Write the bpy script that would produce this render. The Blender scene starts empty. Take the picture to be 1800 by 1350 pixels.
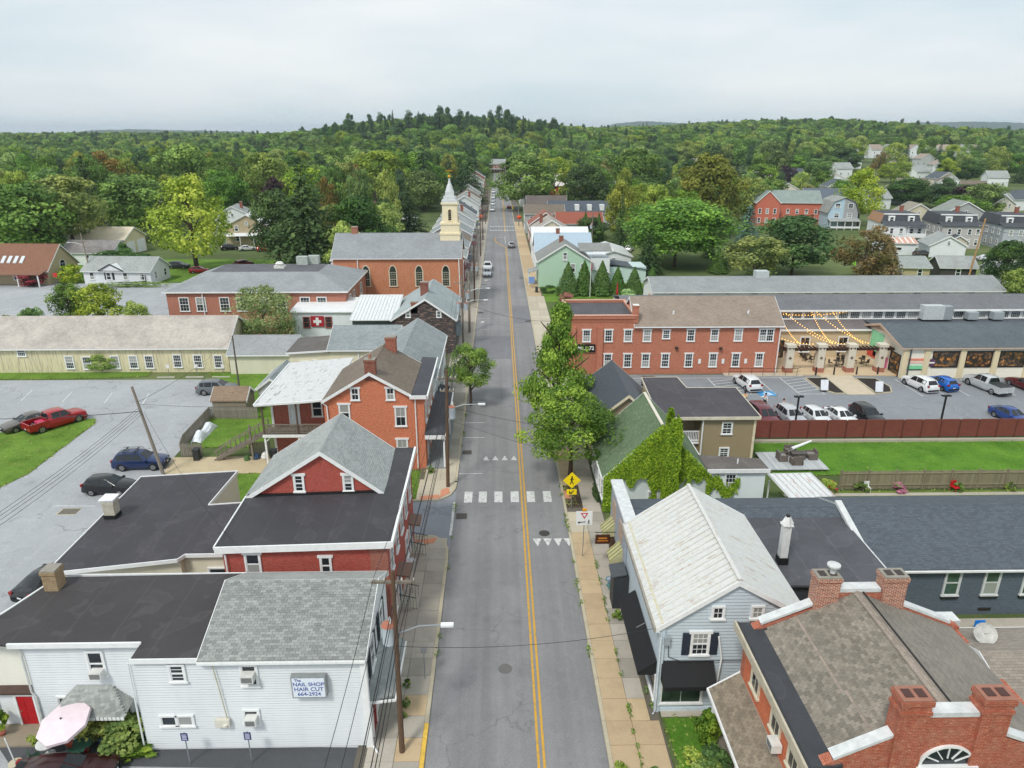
import bpy, math, random
from mathutils import Vector, Matrix
R=random.Random(7)
rad=math.radians
S=bpy.context.scene
COL=S.collection
# ---------------------------------------------------------------- camera
cam=bpy.data.cameras.new('camera'); co=bpy.data.objects.new('camera',cam); COL.objects.link(co)
PITCH=math.atan((675-235)/1248); YAW=math.atan(24/1248*math.cos(PITCH))
co.location=(0,0,29); co.rotation_euler=(math.pi/2-PITCH,0,-YAW)
cam.sensor_fit='HORIZONTAL'; cam.sensor_width=36; cam.lens=36*1248/1800
cam.clip_start=.5; cam.clip_end=30000
S.camera=co
# ---------------------------------------------------------------- sky
W=bpy.data.worlds.new('World'); S.world=W; W.use_nodes=True
SUN_EL,SUN_AZ=52,212      # azimuth clockwise from +Y (the street's direction)
def world():
    t=W.node_tree; N=t.nodes; L=t.links; N.clear()
    o=N.new('ShaderNodeOutputWorld'); b=N.new('ShaderNodeBackground'); b.inputs[1].default_value=.08
    sky=N.new('ShaderNodeTexSky'); sky.sky_type='NISHITA'; sky.sun_disc=False
    sky.sun_elevation=rad(SUN_EL); sky.sun_rotation=rad(SUN_AZ); sky.air_density=1; sky.dust_density=2
    tc=N.new('ShaderNodeTexCoord'); mp=N.new('ShaderNodeMapping'); mp.inputs['Scale'].default_value=(1.3,1.3,6)
    L.new(tc.outputs['Generated'],mp.inputs[0])
    nz=N.new('ShaderNodeTexNoise'); nz.inputs['Scale'].default_value=1.6; nz.inputs['Detail'].default_value=6; nz.inputs['Roughness'].default_value=.5
    L.new(mp.outputs[0],nz.inputs[0])
    r=N.new('ShaderNodeValToRGB'); e=r.color_ramp.elements
    e[0].position=.34; e[0].color=(.575,.675,.725,1); e[1].position=.66; e[1].color=(.80,.82,.825,1)
    L.new(nz.outputs[0],r.inputs[0])
    sc=N.new('ShaderNodeVectorMath'); sc.operation='SCALE'; sc.inputs[3].default_value=10
    L.new(r.outputs[0],sc.inputs[0])
    mx=N.new('ShaderNodeMix'); mx.data_type='RGBA'; mx.inputs[0].default_value=.88
    L.new(sky.outputs[0],mx.inputs[6]); L.new(sc.outputs[0],mx.inputs[7])
    L.new(mx.outputs[2],b.inputs[0]); L.new(b.outputs[0],o.inputs[0])
world()
sl=bpy.data.lights.new('sun','SUN'); so=bpy.data.objects.new('sun',sl); COL.objects.link(so)
sl.energy=1.5; sl.angle=rad(11); sl.color=(1,.96,.89)
so.rotation_euler=(rad(90-SUN_EL),0,rad(180-SUN_AZ)); so.location=(-40,-40,120)
S.view_settings.view_transform='Standard'; S.view_settings.look='None'; S.view_settings.gamma=1
S.view_settings.exposure=.62; S.view_settings.use_curve_mapping=False
S.cycles.use_denoising=True; S.cycles.max_bounces=6; S.cycles.diffuse_bounces=3; S.cycles.glossy_bounces=3
S.cycles.transparent_max_bounces=6; S.cycles.volume_bounces=0; S.cycles.use_adaptive_sampling=True; S.cycles.adaptive_threshold=.02
# ---------------------------------------------------------------- materials
class MT:
    def __init__(s,name):
        s.m=bpy.data.materials.new(name); s.m.use_nodes=True; s.t=s.m.node_tree; s.t.nodes.clear()
        s.o=s.n('OutputMaterial')
    def n(s,ty,inp=None,**pr):
        x=s.t.nodes.new('ShaderNode'+ty)
        for k,v in pr.items(): setattr(x,k,v)
        for k,v in (inp or {}).items():
            if hasattr(v,'is_linked') or hasattr(v,'links'): s.t.links.new(v,x.inputs[k])
            else: x.inputs[k].default_value=v
        return x
    def uv(s,sx=1,sy=1,rot=0):
        u=s.n('UVMap'); return s.n('Mapping',{0:u.outputs[0],'Scale':(sx,sy,1),'Rotation':(0,0,rot)}).outputs[0]
    def gen(s): return s.n('NewGeometry').outputs['Position']
    def noise(s,vec,scale,detail=3,rough=.55):
        return s.n('TexNoise',{'Vector':vec,'Scale':scale,'Detail':detail,'Roughness':rough}).outputs[0]
    def ramp(s,fac,*st):
        r=s.n('ValToRGB',{0:fac}); e=r.color_ramp.elements
        while len(e)<len(st): e.new(.5)
        for i,(p,c) in enumerate(st):
            e[i].position=p; e[i].color=(c,c,c,1) if not hasattr(c,'__len__') else (*c,1)
        return r.outputs[0]
    def mix(s,f,a,b,mode='MIX'):
        x=s.n('Mix',data_type='RGBA',blend_type=mode)
        for k,v in ((0,f),(6,a),(7,b)):
            if hasattr(v,'links'): s.t.links.new(v,x.inputs[k])
            elif k==0: x.inputs[0].default_value=v
            else: x.inputs[k].default_value=(v,v,v,1) if not hasattr(v,'__len__') else (*v[:3],1)
        return x.outputs[2]
    def math(s,op,a,b=0.):
        return s.n('Math',{0:a,1:b},operation=op).outputs[0]
    def sep(s,v): return s.n('SeparateXYZ',{0:v}).outputs
    def rnd(s): return s.n('ObjectInfo').outputs['Random']
    def end(s,col,rough=.8,bump=None,bs=.3,bd=.02,**kw):
        p=s.n('BsdfPrincipled')
        def put(k,v):
            if hasattr(v,'links'): s.t.links.new(v,p.inputs[k])
            else: p.inputs[k].default_value=(*v,1) if hasattr(v,'__len__') and len(v)==3 else v
        put('Base Color',col); put('Roughness',rough)
        for k,v in kw.items(): put(k.replace('_',' '),v)
        if bump is not None:
            b=s.n('Bump',{'Height':bump,'Strength':bs,'Distance':bd}); s.t.links.new(b.outputs[0],p.inputs['Normal'])
        s.t.links.new(p.outputs[0],s.o.inputs[0]); s.p=p
        return s.m
MATS={}
def hx(h): # sRGB hex -> linear
    r=[int(h[i:i+2],16)/255 for i in (0,2,4)]
    return tuple(c/12.92 if c<=.04045 else ((c+.055)/1.055)**2.4 for c in r)
def memo(f):
    def g(*a,**k):
        key=(f.__name__,)+a+tuple(sorted(k.items()))
        if key not in MATS: MATS[key]=f(*a,**k)
        return MATS[key]
    return g
@memo
def paint(c,rough=.6,var=.12,scale=3.,metal=0.):
    m=MT('paint'); n=m.noise(m.gen(),scale,4)
    c=hx(c) if isinstance(c,str) else c
    d=tuple(x*(1-var) for x in c); e=tuple(min(1,x*(1+var)) for x in c)
    return m.end(m.ramp(n,(.3,d),(.7,e)),rough,n,.08,.01,Metallic=metal)
@memo
def flat(c,rough=.5,emit=0.,metal=0.,spec=.5):
    m=MT('plain'); c=hx(c) if isinstance(c,str) else c
    kw=dict(Metallic=metal)
    kw['Specular_IOR_Level']=spec
    if emit: kw.update(Emission_Color=c,Emission_Strength=emit)
    return m.end(c,rough,**kw)
@memo
def brick(c1,c2,mort,wear=.35,spot='b98b75',rowh=.072,wid=.22):
    m=MT('brick'); uv=m.uv(); p=m.gen()
    c1,c2,mort,spot=[hx(x) for x in (c1,c2,mort,spot)]
    b=m.n('TexBrick',{'Vector':uv,'Color1':(*c1,1),'Color2':(*c2,1),'Mortar':(*mort,1),'Scale':1.,'Mortar Size':.009,'Mortar Smooth':.1,'Bias':0.,'Brick Width':wid,'Row Height':rowh})
    big=m.noise(p,.9,5,.62); fine=m.noise(uv,5.5,4,.7)
    col=m.mix(m.ramp(big,(.35,0.),(.75,wear)),b.outputs[0],tuple(x*.62 for x in c1))
    col=m.mix(m.ramp(fine,(.54,0.),(.66,wear*1.2)),col,spot)
    col=m.mix(m.ramp(m.noise(p,2.6,6,.7),(.45,0.),(.75,wear*1.1)),col,tuple(x*.6+.06 for x in spot))
    col=m.mix(m.ramp(m.noise(m.n('Mapping',{0:uv,'Scale':(4.5,13.8,1)}).outputs[0],1.,0),(.35,.3),(.6,0.)),col,tuple(x*.55 for x in c2))
    st=m.noise(m.n('Mapping',{0:p,'Scale':(1.2,1.2,.25)}).outputs[0],1.5,4)
    col=m.mix(m.ramp(st,(.6,0.),(.8,wear*.8)),col,tuple(x*.45 for x in c2))
    return m.end(col,.88,b.outputs[1],-.5,.008)
@memo
def shingle(c1,c2,rowh=.14,wid=.32,blot=.25,moss=None):
    m=MT('shingle'); uv=m.uv(); p=m.gen(); c1,c2=hx(c1),hx(c2)
    b=m.n('TexBrick',{'Vector':uv,'Color1':(*c1,1),'Color2':(*c2,1),'Mortar':(*[x*.55 for x in c1],1),'Scale':1.,'Mortar Size':.008,'Mortar Smooth':.3,'Brick Width':wid,'Row Height':rowh})
    big=m.noise(p,.5,6,.65); fine=m.noise(p,45,2)
    col=m.mix(m.ramp(big,(.35,0.),(.7,blot)),b.outputs[0],tuple(x*1.5 for x in c2))
    col=m.mix(m.ramp(m.noise(p,.22,4),(.5,0.),(.75,blot)),col,tuple(x*.55 for x in c1))
    if moss: col=m.mix(m.ramp(m.noise(p,2.2,6,.7),(.52,0.),(.7,.55)),col,hx(moss))
    col=m.mix(.35,col,m.ramp(fine,(.3,.2),(.7,.8)),'OVERLAY')
    return m.end(col,.92,m.mix(.5,b.outputs[1],fine),-.5,.012)
@memo
def tone(c1,c2):   # per-piece tone from the object's random or the 'tone' attribute
    m=MT('shingle_tab'); p=m.gen()
    a=m.n('Attribute',attribute_name='tone').outputs['Fac']
    f=m.math('FRACT',m.math('ADD',a,m.rnd()))
    col=m.ramp(f,(0.,hx(c1)),(1.,hx(c2)))
    col=m.mix(m.ramp(m.noise(p,.6,5),(.4,0.),(.75,.3)),col,tuple(x*.5 for x in hx(c1)))
    fine=m.noise(p,60,2); col=m.mix(.5,col,m.ramp(fine,(.3,.15),(.7,.85)),'OVERLAY')
    return m.end(col,.93,fine,.4,.006)
@memo
def siding(c,pitch=.11,dirt=.18,vertical=False,wear=None):
    m=MT('siding'); uv=m.uv(); p=m.gen(); c=hx(c)
    v=m.sep(uv)[0 if vertical else 1]
    saw=m.math('FRACT',m.math('DIVIDE',v,pitch))
    h=m.ramp(saw,(0.,1.),(.12,.75),(.93,.35),(1.,0.))
    st=m.noise(m.n('Mapping',{0:p,'Scale':(1,1,.2)}).outputs[0],1.1,5,.6)
    col=m.mix(m.ramp(st,(.42,0.),(.8,dirt)),c,tuple(x*.55 for x in c))
    if wear: 
        col=m.mix(m.ramp(m.noise(m.n('Mapping',{0:p,'Scale':(5,5,.35)}).outputs[0],1.4,6,.7),(.5,0.),(.66,.85)),col,hx(wear))
    return m.end(col,.65,h,.9,.02)
@memo
def membrane(c='3a3a3e',seam=2.,pale=.35):
    m=MT('membrane'); uv=m.uv(); p=m.gen(); c=hx(c)
    n=m.noise(p,.35,6,.6); f=m.noise(p,3,5,.65)
    col=m.mix(m.ramp(n,(.4,0.),(.75,pale)),c,tuple(x*2. for x in c))
    col=m.mix(m.ramp(f,(.45,0.),(.85,.4)),col,tuple(x*.6 for x in c))
    rg=m.noise(p,.55,3,.4); col=m.mix(m.ramp(rg,(.55,0.),(.575,.28),(.6,.08),(.8,.15)),col,tuple(min(1,x*2.1+.02) for x in c))
    s=m.math('FRACT',m.math('DIVIDE',m.sep(uv)[0],seam))
    ln=m.ramp(s,(0.,1.),(.012,1.),(.02,0.))
    col=m.mix(m.math('MULTIPLY',ln,.35),col,tuple(min(1,x*3) for x in c))
    return m.end(col,.72,m.mix(.5,f,s),.2,.01)
@memo
def asphalt(c='8a8a8c',c2='77777a',crack=.5,streak=True,patch=.3):
    m=MT('asphalt'); p=m.gen(); c,c2=hx(c),hx(c2)
    big=m.noise(p,.09,5,.6); f=m.noise(p,26,2,.7); mid=m.noise(p,1.3,6,.7)
    col=m.ramp(big,(.3,c),(.7,c2))
    if streak:
        sn=m.noise(m.n('Mapping',{0:p,'Scale':(1.,.018,1)}).outputs[0],1.,4,.55)
        col=m.mix(m.ramp(sn,(.4,0.),(.7,.55)),col,tuple(x*.7 for x in c2))
    col=m.mix(m.ramp(mid,(.5,0.),(.8,patch)),col,tuple(x*1.35 for x in c))
    col=m.mix(m.ramp(m.noise(p,.42,5,.6),(.58,0.),(.72,.38)),col,tuple(x*.55 for x in c2))
    col=m.mix(m.ramp(m.noise(m.n('Mapping',{0:p,'Scale':(.35,.1,1),'Rotation':(0,0,.5)}).outputs[0],1.,5,.7),(.55,0.),(.7,.25)),col,tuple(min(1,x*1.3) for x in c))
    col=m.mix(.5,col,m.ramp(f,(.28,.2),(.72,.8)),'OVERLAY')
    w=m.n('VectorMath',{0:p,1:m.n('VectorMath',{0:m.n('TexNoise',{'Vector':p,'Scale':.6,'Detail':5}).outputs[1],3:2.6},operation='SCALE').outputs[0]},operation='ADD').outputs[0]
    vo=m.n('TexVoronoi',{'Vector':w,'Scale':.16},feature='DISTANCE_TO_EDGE').outputs[0]
    ck=m.ramp(vo,(0.,1.),(.0045,.7),(.009,0.)); gate=m.ramp(m.noise(p,.13,3),(.47,0.),(.56,crack))
    col=m.mix(m.math('MULTIPLY',ck,gate),col,tuple(x*.25 for x in c2))
    return m.end(col,.93,m.mix(.3,f,mid),.5,.012)
@memo
def concrete(c,c2,slab=False,stain=.35):
    m=MT('concrete'); p=m.gen(); c,c2=hx(c),hx(c2)
    f=m.rnd() if slab else m.noise(p,.2,3)
    col=m.ramp(f,(.1,c),(.9,c2)); n=m.noise(p,1.1,6,.65); fi=m.noise(p,22,3)
    col=m.mix(m.ramp(n,(.46,0.),(.8,stain)),col,tuple(x*.5 for x in c))
    col=m.mix(.3,col,m.ramp(fi,(.3,.3),(.7,.7)),'OVERLAY')
    return m.end(col,.9,fi,.3,.006)
@memo
def grass(c='4c7a22',c2='6d9a2e',dry='8f8a4a',d=.25,sc=1.):
    m=MT('grass'); p=m.gen(); a=m.noise(p,.35*sc,5,.6); b=m.noise(p,7*sc,4,.75); q=m.noise(p,38,2,.8)
    col=m.ramp(a,(.35,hx(c)),(.65,hx(c2)))
    col=m.mix(m.ramp(m.noise(p,.9*sc,6,.7),(.52,0.),(.75,d)),col,hx(dry))
    col=m.mix(.7,col,m.ramp(b,(.25,.15),(.75,.8)),'SOFT_LIGHT')
    col=m.mix(.5,col,m.ramp(q,(.25,.1),(.75,.9)),'SOFT_LIGHT')
    return m.end(col,.95,m.mix(.5,b,q),.9,.06,Specular_IOR_Level=.15)
@memo
def metalroof(c,rust='9a5a34',rusty=.5,lichen=None,seed=0.):
    m=MT('metal_roof'); p=m.n('Mapping',{0:m.gen(),'Location':(seed,seed,0)}).outputs[0]; uv=m.uv(.25,3.); c=hx(c)
    n=m.noise(p,1.1,7,.72); st=m.noise(m.uv(3.2,.35),1.3,6,.7); g=m.noise(p,2.6,5,.7)
    col=m.mix(m.ramp(g,(.4,0.),(.75,.38)),c,tuple(x*.62 for x in c))
    msk=m.math('MULTIPLY',m.ramp(st,(.52,0.),(.6,1.)),m.ramp(n,(.5,0.),(.58,1.)))
    col=m.mix(m.math('MULTIPLY',msk,rusty),col,hx(rust))
    if lichen: col=m.mix(m.ramp(m.noise(p,7,6,.75),(.55,0.),(.62,.55)),col,hx(lichen))
    col=m.mix(m.ramp(m.noise(p,16,4,.75),(.55,0.),(.7,.3)),col,tuple(x*.45 for x in c))
    return m.end(col,.6,m.mix(.5,n,g),.15,.01)
@memo
def wood(c,c2,along='v'):
    m=MT('weathered_wood'); p=m.gen(); uv=m.uv(9,.8) if along=='v' else m.uv(.8,9)
    n=m.noise(uv,2.,6,.7); col=m.ramp(n,(.3,hx(c)),(.7,hx(c2)))
    col=m.mix(m.math('MULTIPLY',m.rnd(),.5),col,tuple(x*.55 for x in hx(c)))
    return m.end(col,.85,n,.3,.006)
@memo
def glass(tint=(.012,.016,.02),blind=.35):
    m=MT('window_glass'); r=m.rnd(); z=m.sep(m.uv())[1]
    b=m.ramp(r,(1-blind,0.),(1-blind+.02,1.))
    n=m.noise(m.gen(),.8,2)
    col=m.mix(m.math('MULTIPLY',b,.75),m.ramp(n,(.3,tint),(.7,tuple(x*2.6 for x in tint))),(.42,.43,.41))
    return m.end(col,.09,Specular_IOR_Level=.6)
@memo
def litglass():
    m=MT('lit_window'); n=m.noise(m.gen(),2.2,3)
    col=m.ramp(n,(.45,(.02,.018,.015)),(.6,hx('5a4228')),(.78,hx('c98a4a')))
    return m.end(col,.1,Emission_Color=col,Emission_Strength=.4)
@memo
def leaf(c1,c2,c3,sat=.25,obj=.3,val=2.15):
    m=MT('leaf'); a=m.n('Attribute',attribute_name='tone').outputs['Fac']
    r=m.rnd(); col=m.ramp(a,(0.,hx(c1)),(.55,hx(c2)),(1.,hx(c3)))
    hs=m.n('HueSaturation',{'Hue':m.math('ADD',m.math('MULTIPLY',r,.03*obj/.35),.466),'Saturation':m.math('ADD',m.math('MULTIPLY',m.math('FRACT',m.math('MULTIPLY',r,7.3)),sat),.94-sat*.5),'Value':m.math('ADD',m.math('MULTIPLY',m.math('FRACT',m.math('MULTIPLY',r,13.7)),obj*val*1.5),val-obj*val*.75),'Color':col})
    p=m.n('BsdfPrincipled',{'Base Color':hs.outputs[0],'Roughness':.62,'Specular IOR Level':.25})
    t=m.n('BsdfTranslucent',{0:hs.outputs[0]})
    x=m.n('MixShader',{0:.3,1:p.outputs[0],2:t.outputs[0]}); m.t.links.new(x.outputs[0],m.o.inputs[0])
    return m.m
BARK=None
@memo
def bark(c='5a4a3c'):
    m=MT('bark'); p=m.gen(); n=m.noise(m.n('Mapping',{0:p,'Scale':(9,9,1.6)}).outputs[0],1.5,5)
    return m.end(m.ramp(n,(.3,tuple(x*.5 for x in hx(c))),(.7,hx(c))),.95,n,.7,.03)
@memo
def carpaint(c,metal=.3):
    m=MT('car_paint'); c=hx(c); n=m.noise(m.gen(),1.5,4)
    return m.end(m.ramp(n,(.3,tuple(x*.85 for x in c)),(.7,c)),.28,Metallic=metal,Coat_Weight=.6,Coat_Roughness=.06)
# ---------------------------------------------------------------- mesh builder
ORG={}
def V(*a): return Vector(a)
class MB:
    def __init__(s): s.v=[]; s.f=[]; s.tone=None
    def add(s,vs,fs):
        n=len(s.v); s.v.extend(tuple(p) for p in vs); s.f.extend(tuple(i+n for i in f) for f in fs); return s
    def poly(s,*p): return s.add(p,[tuple(range(len(p)))])
    def box(s,x0,x1,y0,y1,z0,z1):
        return s.add([(x0,y0,z0),(x1,y0,z0),(x1,y1,z0),(x0,y1,z0),(x0,y0,z1),(x1,y0,z1),(x1,y1,z1),(x0,y1,z1)],
            [(3,2,1,0),(4,5,6,7),(0,1,5,4),(1,2,6,5),(2,3,7,6),(3,0,4,7)])
    def prism(s,poly,vec):
        n=len(poly); v=Vector(vec); a=[Vector(p) for p in poly]; b=[p+v for p in a]
        return s.add([tuple(p) for p in a+b],[tuple(range(n-1,-1,-1)),tuple(range(n,2*n))]+[(i,(i+1)%n,n+(i+1)%n,n+i) for i in range(n)])
    def bar(s,p,q,w,h=None,up=(0,0,1)):
        p,q=Vector(p),Vector(q); h=w if h is None else h; d=(q-p).normalized(); u=Vector(up)
        if abs(d.dot(u))>.98: u=Vector((0,1,0))
        a=d.cross(u).normalized()*w/2; b=a.cross(d).normalized()*h/2
        c=[-a-b,a-b,a+b,-a+b]; return s.prism([p+x for x in c],q-p)
    def tube(s,pts,r,n=6,cap=True):
        pts=[Vector(p) for p in pts]; rs=r if hasattr(r,'__len__') else [r]*len(pts); rings=[]
        for i,p in enumerate(pts):
            d=(pts[min(i+1,len(pts)-1)]-pts[max(i-1,0)]).normalized(); u=Vector((0,0,1)) if abs(d.z)<.95 else Vector((1,0,0))
            a=d.cross(u).normalized(); b=a.cross(d)
            rings.append([p+(a*math.cos(k*2*math.pi/n)+b*math.sin(k*2*math.pi/n))*rs[i] for k in range(n)])
        vs=[q for g in rings for q in g]; fs=[]
        for i in range(len(pts)-1):
            for k in range(n): fs.append((i*n+k,i*n+(k+1)%n,(i+1)*n+(k+1)%n,(i+1)*n+k))
        if cap: fs+= [tuple(range(n-1,-1,-1)),tuple(range(len(vs)-n,len(vs)))]
        return s.add(vs,fs)
    def lathe(s,prof,c,n=12):
        c=Vector(c); vs=[];fs=[]
        for r,z in prof: vs+= [c+V(r*math.cos(k*2*math.pi/n),r*math.sin(k*2*math.pi/n),z) for k in range(n)]
        for i in range(len(prof)-1):
            for k in range(n): fs.append((i*n+k,i*n+(k+1)%n,(i+1)*n+(k+1)%n,(i+1)*n+k))
        fs+= [tuple(range(n-1,-1,-1)),tuple(range(len(vs)-n,len(vs)))]
        return s.add(vs,fs)
    def mesh(s,name,mat,org=(0,0,0),smooth=False,uv=True):
        me=bpy.data.meshes.new(name)
        ox,oy,oz=org
        me.from_pydata([(x-ox,y-oy,z-oz) for x,y,z in s.v],[],s.f)
        for m in (mat if isinstance(mat,(list,tuple)) else [mat]): me.materials.append(m)
        if uv:
            ul=me.uv_layers.new(name='UVMap'); buf=[0.]*(2*len(me.loops)); V0=s.v
            for p in me.polygons:
                n=p.normal
                if abs(n.z)>.97: t=Vector((1,0,0)); b=Vector((0,1,0))
                else:
                    t=Vector((-n.y,n.x,0)).normalized(); b=n.cross(t)
                for li in p.loop_indices:
                    q=Vector(V0[me.loops[li].vertex_index]); buf[2*li]=q.dot(t); buf[2*li+1]=q.dot(b)
            ul.data.foreach_set('uv',buf)
        if s.tone is not None:
            at=me.attributes.new('tone','FLOAT','FACE'); at.data.foreach_set('value',s.tone)
        if smooth:
            me.shade_smooth()
            me.set_sharp_from_angle(angle=rad(smooth if smooth is not True else 35))
        me.update(); return me
    def build(s,name,mat,parent=None,smooth=False,kind=None):
        org=ORG.get(parent.name,(0,0,0)) if parent else (0,0,0)
        o=bpy.data.objects.new(name,s.mesh(name,mat,org,smooth)); COL.objects.link(o)
        if parent: o.parent=parent
        ORG[o.name]=org
        if kind: o['kind']=kind
        return o
def inst(name,me,parent=None,loc=(0,0,0),rz=0,sc=None,rot=None):
    o=bpy.data.objects.new(name,me); COL.objects.link(o)
    g=ORG.get(parent.name,(0,0,0)) if parent else (0,0,0)
    o.location=(loc[0]-g[0],loc[1]-g[1],loc[2]-g[2]); o.rotation_euler=rot if rot else (0,0,rz)
    if sc: o.scale=sc if hasattr(sc,'__len__') else (sc,)*3
    if parent: o.parent=parent
    ORG[o.name]=(0,0,0); return o
def tag(o,label,cat,group=None,kind=None):
    if label: o['label']=label
    if cat: o['category']=cat
    if group: o['group']=group
    if kind: o['kind']=kind
    return o
def thing(name,label,cat,loc=(0,0,0),rz=0,group=None,world=True):
    o=bpy.data.objects.new(name,None); COL.objects.link(o); o.location=loc; o.rotation_euler=(0,0,rz); o.empty_display_size=.3
    ORG[o.name]=tuple(loc) if world else (0,0,0)
    return tag(o,label,cat,group)
def struct(name,mb,mat,parent=None):
    return mb.build(name,mat,parent,kind='structure' if parent is None else None)
FACE={'N':0,'S':math.pi,'W':math.pi/2,'E':-math.pi/2}
# ---------------------------------------------------------------- windows and doors
WC={}
WHITE=lambda:paint('e6e8e8',.5,.06)
def win(parent,pos,face,w,h,nx=2,ny=2,lint=True,mat=None,sash=2,gl=None,name='window',case=.1,arch=False,sill=True):
    """window on a wall: pos = middle of its sill line; one frame mesh with a pane of its own for each sash"""
    mat=mat or WHITE(); gl=gl or glass()
    key=(round(w,2),round(h,2),nx,ny,lint,mat.name,sash,gl.name,case,arch,sill)
    if key not in WC:
        m=MB(); c=case; d0,d1=-.03,.07
        m.box(-w/2-c,-w/2,d0,d1,0,h); m.box(w/2,w/2+c,d0,d1,0,h)
        if not arch: m.box(-w/2-c-(.1 if lint else 0),w/2+c+(.1 if lint else 0),d0,d1+.015,h,h+(.16 if lint else c))
        else:
            n=10
            for k in range(n):
                a0,a1=math.pi*k/n,math.pi*(k+1)/n; hh=arch
                P=lambda a,r,f: (math.cos(a)*(w/2+r),f,h+math.sin(a)*(hh+r))
                m.prism([P(a0,0,d0),P(a0,c,d0),P(a1,c,d0),P(a1,0,d0)],(0,d1-d0,0))
        if sill: m.box(-w/2-c-.05,w/2+c+.05,d0,d1+.05,-.1,0)
        else: m.box(-w/2-c,w/2+c,d0,d1,-c,0)
        s=.045
        for i in range(sash):
            z0,z1=h*i/sash,h*(i+1)/sash; e=.045 if i==0 else .055
            m.box(-w/2,w/2,-.02,e,z0,z0+s); m.box(-w/2,w/2,-.02,e-.004,z1-s,z1)
            m.box(-w/2,-w/2+s,-.02,e-.002,z0+s,z1-s); m.box(w/2-s,w/2,-.02,e-.002,z0+s,z1-s)
            for k in range(1,nx): x=-w/2+w*k/nx; m.box(x-.013,x+.013,-.02,.038,z0+s,z1-s)
            for k in range(1,ny): z=z0+(z1-z0)*k/ny; m.box(-w/2+s,w/2-s,-.02,.036,z-.013,z+.013)
        fr=m.mesh('window',mat); ps=[]
        for i in range(sash):
            g=MB(); z0,z1=h*i/sash,h*(i+1)/sash
            if arch and i==sash-1:
                g.prism([(-w/2+.02,-.01,z0+.02),(w/2-.02,-.01,z0+.02)]+[(math.cos(a*math.pi/10)*(w/2-.02),-.01,h+math.sin(a*math.pi/10)*(arch-.02)) for a in range(11)],(0,.03,0))
            else: g.box(-w/2+.02,w/2-.02,-.01,.02,z0+.02,z1-.02)
            ps.append(g.mesh('pane',gl))
        WC[key]=(fr,ps)
    fr,ps=WC[key]
    f=FACE[face] if isinstance(face,str) else face
    o=inst(name,fr,parent,pos,f)
    for p in ps: inst('pane',p,o)
    return o
def door(parent,pos,face,w,h,mat,frame=None,pan=True):
    m=MB(); m.box(-w/2-.1,-w/2,-.03,.08,0,h); m.box(w/2,w/2+.1,-.03,.08,0,h); m.box(-w/2-.14,w/2+.14,-.03,.1,h,h+.13)
    f=FACE[face] if isinstance(face,str) else face
    o=inst('door',m.mesh('door',frame or WHITE()),parent,pos,f)
    d=MB(); d.box(-w/2,w/2,-.02,.03,.02,h)
    if pan:
        for a in (-1,1):
            for z0,z1 in ((.2,.9),(1.0,1.75)): d.box(a*w/4-w*.17,a*w/4+w*.17,.03,.045,z0*h/2,z1*h/2)
    inst('door_leaf',d.mesh('door_leaf',mat),o)
    k=MB(); k.lathe([(.02,0),(.035,.03),(.035,.06),(.01,.08)],(w/2-.1,.05,h*.47),8); inst('door_knob',k.mesh('door_knob',flat('b0a070',.3,metal=1)),o)
    return o
def shutters(parent,pos,face,w,h,mat):
    f=FACE[face] if isinstance(face,str) else face
    for s in (-1,1):
        m=MB(); x=s*(w/2+.1+.22); m.box(x-.2,x+.2,-.01,.05,-.02,h+.02)
        for k in range(int(h/.12)): m.box(x-.15,x+.15,.05,.066,.08+k*.12,.14+k*.12)
        inst('shutter',m.mesh('shutter',mat),parent,pos,f)
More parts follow.
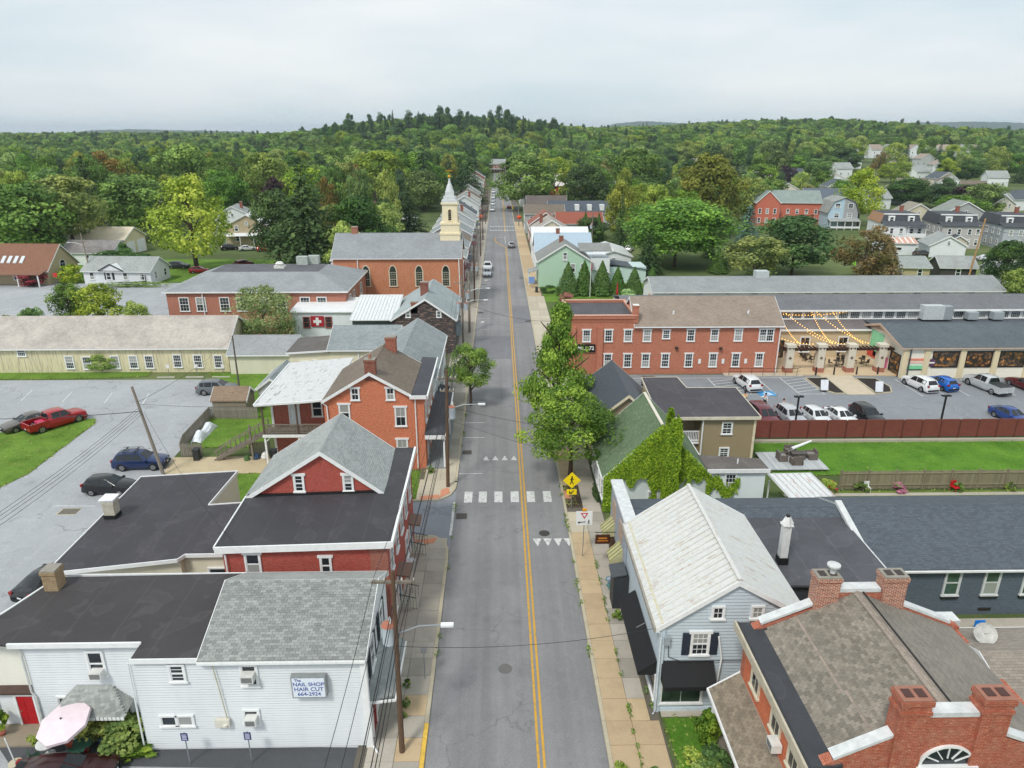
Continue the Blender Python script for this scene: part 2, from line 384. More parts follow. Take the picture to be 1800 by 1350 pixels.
# ---------------------------------------------------------------- roofs and walls
def gable(root,x0,x1,y0,y1,eave,peak,wall,roof,axis='y',mid=None,ov=.3,rake=.25,trim=None,zb=0,e2=None,gut=True,cap=True,th=.14,ridge2=None):
    """gabled block: walls as one mesh, two roof slopes, rake boards, gutters and ridge cap as parts.
    axis = direction of the ridge; mid = ridge position across; e2 = other eave height"""
    trim=trim or WHITE(); e1=eave; e2=eave if e2 is None else e2
    if axis=='y': a0,a1,b0,b1=x0,x1,y0,y1; T=lambda a,b,z:(a,b,z)
    else: a0,a1,b0,b1=y0,y1,x0,x1; T=lambda a,b,z:(b,a,z)
    mid=(a0+a1)/2 if mid is None else mid
    m=MB(); w=[T(a0,b0,zb),T(a1,b0,zb),T(a1,b0,e2),T(mid,b0,peak),T(a0,b0,e1)]
    m.prism(w,Vector(T(0,b1-b0,0))); m.build('wall',wall,root)
    s1=(peak-e1)/(mid-a0); s2=(peak-e2)/(a1-mid); up=.02
    for (ax,ez,sl,sg) in ((a0,e1,s1,-1),(a1,e2,s2,1)):
        xo=ax+sg*ov; zo=ez-sl*ov
        m=MB(); m.prism([T(xo,b0-rake,zo+up),T(mid,b0-rake,peak+up),T(mid,b1+rake,peak+up),T(xo,b1+rake,zo+up)],(0,0,th))
        m.build('roof_slope',roof,root)
        for bb,sg2 in ((b0-rake,-1),(b1+rake,1)):
            m=MB(); o=sg2*.012; d=sg2*.035
            m.prism([T(xo-sg*-.0,bb+o,zo-.12),T(mid,bb+o,peak-.12),T(mid,bb+o,peak+th+.035),T(xo,bb+o,zo+th+.035)],Vector(T(0,d,0)))
            m.build('rake_board',trim,root)
        if gut:
            m=MB(); g0,g1=(xo,xo+sg*.11); m.box(*sorted((T(g0,0,0)[0],T(g1,0,0)[0])) if axis=='y' else (b0-rake,b1+rake),*((b0-rake,b1+rake) if axis=='y' else sorted((g0,g1))),zo-.02,zo+.1)
            m.build('gutter',trim,root)
    if cap:
        m=MB(); r=.13
        m.prism([T(mid-r,b0-rake,peak+up+th-r*s1+.012),T(mid,b0-rake,peak+up+th+.03),T(mid+r,b0-rake,peak+up+th-r*s2+.012),T(mid,b0-rake,peak+up+th-.02)],Vector(T(0,b1-b0+2*rake,0)))
        m.build('ridge_cap',roof,root)
def slab(root,name,pts,th,mat,**k):
    m=MB(); m.prism(pts,(0,0,th)); return m.build(name,mat,root,**k)
def flatroof(root,x0,x1,y0,y1,z,wall,roof,edge=None,slope=0.,zb=0,ov=.12,th=.2):
    edge=edge or WHITE()
    m=MB(); m.prism([(x0,y0,zb),(x1,y0,zb),(x1,y0,z),(x0,y0,z+slope)],(0,y1-y0,0)); m.build('wall',wall,root)
    X0,X1,Y0,Y1=x0-ov,x1+ov,y0-ov,y1+ov; zz=lambda x: z+slope*(x1-x)/(x1-x0)+.01
    m=MB(); m.prism([(X0,Y0,zz(X0)),(X1,Y0,zz(X1)),(X1,Y1,zz(X1)),(X0,Y1,zz(X0))],(0,0,th)); m.build('roof',roof,root)
    for n,(a,b,c,d) in enumerate(((X0-.04,X1+.04,Y0-.045,Y0-.003),(X0-.04,X1+.04,Y1+.003,Y1+.045),(X0-.045,X0-.003,Y0,Y1),(X1+.003,X1+.045,Y0,Y1))):
        m=MB(); m.prism([(a,c,zz(a)-.06),(b,c,zz(b)-.06),(b,d,zz(b)-.06),(a,d,zz(a)-.06)],(0,0,th+.1)); m.build('fascia',edge,root)
def chimney(root,x,y,z0,z1,wx,wy,mat,cap='8f8a80',pots=0):
    m=MB(); m.box(x-wx/2,x+wx/2,y-wy/2,y+wy/2,z0,z1-.25); m.box(x-wx/2-.05,x+wx/2+.05,y-wy/2-.05,y+wy/2+.05,z1-.25,z1-.05)
    o=m.build('chimney',mat,root)
    c=MB(); c.box(x-wx/2-.02,x+wx/2+.02,y-wy/2-.02,y+wy/2+.02,z1-.05,z1+.02); c.build('chimney_cap',paint(cap),o)
    for k in range(pots):
        p=MB(); px=x+(k-(pots-1)/2)*.4; p.lathe([(.14,0),(.12,.35),(.15,.38)],(px,y,z1+.02),10); p.build('flue',paint('a0705a'),o)
    return o
BC={}
def boards(root,face,u0,u1,plane,z0,z1,pitch,mat,gab=None,name='board'):
    """lapped boards, each its own object. face S/N: u=x, plane=y; E/W: u=y, plane=x. gab=(mid,peak,eave)"""
    n=int((z1-z0)/pitch)
    for i in range(n):
        za=z0+i*pitch; zc=za+pitch
        a,b=u0,u1
        if gab and zc>gab[2]:
            f=(gab[1]-zc)/(gab[1]-gab[2]); f=max(0,f); a=gab[0]-(gab[0]-u0)*f; b=gab[0]+(u1-gab[0])*f
            if b-a<.15: break
        L=round(b-a,2); k=(L,pitch,mat.name)
        if k not in BC:
            m=MB(); m.add([(-L/2,0,0),(L/2,0,0),(L/2,.036,0),(-L/2,.036,0),(-L/2,0,pitch),(L/2,0,pitch),(L/2,.006,pitch),(-L/2,.006,pitch)],[(3,2,1,0),(4,5,6,7),(1,2,6,5),(2,3,7,6),(3,0,4,7)])
            BC[k]=m.mesh(name,mat)
        c=(a+b)/2; pos=(c,plane,za) if face in 'SN' else (plane,c,za)
        inst(name,BC[k],root,pos,FACE[face])
def shingles(root,A,B,C,D,course,tabw,mat,keep=300,seed=1):
    """tabs in courses on the slope A,B (eave) D,C (ridge): the lowest 'keep' tabs are parts, the rest one mesh"""
    rr=random.Random(seed); A,B,C,D=[Vector(p) for p in (A,B,C,D)]
    H=(D-A).length; n=(B-A).cross(D-A).normalized()
    if n.z<0: n=-n
    nr=int(H/course); big=MB(); tones=[]; cnt=0
    tb={}
    for r in range(nr):
        t0=r*course/H; t1=(r+1.25)*course/H
        a=A.lerp(D,t0); b=B.lerp(C,t0); a2=A.lerp(D,min(1,t1)); L=(b-a).length; ux=(b-a).normalized(); vy=(a2-a)
        off=(r%2)*tabw/2+rr.uniform(0,.05); k=-1
        while True:
            s0=off+k*tabw; s1=s0+tabw-.012; k+=1
            if s0>L: break
            s0=max(0,s0); s1=min(L,s1)
            if s1-s0<.05: continue
            h=.02+rr.uniform(-.003,.006); h2=.008
            if cnt<keep and s1-s0>tabw-.02:
                if 'm' not in tb:
                    m=MB(); q=tabw-.012; l=vy.length
                    m.add([(0,0,0),(q,0,0),(q,0,.022),(0,0,.022),(0,l,.008),(q,l,.008)],[(0,1,2,3),(3,2,5,4),(0,3,4),(1,5,2)]); tb['m']=m.mesh('shingle',mat)
                o=inst('shingle',tb['m'],root,a+ux*s0)
                o.rotation_euler=Matrix((ux,n.cross(ux),n)).transposed().to_euler(); cnt+=1
            else:
                p=a+ux*s0; q=a+ux*s1
                big.add([p,q,q+n*h,p+n*h,p+vy+n*h2,q+vy+n*h2],[(0,1,2,3),(3,2,5,4),(0,3,4),(1,5,2)]); tones+= [rr.random()]*4
    if big.f:
        big.tone=tones; big.build('shingle_courses',mat,root,kind='stuff')
def evalmesh(q):
    sc=bpy.data.scenes.get('eval') or bpy.data.scenes.new('eval'); sc.collection.objects.link(q); vl=sc.view_layers[0]; vl.update(); dg=vl.depsgraph; dg.update()
    me=bpy.data.meshes.new_from_object(q.evaluated_get(dg)); sc.collection.objects.unlink(q); return me
def downpipe(root,pts,r=.045,mat=None): 
    m=MB(); m.tube(pts,r,6); return m.build('downpipe',mat or WHITE(),root)
def text(root,s,pos,face,size,mat,name='lettering',depth=.01,sx=1.,align='CENTER',bold=0.):
    c=bpy.data.curves.new(name,'FONT'); c.body=s; c.size=size; c.extrude=depth; c.align_x=align; c.align_y='CENTER'; c.materials.append(mat); c.offset=bold
    q=bpy.data.objects.new(name,c); me=evalmesh(q); bpy.data.objects.remove(q); bpy.data.curves.remove(c)
    o=bpy.data.objects.new(name,me); COL.objects.link(o); g=ORG.get(root.name,(0,0,0)); o.parent=root; ORG[o.name]=(0,0,0)
    f=FACE[face] if isinstance(face,str) else face
    o.location=(pos[0]-g[0],pos[1]-g[1],pos[2]-g[2]); o.rotation_euler=(math.pi/2,0,f+math.pi); o.scale=(sx,1,1); return o
# ================================================================ terrain and streets
def ss(t): t=max(0.,min(1.,t)); return t*t*(3-2*t)
def hgt(x,y):
    if y<590: base=0
    else: base=7*ss((y-590)/600)
    return base+26*math.exp(-((x+45)/180)**2)*ss((y-595)/160)*(1 if y<1400 else max(0,1-(y-1400)/600))+15*math.exp(-((x-410)/150)**2)*ss((y-650)/280)+9*ss((x-90)/120)*ss((y-270)/330)+6*math.exp(-((x+600)/260)**2)*ss((y-600)/300)
def sheet(name,pts,z,mat,parent=None,th=.0):
    m=MB()
    if th: m.prism([(x,y,z-th) for x,y in pts],(0,0,th))
    else: m.poly(*[(x,y,z) for x,y in pts])
    return struct(name,m,mat,parent)
def rect(x0,x1,y0,y1): return [(x0,y0),(x1,y0),(x1,y1),(x0,y1)]
xs=[-6500,-3500,-2200,-1500,-1100]+list(range(-900,901,45))+[1100,1500,2200,3500,6500]
ys=[-300,-60,0,100,250,400]+list(range(430,1300,30))+[1400,1600,1900,2300,3000,4200,7500]
gm=MB(); gm.v=[(x,y,hgt(x,y)) for y in ys for x in xs]; nx=len(xs)
gm.f=[(j*nx+i,j*nx+i+1,(j+1)*nx+i+1,(j+1)*nx+i) for j in range(len(ys)-1) for i in range(nx-1)]
def groundmat():
    m=MT('ground'); p=m.gen(); a=m.noise(p,.03,5,.6); b=m.noise(p,.6,5,.7); q=m.noise(p,9,3,.8)
    col=m.ramp(a,(.35,hx('4a5636')),(.5,hx('5a6a40')),(.66,hx('707a50')))
    col=m.mix(m.ramp(b,(.5,0.),(.75,.45)),col,hx('6c6a48'))
    col=m.mix(.5,col,m.ramp(q,(.25,.2),(.75,.8)),'SOFT_LIGHT')
    return m.end(col,.95,q,.7,.06,Specular_IOR_Level=.1)
struct('ground',gm,groundmat())
RD=asphalt('8f8f90','7c7c7e',.32,True,.25)
KL,KR=-3.8,5.2
m=MB(); seg=[-10,60,130,250,400,575]
for a,b in zip(seg,seg[1:]): m.poly((KL,a,.03),(KR,a,.03),(KR,b,.03),(KL,b,.03))
ROAD=struct('road',m,RD)
def mark(name,pts,mat,z=.042): return sheet(name,pts,z,mat,ROAD)
WP=paint('dcdedc',.7,.14,7.); YP=paint('d9a63a',.7,.16,5.)
def worn(c,c2):
    m=MT('worn_paint'); p=m.gen(); n=m.noise(p,5,6,.75); f=m.noise(p,30,3,.7)
    col=m.mix(m.ramp(n,(.5,0.),(.6,.8)),m.ramp(f,(.3,tuple(x*.8 for x in hx(c))),(.7,hx(c))),hx(c2))
    return m.end(col,.8,f,.2,.004)
WP=worn('dadcda','8a8b8e'); YP=worn('d8a536','9d8a5c')
for a,b in zip([-10,60,130,190],[60,130,190,193]):
    for x in (1.78,2.06): mark('yellow_line',rect(x-.065,x+.065,a,b),YP)
for a,b in ((224,300),(300,420),(420,570)):
    for x in (1.78,2.06): mark('yellow_line',rect(x-.065,x+.065,a,b),YP)
# turn pocket far up the street
mm=MB(); 
for off in (0,.3):
    P=[(1.9-off,193),(1.2-off,196),(-.2-off,201),(-1.0-off,206),(-1.05-off,212)]
    for p,q in zip(P,P[1:]): mm.poly((p[0]-.07,p[1],.042),(p[0]+.07,p[1],.042),(q[0]+.07,q[1],.042),(q[0]-.07,q[1],.042))
mm.build('yellow_line',YP,ROAD)
mark('white_line',rect(1.7,1.85,200,216),WP); mark('white_line',rect(-1.2,1.7,213,213.4),WP)
for i,x in enumerate((-2.72,-1.5,-.18,1.2,2.55,3.95)):
    mark('crosswalk_bar',rect(x-.34,x+.34,52.5,54.4),WP,.048)
for y in (228,238):
    for k in range(9): mark('crosswalk_bar',rect(-2.9+k*.9,-2.4+k*.9,y,y+2.),WP,.048)
for k in range(4):
    x=-1.35+k*.88; mark('yield_triangle',[(x-.3,60.6),(x+.3,60.6),(x,61.6)],WP)
    x=2.75+k*.78; mark('yield_triangle',[(x-.33,46.85),(x,45.75),(x+.33,46.85)],WP)
for y in (57.8,65.9,69.8,76,82,88.3,94.6,101.3,108,115,121,128,135,142): mark('parking_tick',rect(KL+.05,-1.6,y,y+.1),WP)
mark('stop_line',rect(-3.95,-3.75,47.4,52.6),WP)
def arrow(y,x=-2.6):
    mark('painted_arrow',[(x-.5,y),(x+.3,y+.4),(x-.1,y+.9),(x+.6,y+1.6),(x-.3,y+1.1)],WP)
arrow(112); arrow(147)
PT=asphalt('7b7c80','707175',.2,False,.1)
mark('asphalt_patch',rect(KL+.02,1.6,92.4,104.),PT,.036); mark('asphalt_patch',rect(2.3,KR-.02,112,124),PT,.036)
IRON=paint('3d3a38',.7,.3,9.)
def grate(x,y,w=.9,h=.9,z=.04):
    m=MB(); m.box(x-w/2,x+w/2,y-h/2,y+h/2,z-.01,z+.008)
    o=m.build('drain_grate',paint('55504c',.8,.2),ROAD)
    b=MB()
    for k in range(7): b.box(x-w/2+.08+k*(w-.16)/7,x-w/2+.08+k*(w-.16)/7+.06,y-h/2+.05,y+h/2-.05,z+.008,z+.022)
    b.build('grate_bar',IRON,o)
grate(-3.15,50.3); grate(-3.2,62.4); grate(4.65,76.); grate(4.7,113); grate(-3.2,119); grate(4.7,150); grate(-3.2,143,1.2,.5)
m=MB(); m.lathe([(.42,0),(.42,.012),(.36,.012),(.36,.006),(0.01,.006)],(3.35,47.6,.034),20); m.build('manhole_cover',IRON,ROAD)
m=MB(); m.lathe([(.4,0),(.4,.012),(0.01,.012)],(0.2,33.,.034),20); m.build('manhole_cover',paint('6a6866'),ROAD)
# side alley and lots
ALLEY=asphalt('8f949a','7f848b',.35,False,.2); LOT=asphalt('a8abae','96999d',.55,False,.4); LOT2=asphalt('888c91','7c8085',.35,False,.25)
sheet('side_street',[(-30,47.3),(-5.2,47.3),(KL+.02,45.4),(KL+.02,55.),(-5.3,53.),(-30,52.6)],.026,ALLEY)
LOTL=sheet('parking_lot_left',[(-125,8),(-24,8),(-24,34),(-23,47),(-23,57.5),(-30.3,58.3),(-31,62),(-31.5,75.5),(-31,78),(-37,84.6),(-125,85)],.018,LOT)
sheet('forecourt',[(-24,8),(-6.9,8),(-6.9,28),(-24,28.5)],.022,LOT)
LOTR=sheet('parking_lot_right',[(13.5,69.5),(22,66.3),(70,66.3),(70,84.6),(10,85.6),(10,80)],.02,LOT2)
LOTC=sheet('parking_lot_church',[(-125,101),(-55,101),(-55,122),(-50,146),(-125,146)],.02,LOT)
WL=worn('e2e4e4','9a9ea2')
def stripe(par,x0,y0,x1,y1,w=.1,z=.034):
    d=Vector((x1-x0,y1-y0)).normalized(); n=Vector((-d.y,d.x))*w/2
    return sheet('stall_line',[(x0-n.x,y0-n.y),(x1-n.x,y1-n.y),(x1+n.x,y1+n.y),(x0+n.x,y0+n.y)],z,WL,par)
for x in (18.6,22.1,26.1,29.5,32.3,35.2,38.1): stripe(LOTR,x,83.8,x+.2,77.9)
stripe(LOTR,16,84,37,83.9)
stripe(LOTR,26.3,78.,30.4,78.)
for k in range(5): stripe(LOTR,26.2,78.6+k*1.,29.5+.1,79.6+k*1.)
stripe(LOTR,35.3,78,38.5,77.9)
for k in range(5): stripe(LOTR,35.2,78.6+k*1.,38.2-.05*k,79.6+k*1.)
for k in range(8): stripe(LOTR,49.4+k*2.75,83.0,49.5+k*2.75,77.)
for k in range(13): stripe(LOTR,27.6+k*2.72,69.7,27.8+k*2.72,66.6)
BL=paint('3f8fc4',.8,.1)
for x in (24.2,31.5):
    sheet('disabled_bay_panel',rect(x-1.,x+1.,77.4,79.),.036,BL,LOTR)
    m=MB(); z=.046
    ring=[(x+.05+math.cos(a)*.42,78.05+math.sin(a)*.38,z) for a in [i*math.pi/9 for i in range(-12,5)]]
    m.tube(ring,.05,4); m.bar((x,78.75,z),(x+.02,78.2,z),.1,.02); m.bar((x,78.25,z),(x+.45,78.2,z),.1,.02); m.bar((x+.45,78.2,z),(x+.65,77.75,z),.1,.02)
    m.lathe([(.09,0),(.09,.012)],(x-.02,78.86,z-.006),10)
    m.build('wheelchair_symbol',paint('e8eaea',.7),LOTR)
for x,y in ((-51,80.5),(-46,80),(-41.5,79.6),(-56,81)): stripe(LOTL,x,y,x+.9,y-3.6,z=.03)
for x,y in ((-36.8,52.6),(-33.6,61.4),(-36.5,61.)): stripe(LOTL,x,y,x+3.4,y-.1,z=.03)
for k in range(7): stripe(LOTC,-62-k*5.2,139,-66-k*5.2,131,z=.03)
for k in range(6): stripe(LOTC,-58-k*3.4,122,-62-k*3.4,113,z=.03)
for k in range(7): stripe(LOTC,-83-k*3,124,-86-k*3,117,z=.03)
m=MB(); m.box(-35.9,-34.3,51.1,52.2,.012,.03); gdr=m.build('drain_frame',paint('b3ab96'),LOTL)
m=MB()
for k in range(9): m.box(-35.75+k*.16,-35.66+k*.16,51.2,52.1,.03,.045)
m.build('drain_bar',IRON,gdr)
# lawns
GR=grass('55752a','70913a','97905a',.4); GR2=grass('4d7726','658f32','83954a',.25); GRD=grass('5c7434','74883f','9a9058',.6)
def lawn(pts,mat=None,z=.06,name='lawn'): return sheet(name,pts,z,mat or GR,th=.05)
lawn([(-42.9,70.3),(-43.6,71.7),(-45.8,71.5),(-47,69.2),(-58,66.2),(-58,46),(-43.6,55.5),(-42.6,58.5),(-42.8,63.2)])
lawn([(-80,88),(-44.9,87.8),(-44.7,85.9),(-54,85),(-80,84.9)])
lawn([(-37.4,87.2),(-24,87),(-23.5,64),(-31,64),(-31.3,75.8),(-30.5,78),(-35.2,84)])
lawn([(-23.6,58.2),(-16,58.2),(-16,51.4),(-23.6,51.4)])
lawn([(-8.3,58.4),(-6.8,58.4),(-6.75,52.9),(-8.3,52.7)])
lawn([(24.6,57.),(75,57),(75,64),(24.6,64)],GR2)
lawn([(24,48.2),(75,48.2),(75,53.9),(24,53.9)],GRD)
lawn([(8.75,22),(11.4,22),(11.4,29.2),(8.5,29.2)],GR2)
lawn([(22,30.6),(60,30.6),(60,35.8),(22,35.8)],GR2)
lawn([(-24,88),(-8,88),(-8,118),(-24,118)])
lawn([(7.5,127),(34,127),(34,144),(7.5,144)])
lawn([(-125,146.5),(-50,146.5),(-50,175),(-125,175)]); lawn([(-125,124),(-100,127),(-100,133),(-125,135)])
lawn([(78,139),(104,138),(104,168),(84,170)],grass('5f8f26','7aa836','8fa04a',.15))
CON=concrete('b9b2a4','a8a294'); CONT=concrete('c4b596','b8a888')
sheet('garden_path',rect(24,70,53.0,53.5),.075,CON); sheet('garden_path',rect(22,60,35.9,36.9),.075,CON)
sheet('concrete_pad',[(-31,61.7),(-16,61.9),(-16,58.3),(-30.4,58.2)],.075,CONT,th=.06)
sheet('concrete_pad',[(8.4,29.25),(16.6,29.25),(16.6,30.2),(8.4,30.2)],.1,CON,th=.06)
# ---- kerbs and sidewalks, laid slab by slab
KERB=concrete('c2b89f','aea692'); YK=paint('d8b24a',.8,.25,3.)
kl=thing('kerb',None,None); kl['kind']='structure'
def kerb(x0,x1,a,b,mat=None): m=MB(); m.box(x0,x1,a,b,0,.15); m.build('kerb_stone',mat or KERB,kl)
y=14.
while y<400:
    L=3. if y<130 else 30.
    if not (45.3<y+L and y<55.1): kerb(KL-.22,KL,y,min(y+L,400)-.02,YK if y<29 else None)
    kerb(KR,KR+.2,y,min(y+L,400)-.02); y+=L
for pts in ([(-3.8,44.0),(-3.85,45.4),(-4.2,46.5),(-5.0,47.2),(-9,47.35)],[(-3.8,56.2),(-3.85,54.9),(-4.2,53.8),(-5.,53.0),(-9,52.75)]):
    for (a,b),(c,d) in zip(pts,pts[1:]):
        m=MB(); m.bar((a-.1,b,.075),(c-.1,d,.075),.2,.15); m.build('kerb_stone',KERB,kl)
SLG=concrete('b3aca0','9d978c',True,.45); SLT=concrete('c2ac8a','b59f80',True,.4); SLW=concrete('c0b8a4','b3aa98',True,.3)
PAVE=thing('sidewalk',None,None); PAVE['kind']='structure'
SC={}
def paving(x0,x1,y0,y1,mat):
    w,l=round(x1-x0,2),round(y1-y0,2); k=(w,l,mat.name)
    if k not in SC:
        m=MB(); g=.012; m.box(-w/2+g,w/2-g,-l/2+g,l/2-g,0,.14); SC[k]=m.mesh('paving_slab',mat)
    o=inst('paving_slab',SC[k],PAVE,((x0+x1)/2,(y0+y1)/2,R.uniform(0,.008))); o.rotation_euler=(R.uniform(-.004,.004),R.uniform(-.004,.004),0)
m=MB(); m.box(-7.2,KL-.22,14,44.8,0,.1); m.box(-7.2,KL-.22,56.,400,0,.1); m.box(KR+.2,8.3,14,400,0,.1); m.build('bedding',concrete('6d675c','5f5a50'),PAVE)
y=15.
while y<46.9:
    paving(-5.3,-4.02,y,y+1.45,SLG if R.random()>.07 else SLT); paving(-6.7,-5.3,y,y+1.45,SLG); y+=1.45
for i in range(28):
    y=54.9+i*1.5; a=SLW if y<60 else SLG
    paving(-5.35,-4.02,y,y+1.5,a); paving(-6.75,-5.35,y,y+1.5,a)
y=15.; i=0
while y<62:
    a=SLT if y<47 or y>52 else SLW
    if not 51.2<y+.7<55.2: paving(5.4,6.75,y,y+1.55,a)
    paving(6.75,8.2 if y<28 or y>43 else 7.75,y,y+1.55,SLT if y<30 else SLG); y+=1.55
while y<130:
    paving(5.4,6.9,y,y+1.9,SLW if y>86 else SLG); paving(6.9,8.4,y,y+1.9,SLW if y>86 else SLG); y+=1.9
while y<250:
    L=6; paving(5.4,8.0,y,y+L,SLT); y+=L
y=97.
while y<250: paving(-6.9,-4.02,y,y+5,SLG); y+=5
m=MB(); m.box(5.42,6.75,51.4,55.6,.1,.12); m.build('tree_pit_soil',paint('4a3d30',.95,.3,6.),PAVE)
TAC=paint('c98a6c',.85,.12,6.)
for pts in ([(-6.75,52.85),(-5.1,53.1),(-5.2,53.75),(-6.75,53.5)],[(-5.1,53.2),(-4.3,54.1),(-4.5,55.),(-5.1,54.6)],[(-6.5,46.6),(-4.8,46.9),(-5.0,46.2),(-6.5,45.9)],[(5.42,52.9),(5.95,52.9),(5.95,54.3),(5.42,54.3)]):
    m=MB(); m.prism([(x,y,.13) for x,y in pts],(0,0,.035)); m.build('tactile_pad',TAC,PAVE)
m=MB(); m.prism([(-7.1,52.9,.0),(-5.1,53.1,.0),(-4.3,53.9,.0),(-4.02,55.,.0),(-4.02,56.6,0),(-7.1,56.6,0)],(0,0,.125)); m.build('corner_slab',SLW,PAVE)
m=MB(); m.prism([(-6.7,43.4,0),(-4.02,43.4,0),(-4.02,45.3,.0),(-4.4,46.4,.0),(-5.1,47.1,0),(-6.7,47.2,0)],(0,0,.125)); m.build('corner_slab',SLW,PAVE)
sheet('asphalt_apron',[(-17.7,28.),(-6.7,27.55),(-6.7,26.2),(-24,26.9),(-26,28.6)],.045,asphalt('55575b','4a4c50',.2,False,.1))
# ================================================================ houses on the left of the street
SH_GREY=shingle('8b908f','a2a6a4'); SH_BLUE=shingle('7d8689','939a9c'); SH_DARK=shingle('4c535a','5c636a',blot=.15); SH_BROWN=shingle('6b6157','7b7064'); SH_TAN=shingle('8b7f72','a2958a')
MEM=membrane('38373b'); MEM2=membrane('3f4046',3.); MEMG=membrane('55565b',2.5)
WSID=siding('dfe2e5',.11,.2); CREAM=siding('e8e2c6',.11,.2)
WH=WHITE()
def acunit(root,pos,face,w=.6):
    f=FACE[face]; m=MB(); m.box(-w/2,w/2,-.05,.38,0,.4); o=inst('air_conditioner',m.mesh('air_conditioner',paint('d9dad6')),root,pos,f)
    g=MB()
    for k in range(6): g.box(-w/2+.05,w/2-.05,.38,.392,.06+k*.05,.09+k*.05)
    inst('vent_grille',g.mesh('vent_grille',flat('6a6c6c')),o)
# ---- white shop building
t=thing('shop_building','white clapboard nail shop with grey shingle roof and long black flat roof','building',(-15,31,0))
gable(t,-14.2,-6.55,27.65,34.3,5.55,6.95,WSID,shingle('8d908d','a3a6a2'),'x',mid=31.7,ov=.25,rake=.12,e2=5.6)
m=MB(); m.box(-17.6,-14.2,27.65,34.2,0,5.5); m.build('wall',WSID,t)
boards(t,'S',-17.6,-6.55,27.65,.15,5.5,.15,siding('dde1e4',9,.2))
shingles(t,(-14.3,27.38,5.64),(-6.42,27.38,5.64),(-6.42,31.7,7.12),(-14.3,31.7,7.12),.15,.3,tone('7c807e','9da19e'),300,3)
m=MB(); m.box(-23.5,-17.6,28.95,34.2,0,5.45); m.build('wall',WSID,t)
boards(t,'S',-23.5,-17.6,28.95,.3,5.45,.15,siding('dde1e4',9,.2))
slab(t,'roof',[(-24.6,34.2,5.56),(-25.7,31.1,5.5),(-26.9,29.,5.5),(-24.0,28.7,5.5),(-17.55,28.75,5.5),(-17.5,27.5,5.52),(-14.32,27.5,5.52),(-14.32,34.3,5.62)],.12,membrane('3b3839',2.4,.25))
for a,b,c,d,z in ((-17.5,-14.3,27.44,27.5,5.45),(-23.95,-17.5,28.6,28.7,5.45),(-24.3,-14.3,34.3,34.36,5.5)):
    m=MB(); m.box(a,b,c,d,z,z+.27); m.build('fascia',WH,t)
m=MB(); m.bar((-24.65,34.3,5.62),(-25.75,31.1,5.58),.1,.2); m.bar((-25.75,31.1,5.58),(-26.95,28.95,5.58),.1,.2); m.build('fascia',WH,t)
win(t,(-15.45,27.62,4.3),'S',.62,.9,1,2,False); win(t,(-12.05,27.62,4.0),'S',.66,1.15,1,1,False); acunit(t,(-12.05,27.55,4.45),'S')
for x in (-16.3,-15.5): win(t,(x,27.62,1.6),'S',.7,.55,1,1,False,sash=1)
win(t,(-12.25,27.62,1.7),'S',.66,.75,1,1,False); acunit(t,(-12.2,27.55,1.85),'S',.55)
win(t,(-20.05,28.92,3.6),'S',.7,1.35,1,1,False); acunit(t,(-20.0,28.85,3.62),'S',.6)
win(t,(-22.1,28.92,1.6),'S',.5,.6,1,1,False,sash=1); win(t,(-20.3,28.92,.5),'S',.9,1.5,1,1,False); win(t,(-19.2,28.92,.5),'S',.7,1.5,1,1,False)
# shop front awning with hipped ends, over the bay
m=MB(); A=[(-22.2,28.93,2.05),(-22.2,27.9,1.85),(-18.6,27.9,1.85),(-18.6,28.93,2.05),(-21.3,28.93,2.95),(-19.6,28.93,2.95)]
m.add(A,[(0,1,4),(1,2,5,4),(2,3,5),(0,3,2,1)]); aw=m.build('awning',shingle('8d908d','a3a6a2'),t)
shingles(t,(-22.2,27.9,1.86),(-18.6,27.9,1.86),(-19.6,28.9,2.95),(-21.3,28.9,2.95),.15,.24,tone('848884','a6aaa6'),0)
m=MB()
for k in range(18): m.box(-22.2+k*.2,-22.04+k*.2,27.86,27.9,1.7,1.86)
m.build('awning_fringe',WH,t)
# side conduit, meter
downpipe(t,[(-13.7,27.5,5.3),(-13.55,27.5,3.9),(-13.4,27.5,2.1)],.025,paint('b9b49a')); 
m=MB(); m.box(-14.0,-13.3,27.4,27.6,1.6,2.05); m.lathe([(.12,0),(.12,.1)],(-13.5,27.4,1.7),10); m.build('electric_meter',paint('d5d2c4'),t)
downpipe(t,[(-12.9,27.52,5.5),(-11.4,27.52,5.4),(-8.6,27.52,5.45)],.02,paint('b9b49a'))
downpipe(t,[(-17.65,27.55,5.4),(-17.7,27.5,.1)],.04)
downpipe(t,[(-23.55,28.85,5.4),(-23.55,28.85,2.6),(-23.4,28.85,2.3),(-23.4,28.85,.1)],.05,paint('c9ccca'))
m=MB(); m.box(-6.75,-6.42,27.5,27.66,.1,5.4); m.build('corner_board',WH,t)
downpipe(t,[(-6.45,27.4,5.4),(-6.4,27.35,.4),(-6.1,27.1,.12)],.05)
for y in (29.2,31.9): win(t,(-6.5,y,3.7),'E',.8,1.5,1,1,False); shutters(t,(-6.5,y,3.7),'E',.8,1.5,paint('24303a'))
door(t,(-6.5,28.6,.2),'E',.9,2.,paint('8a2028')); win(t,(-6.5,31.2,.9),'E',1.2,1.3,1,1,False)
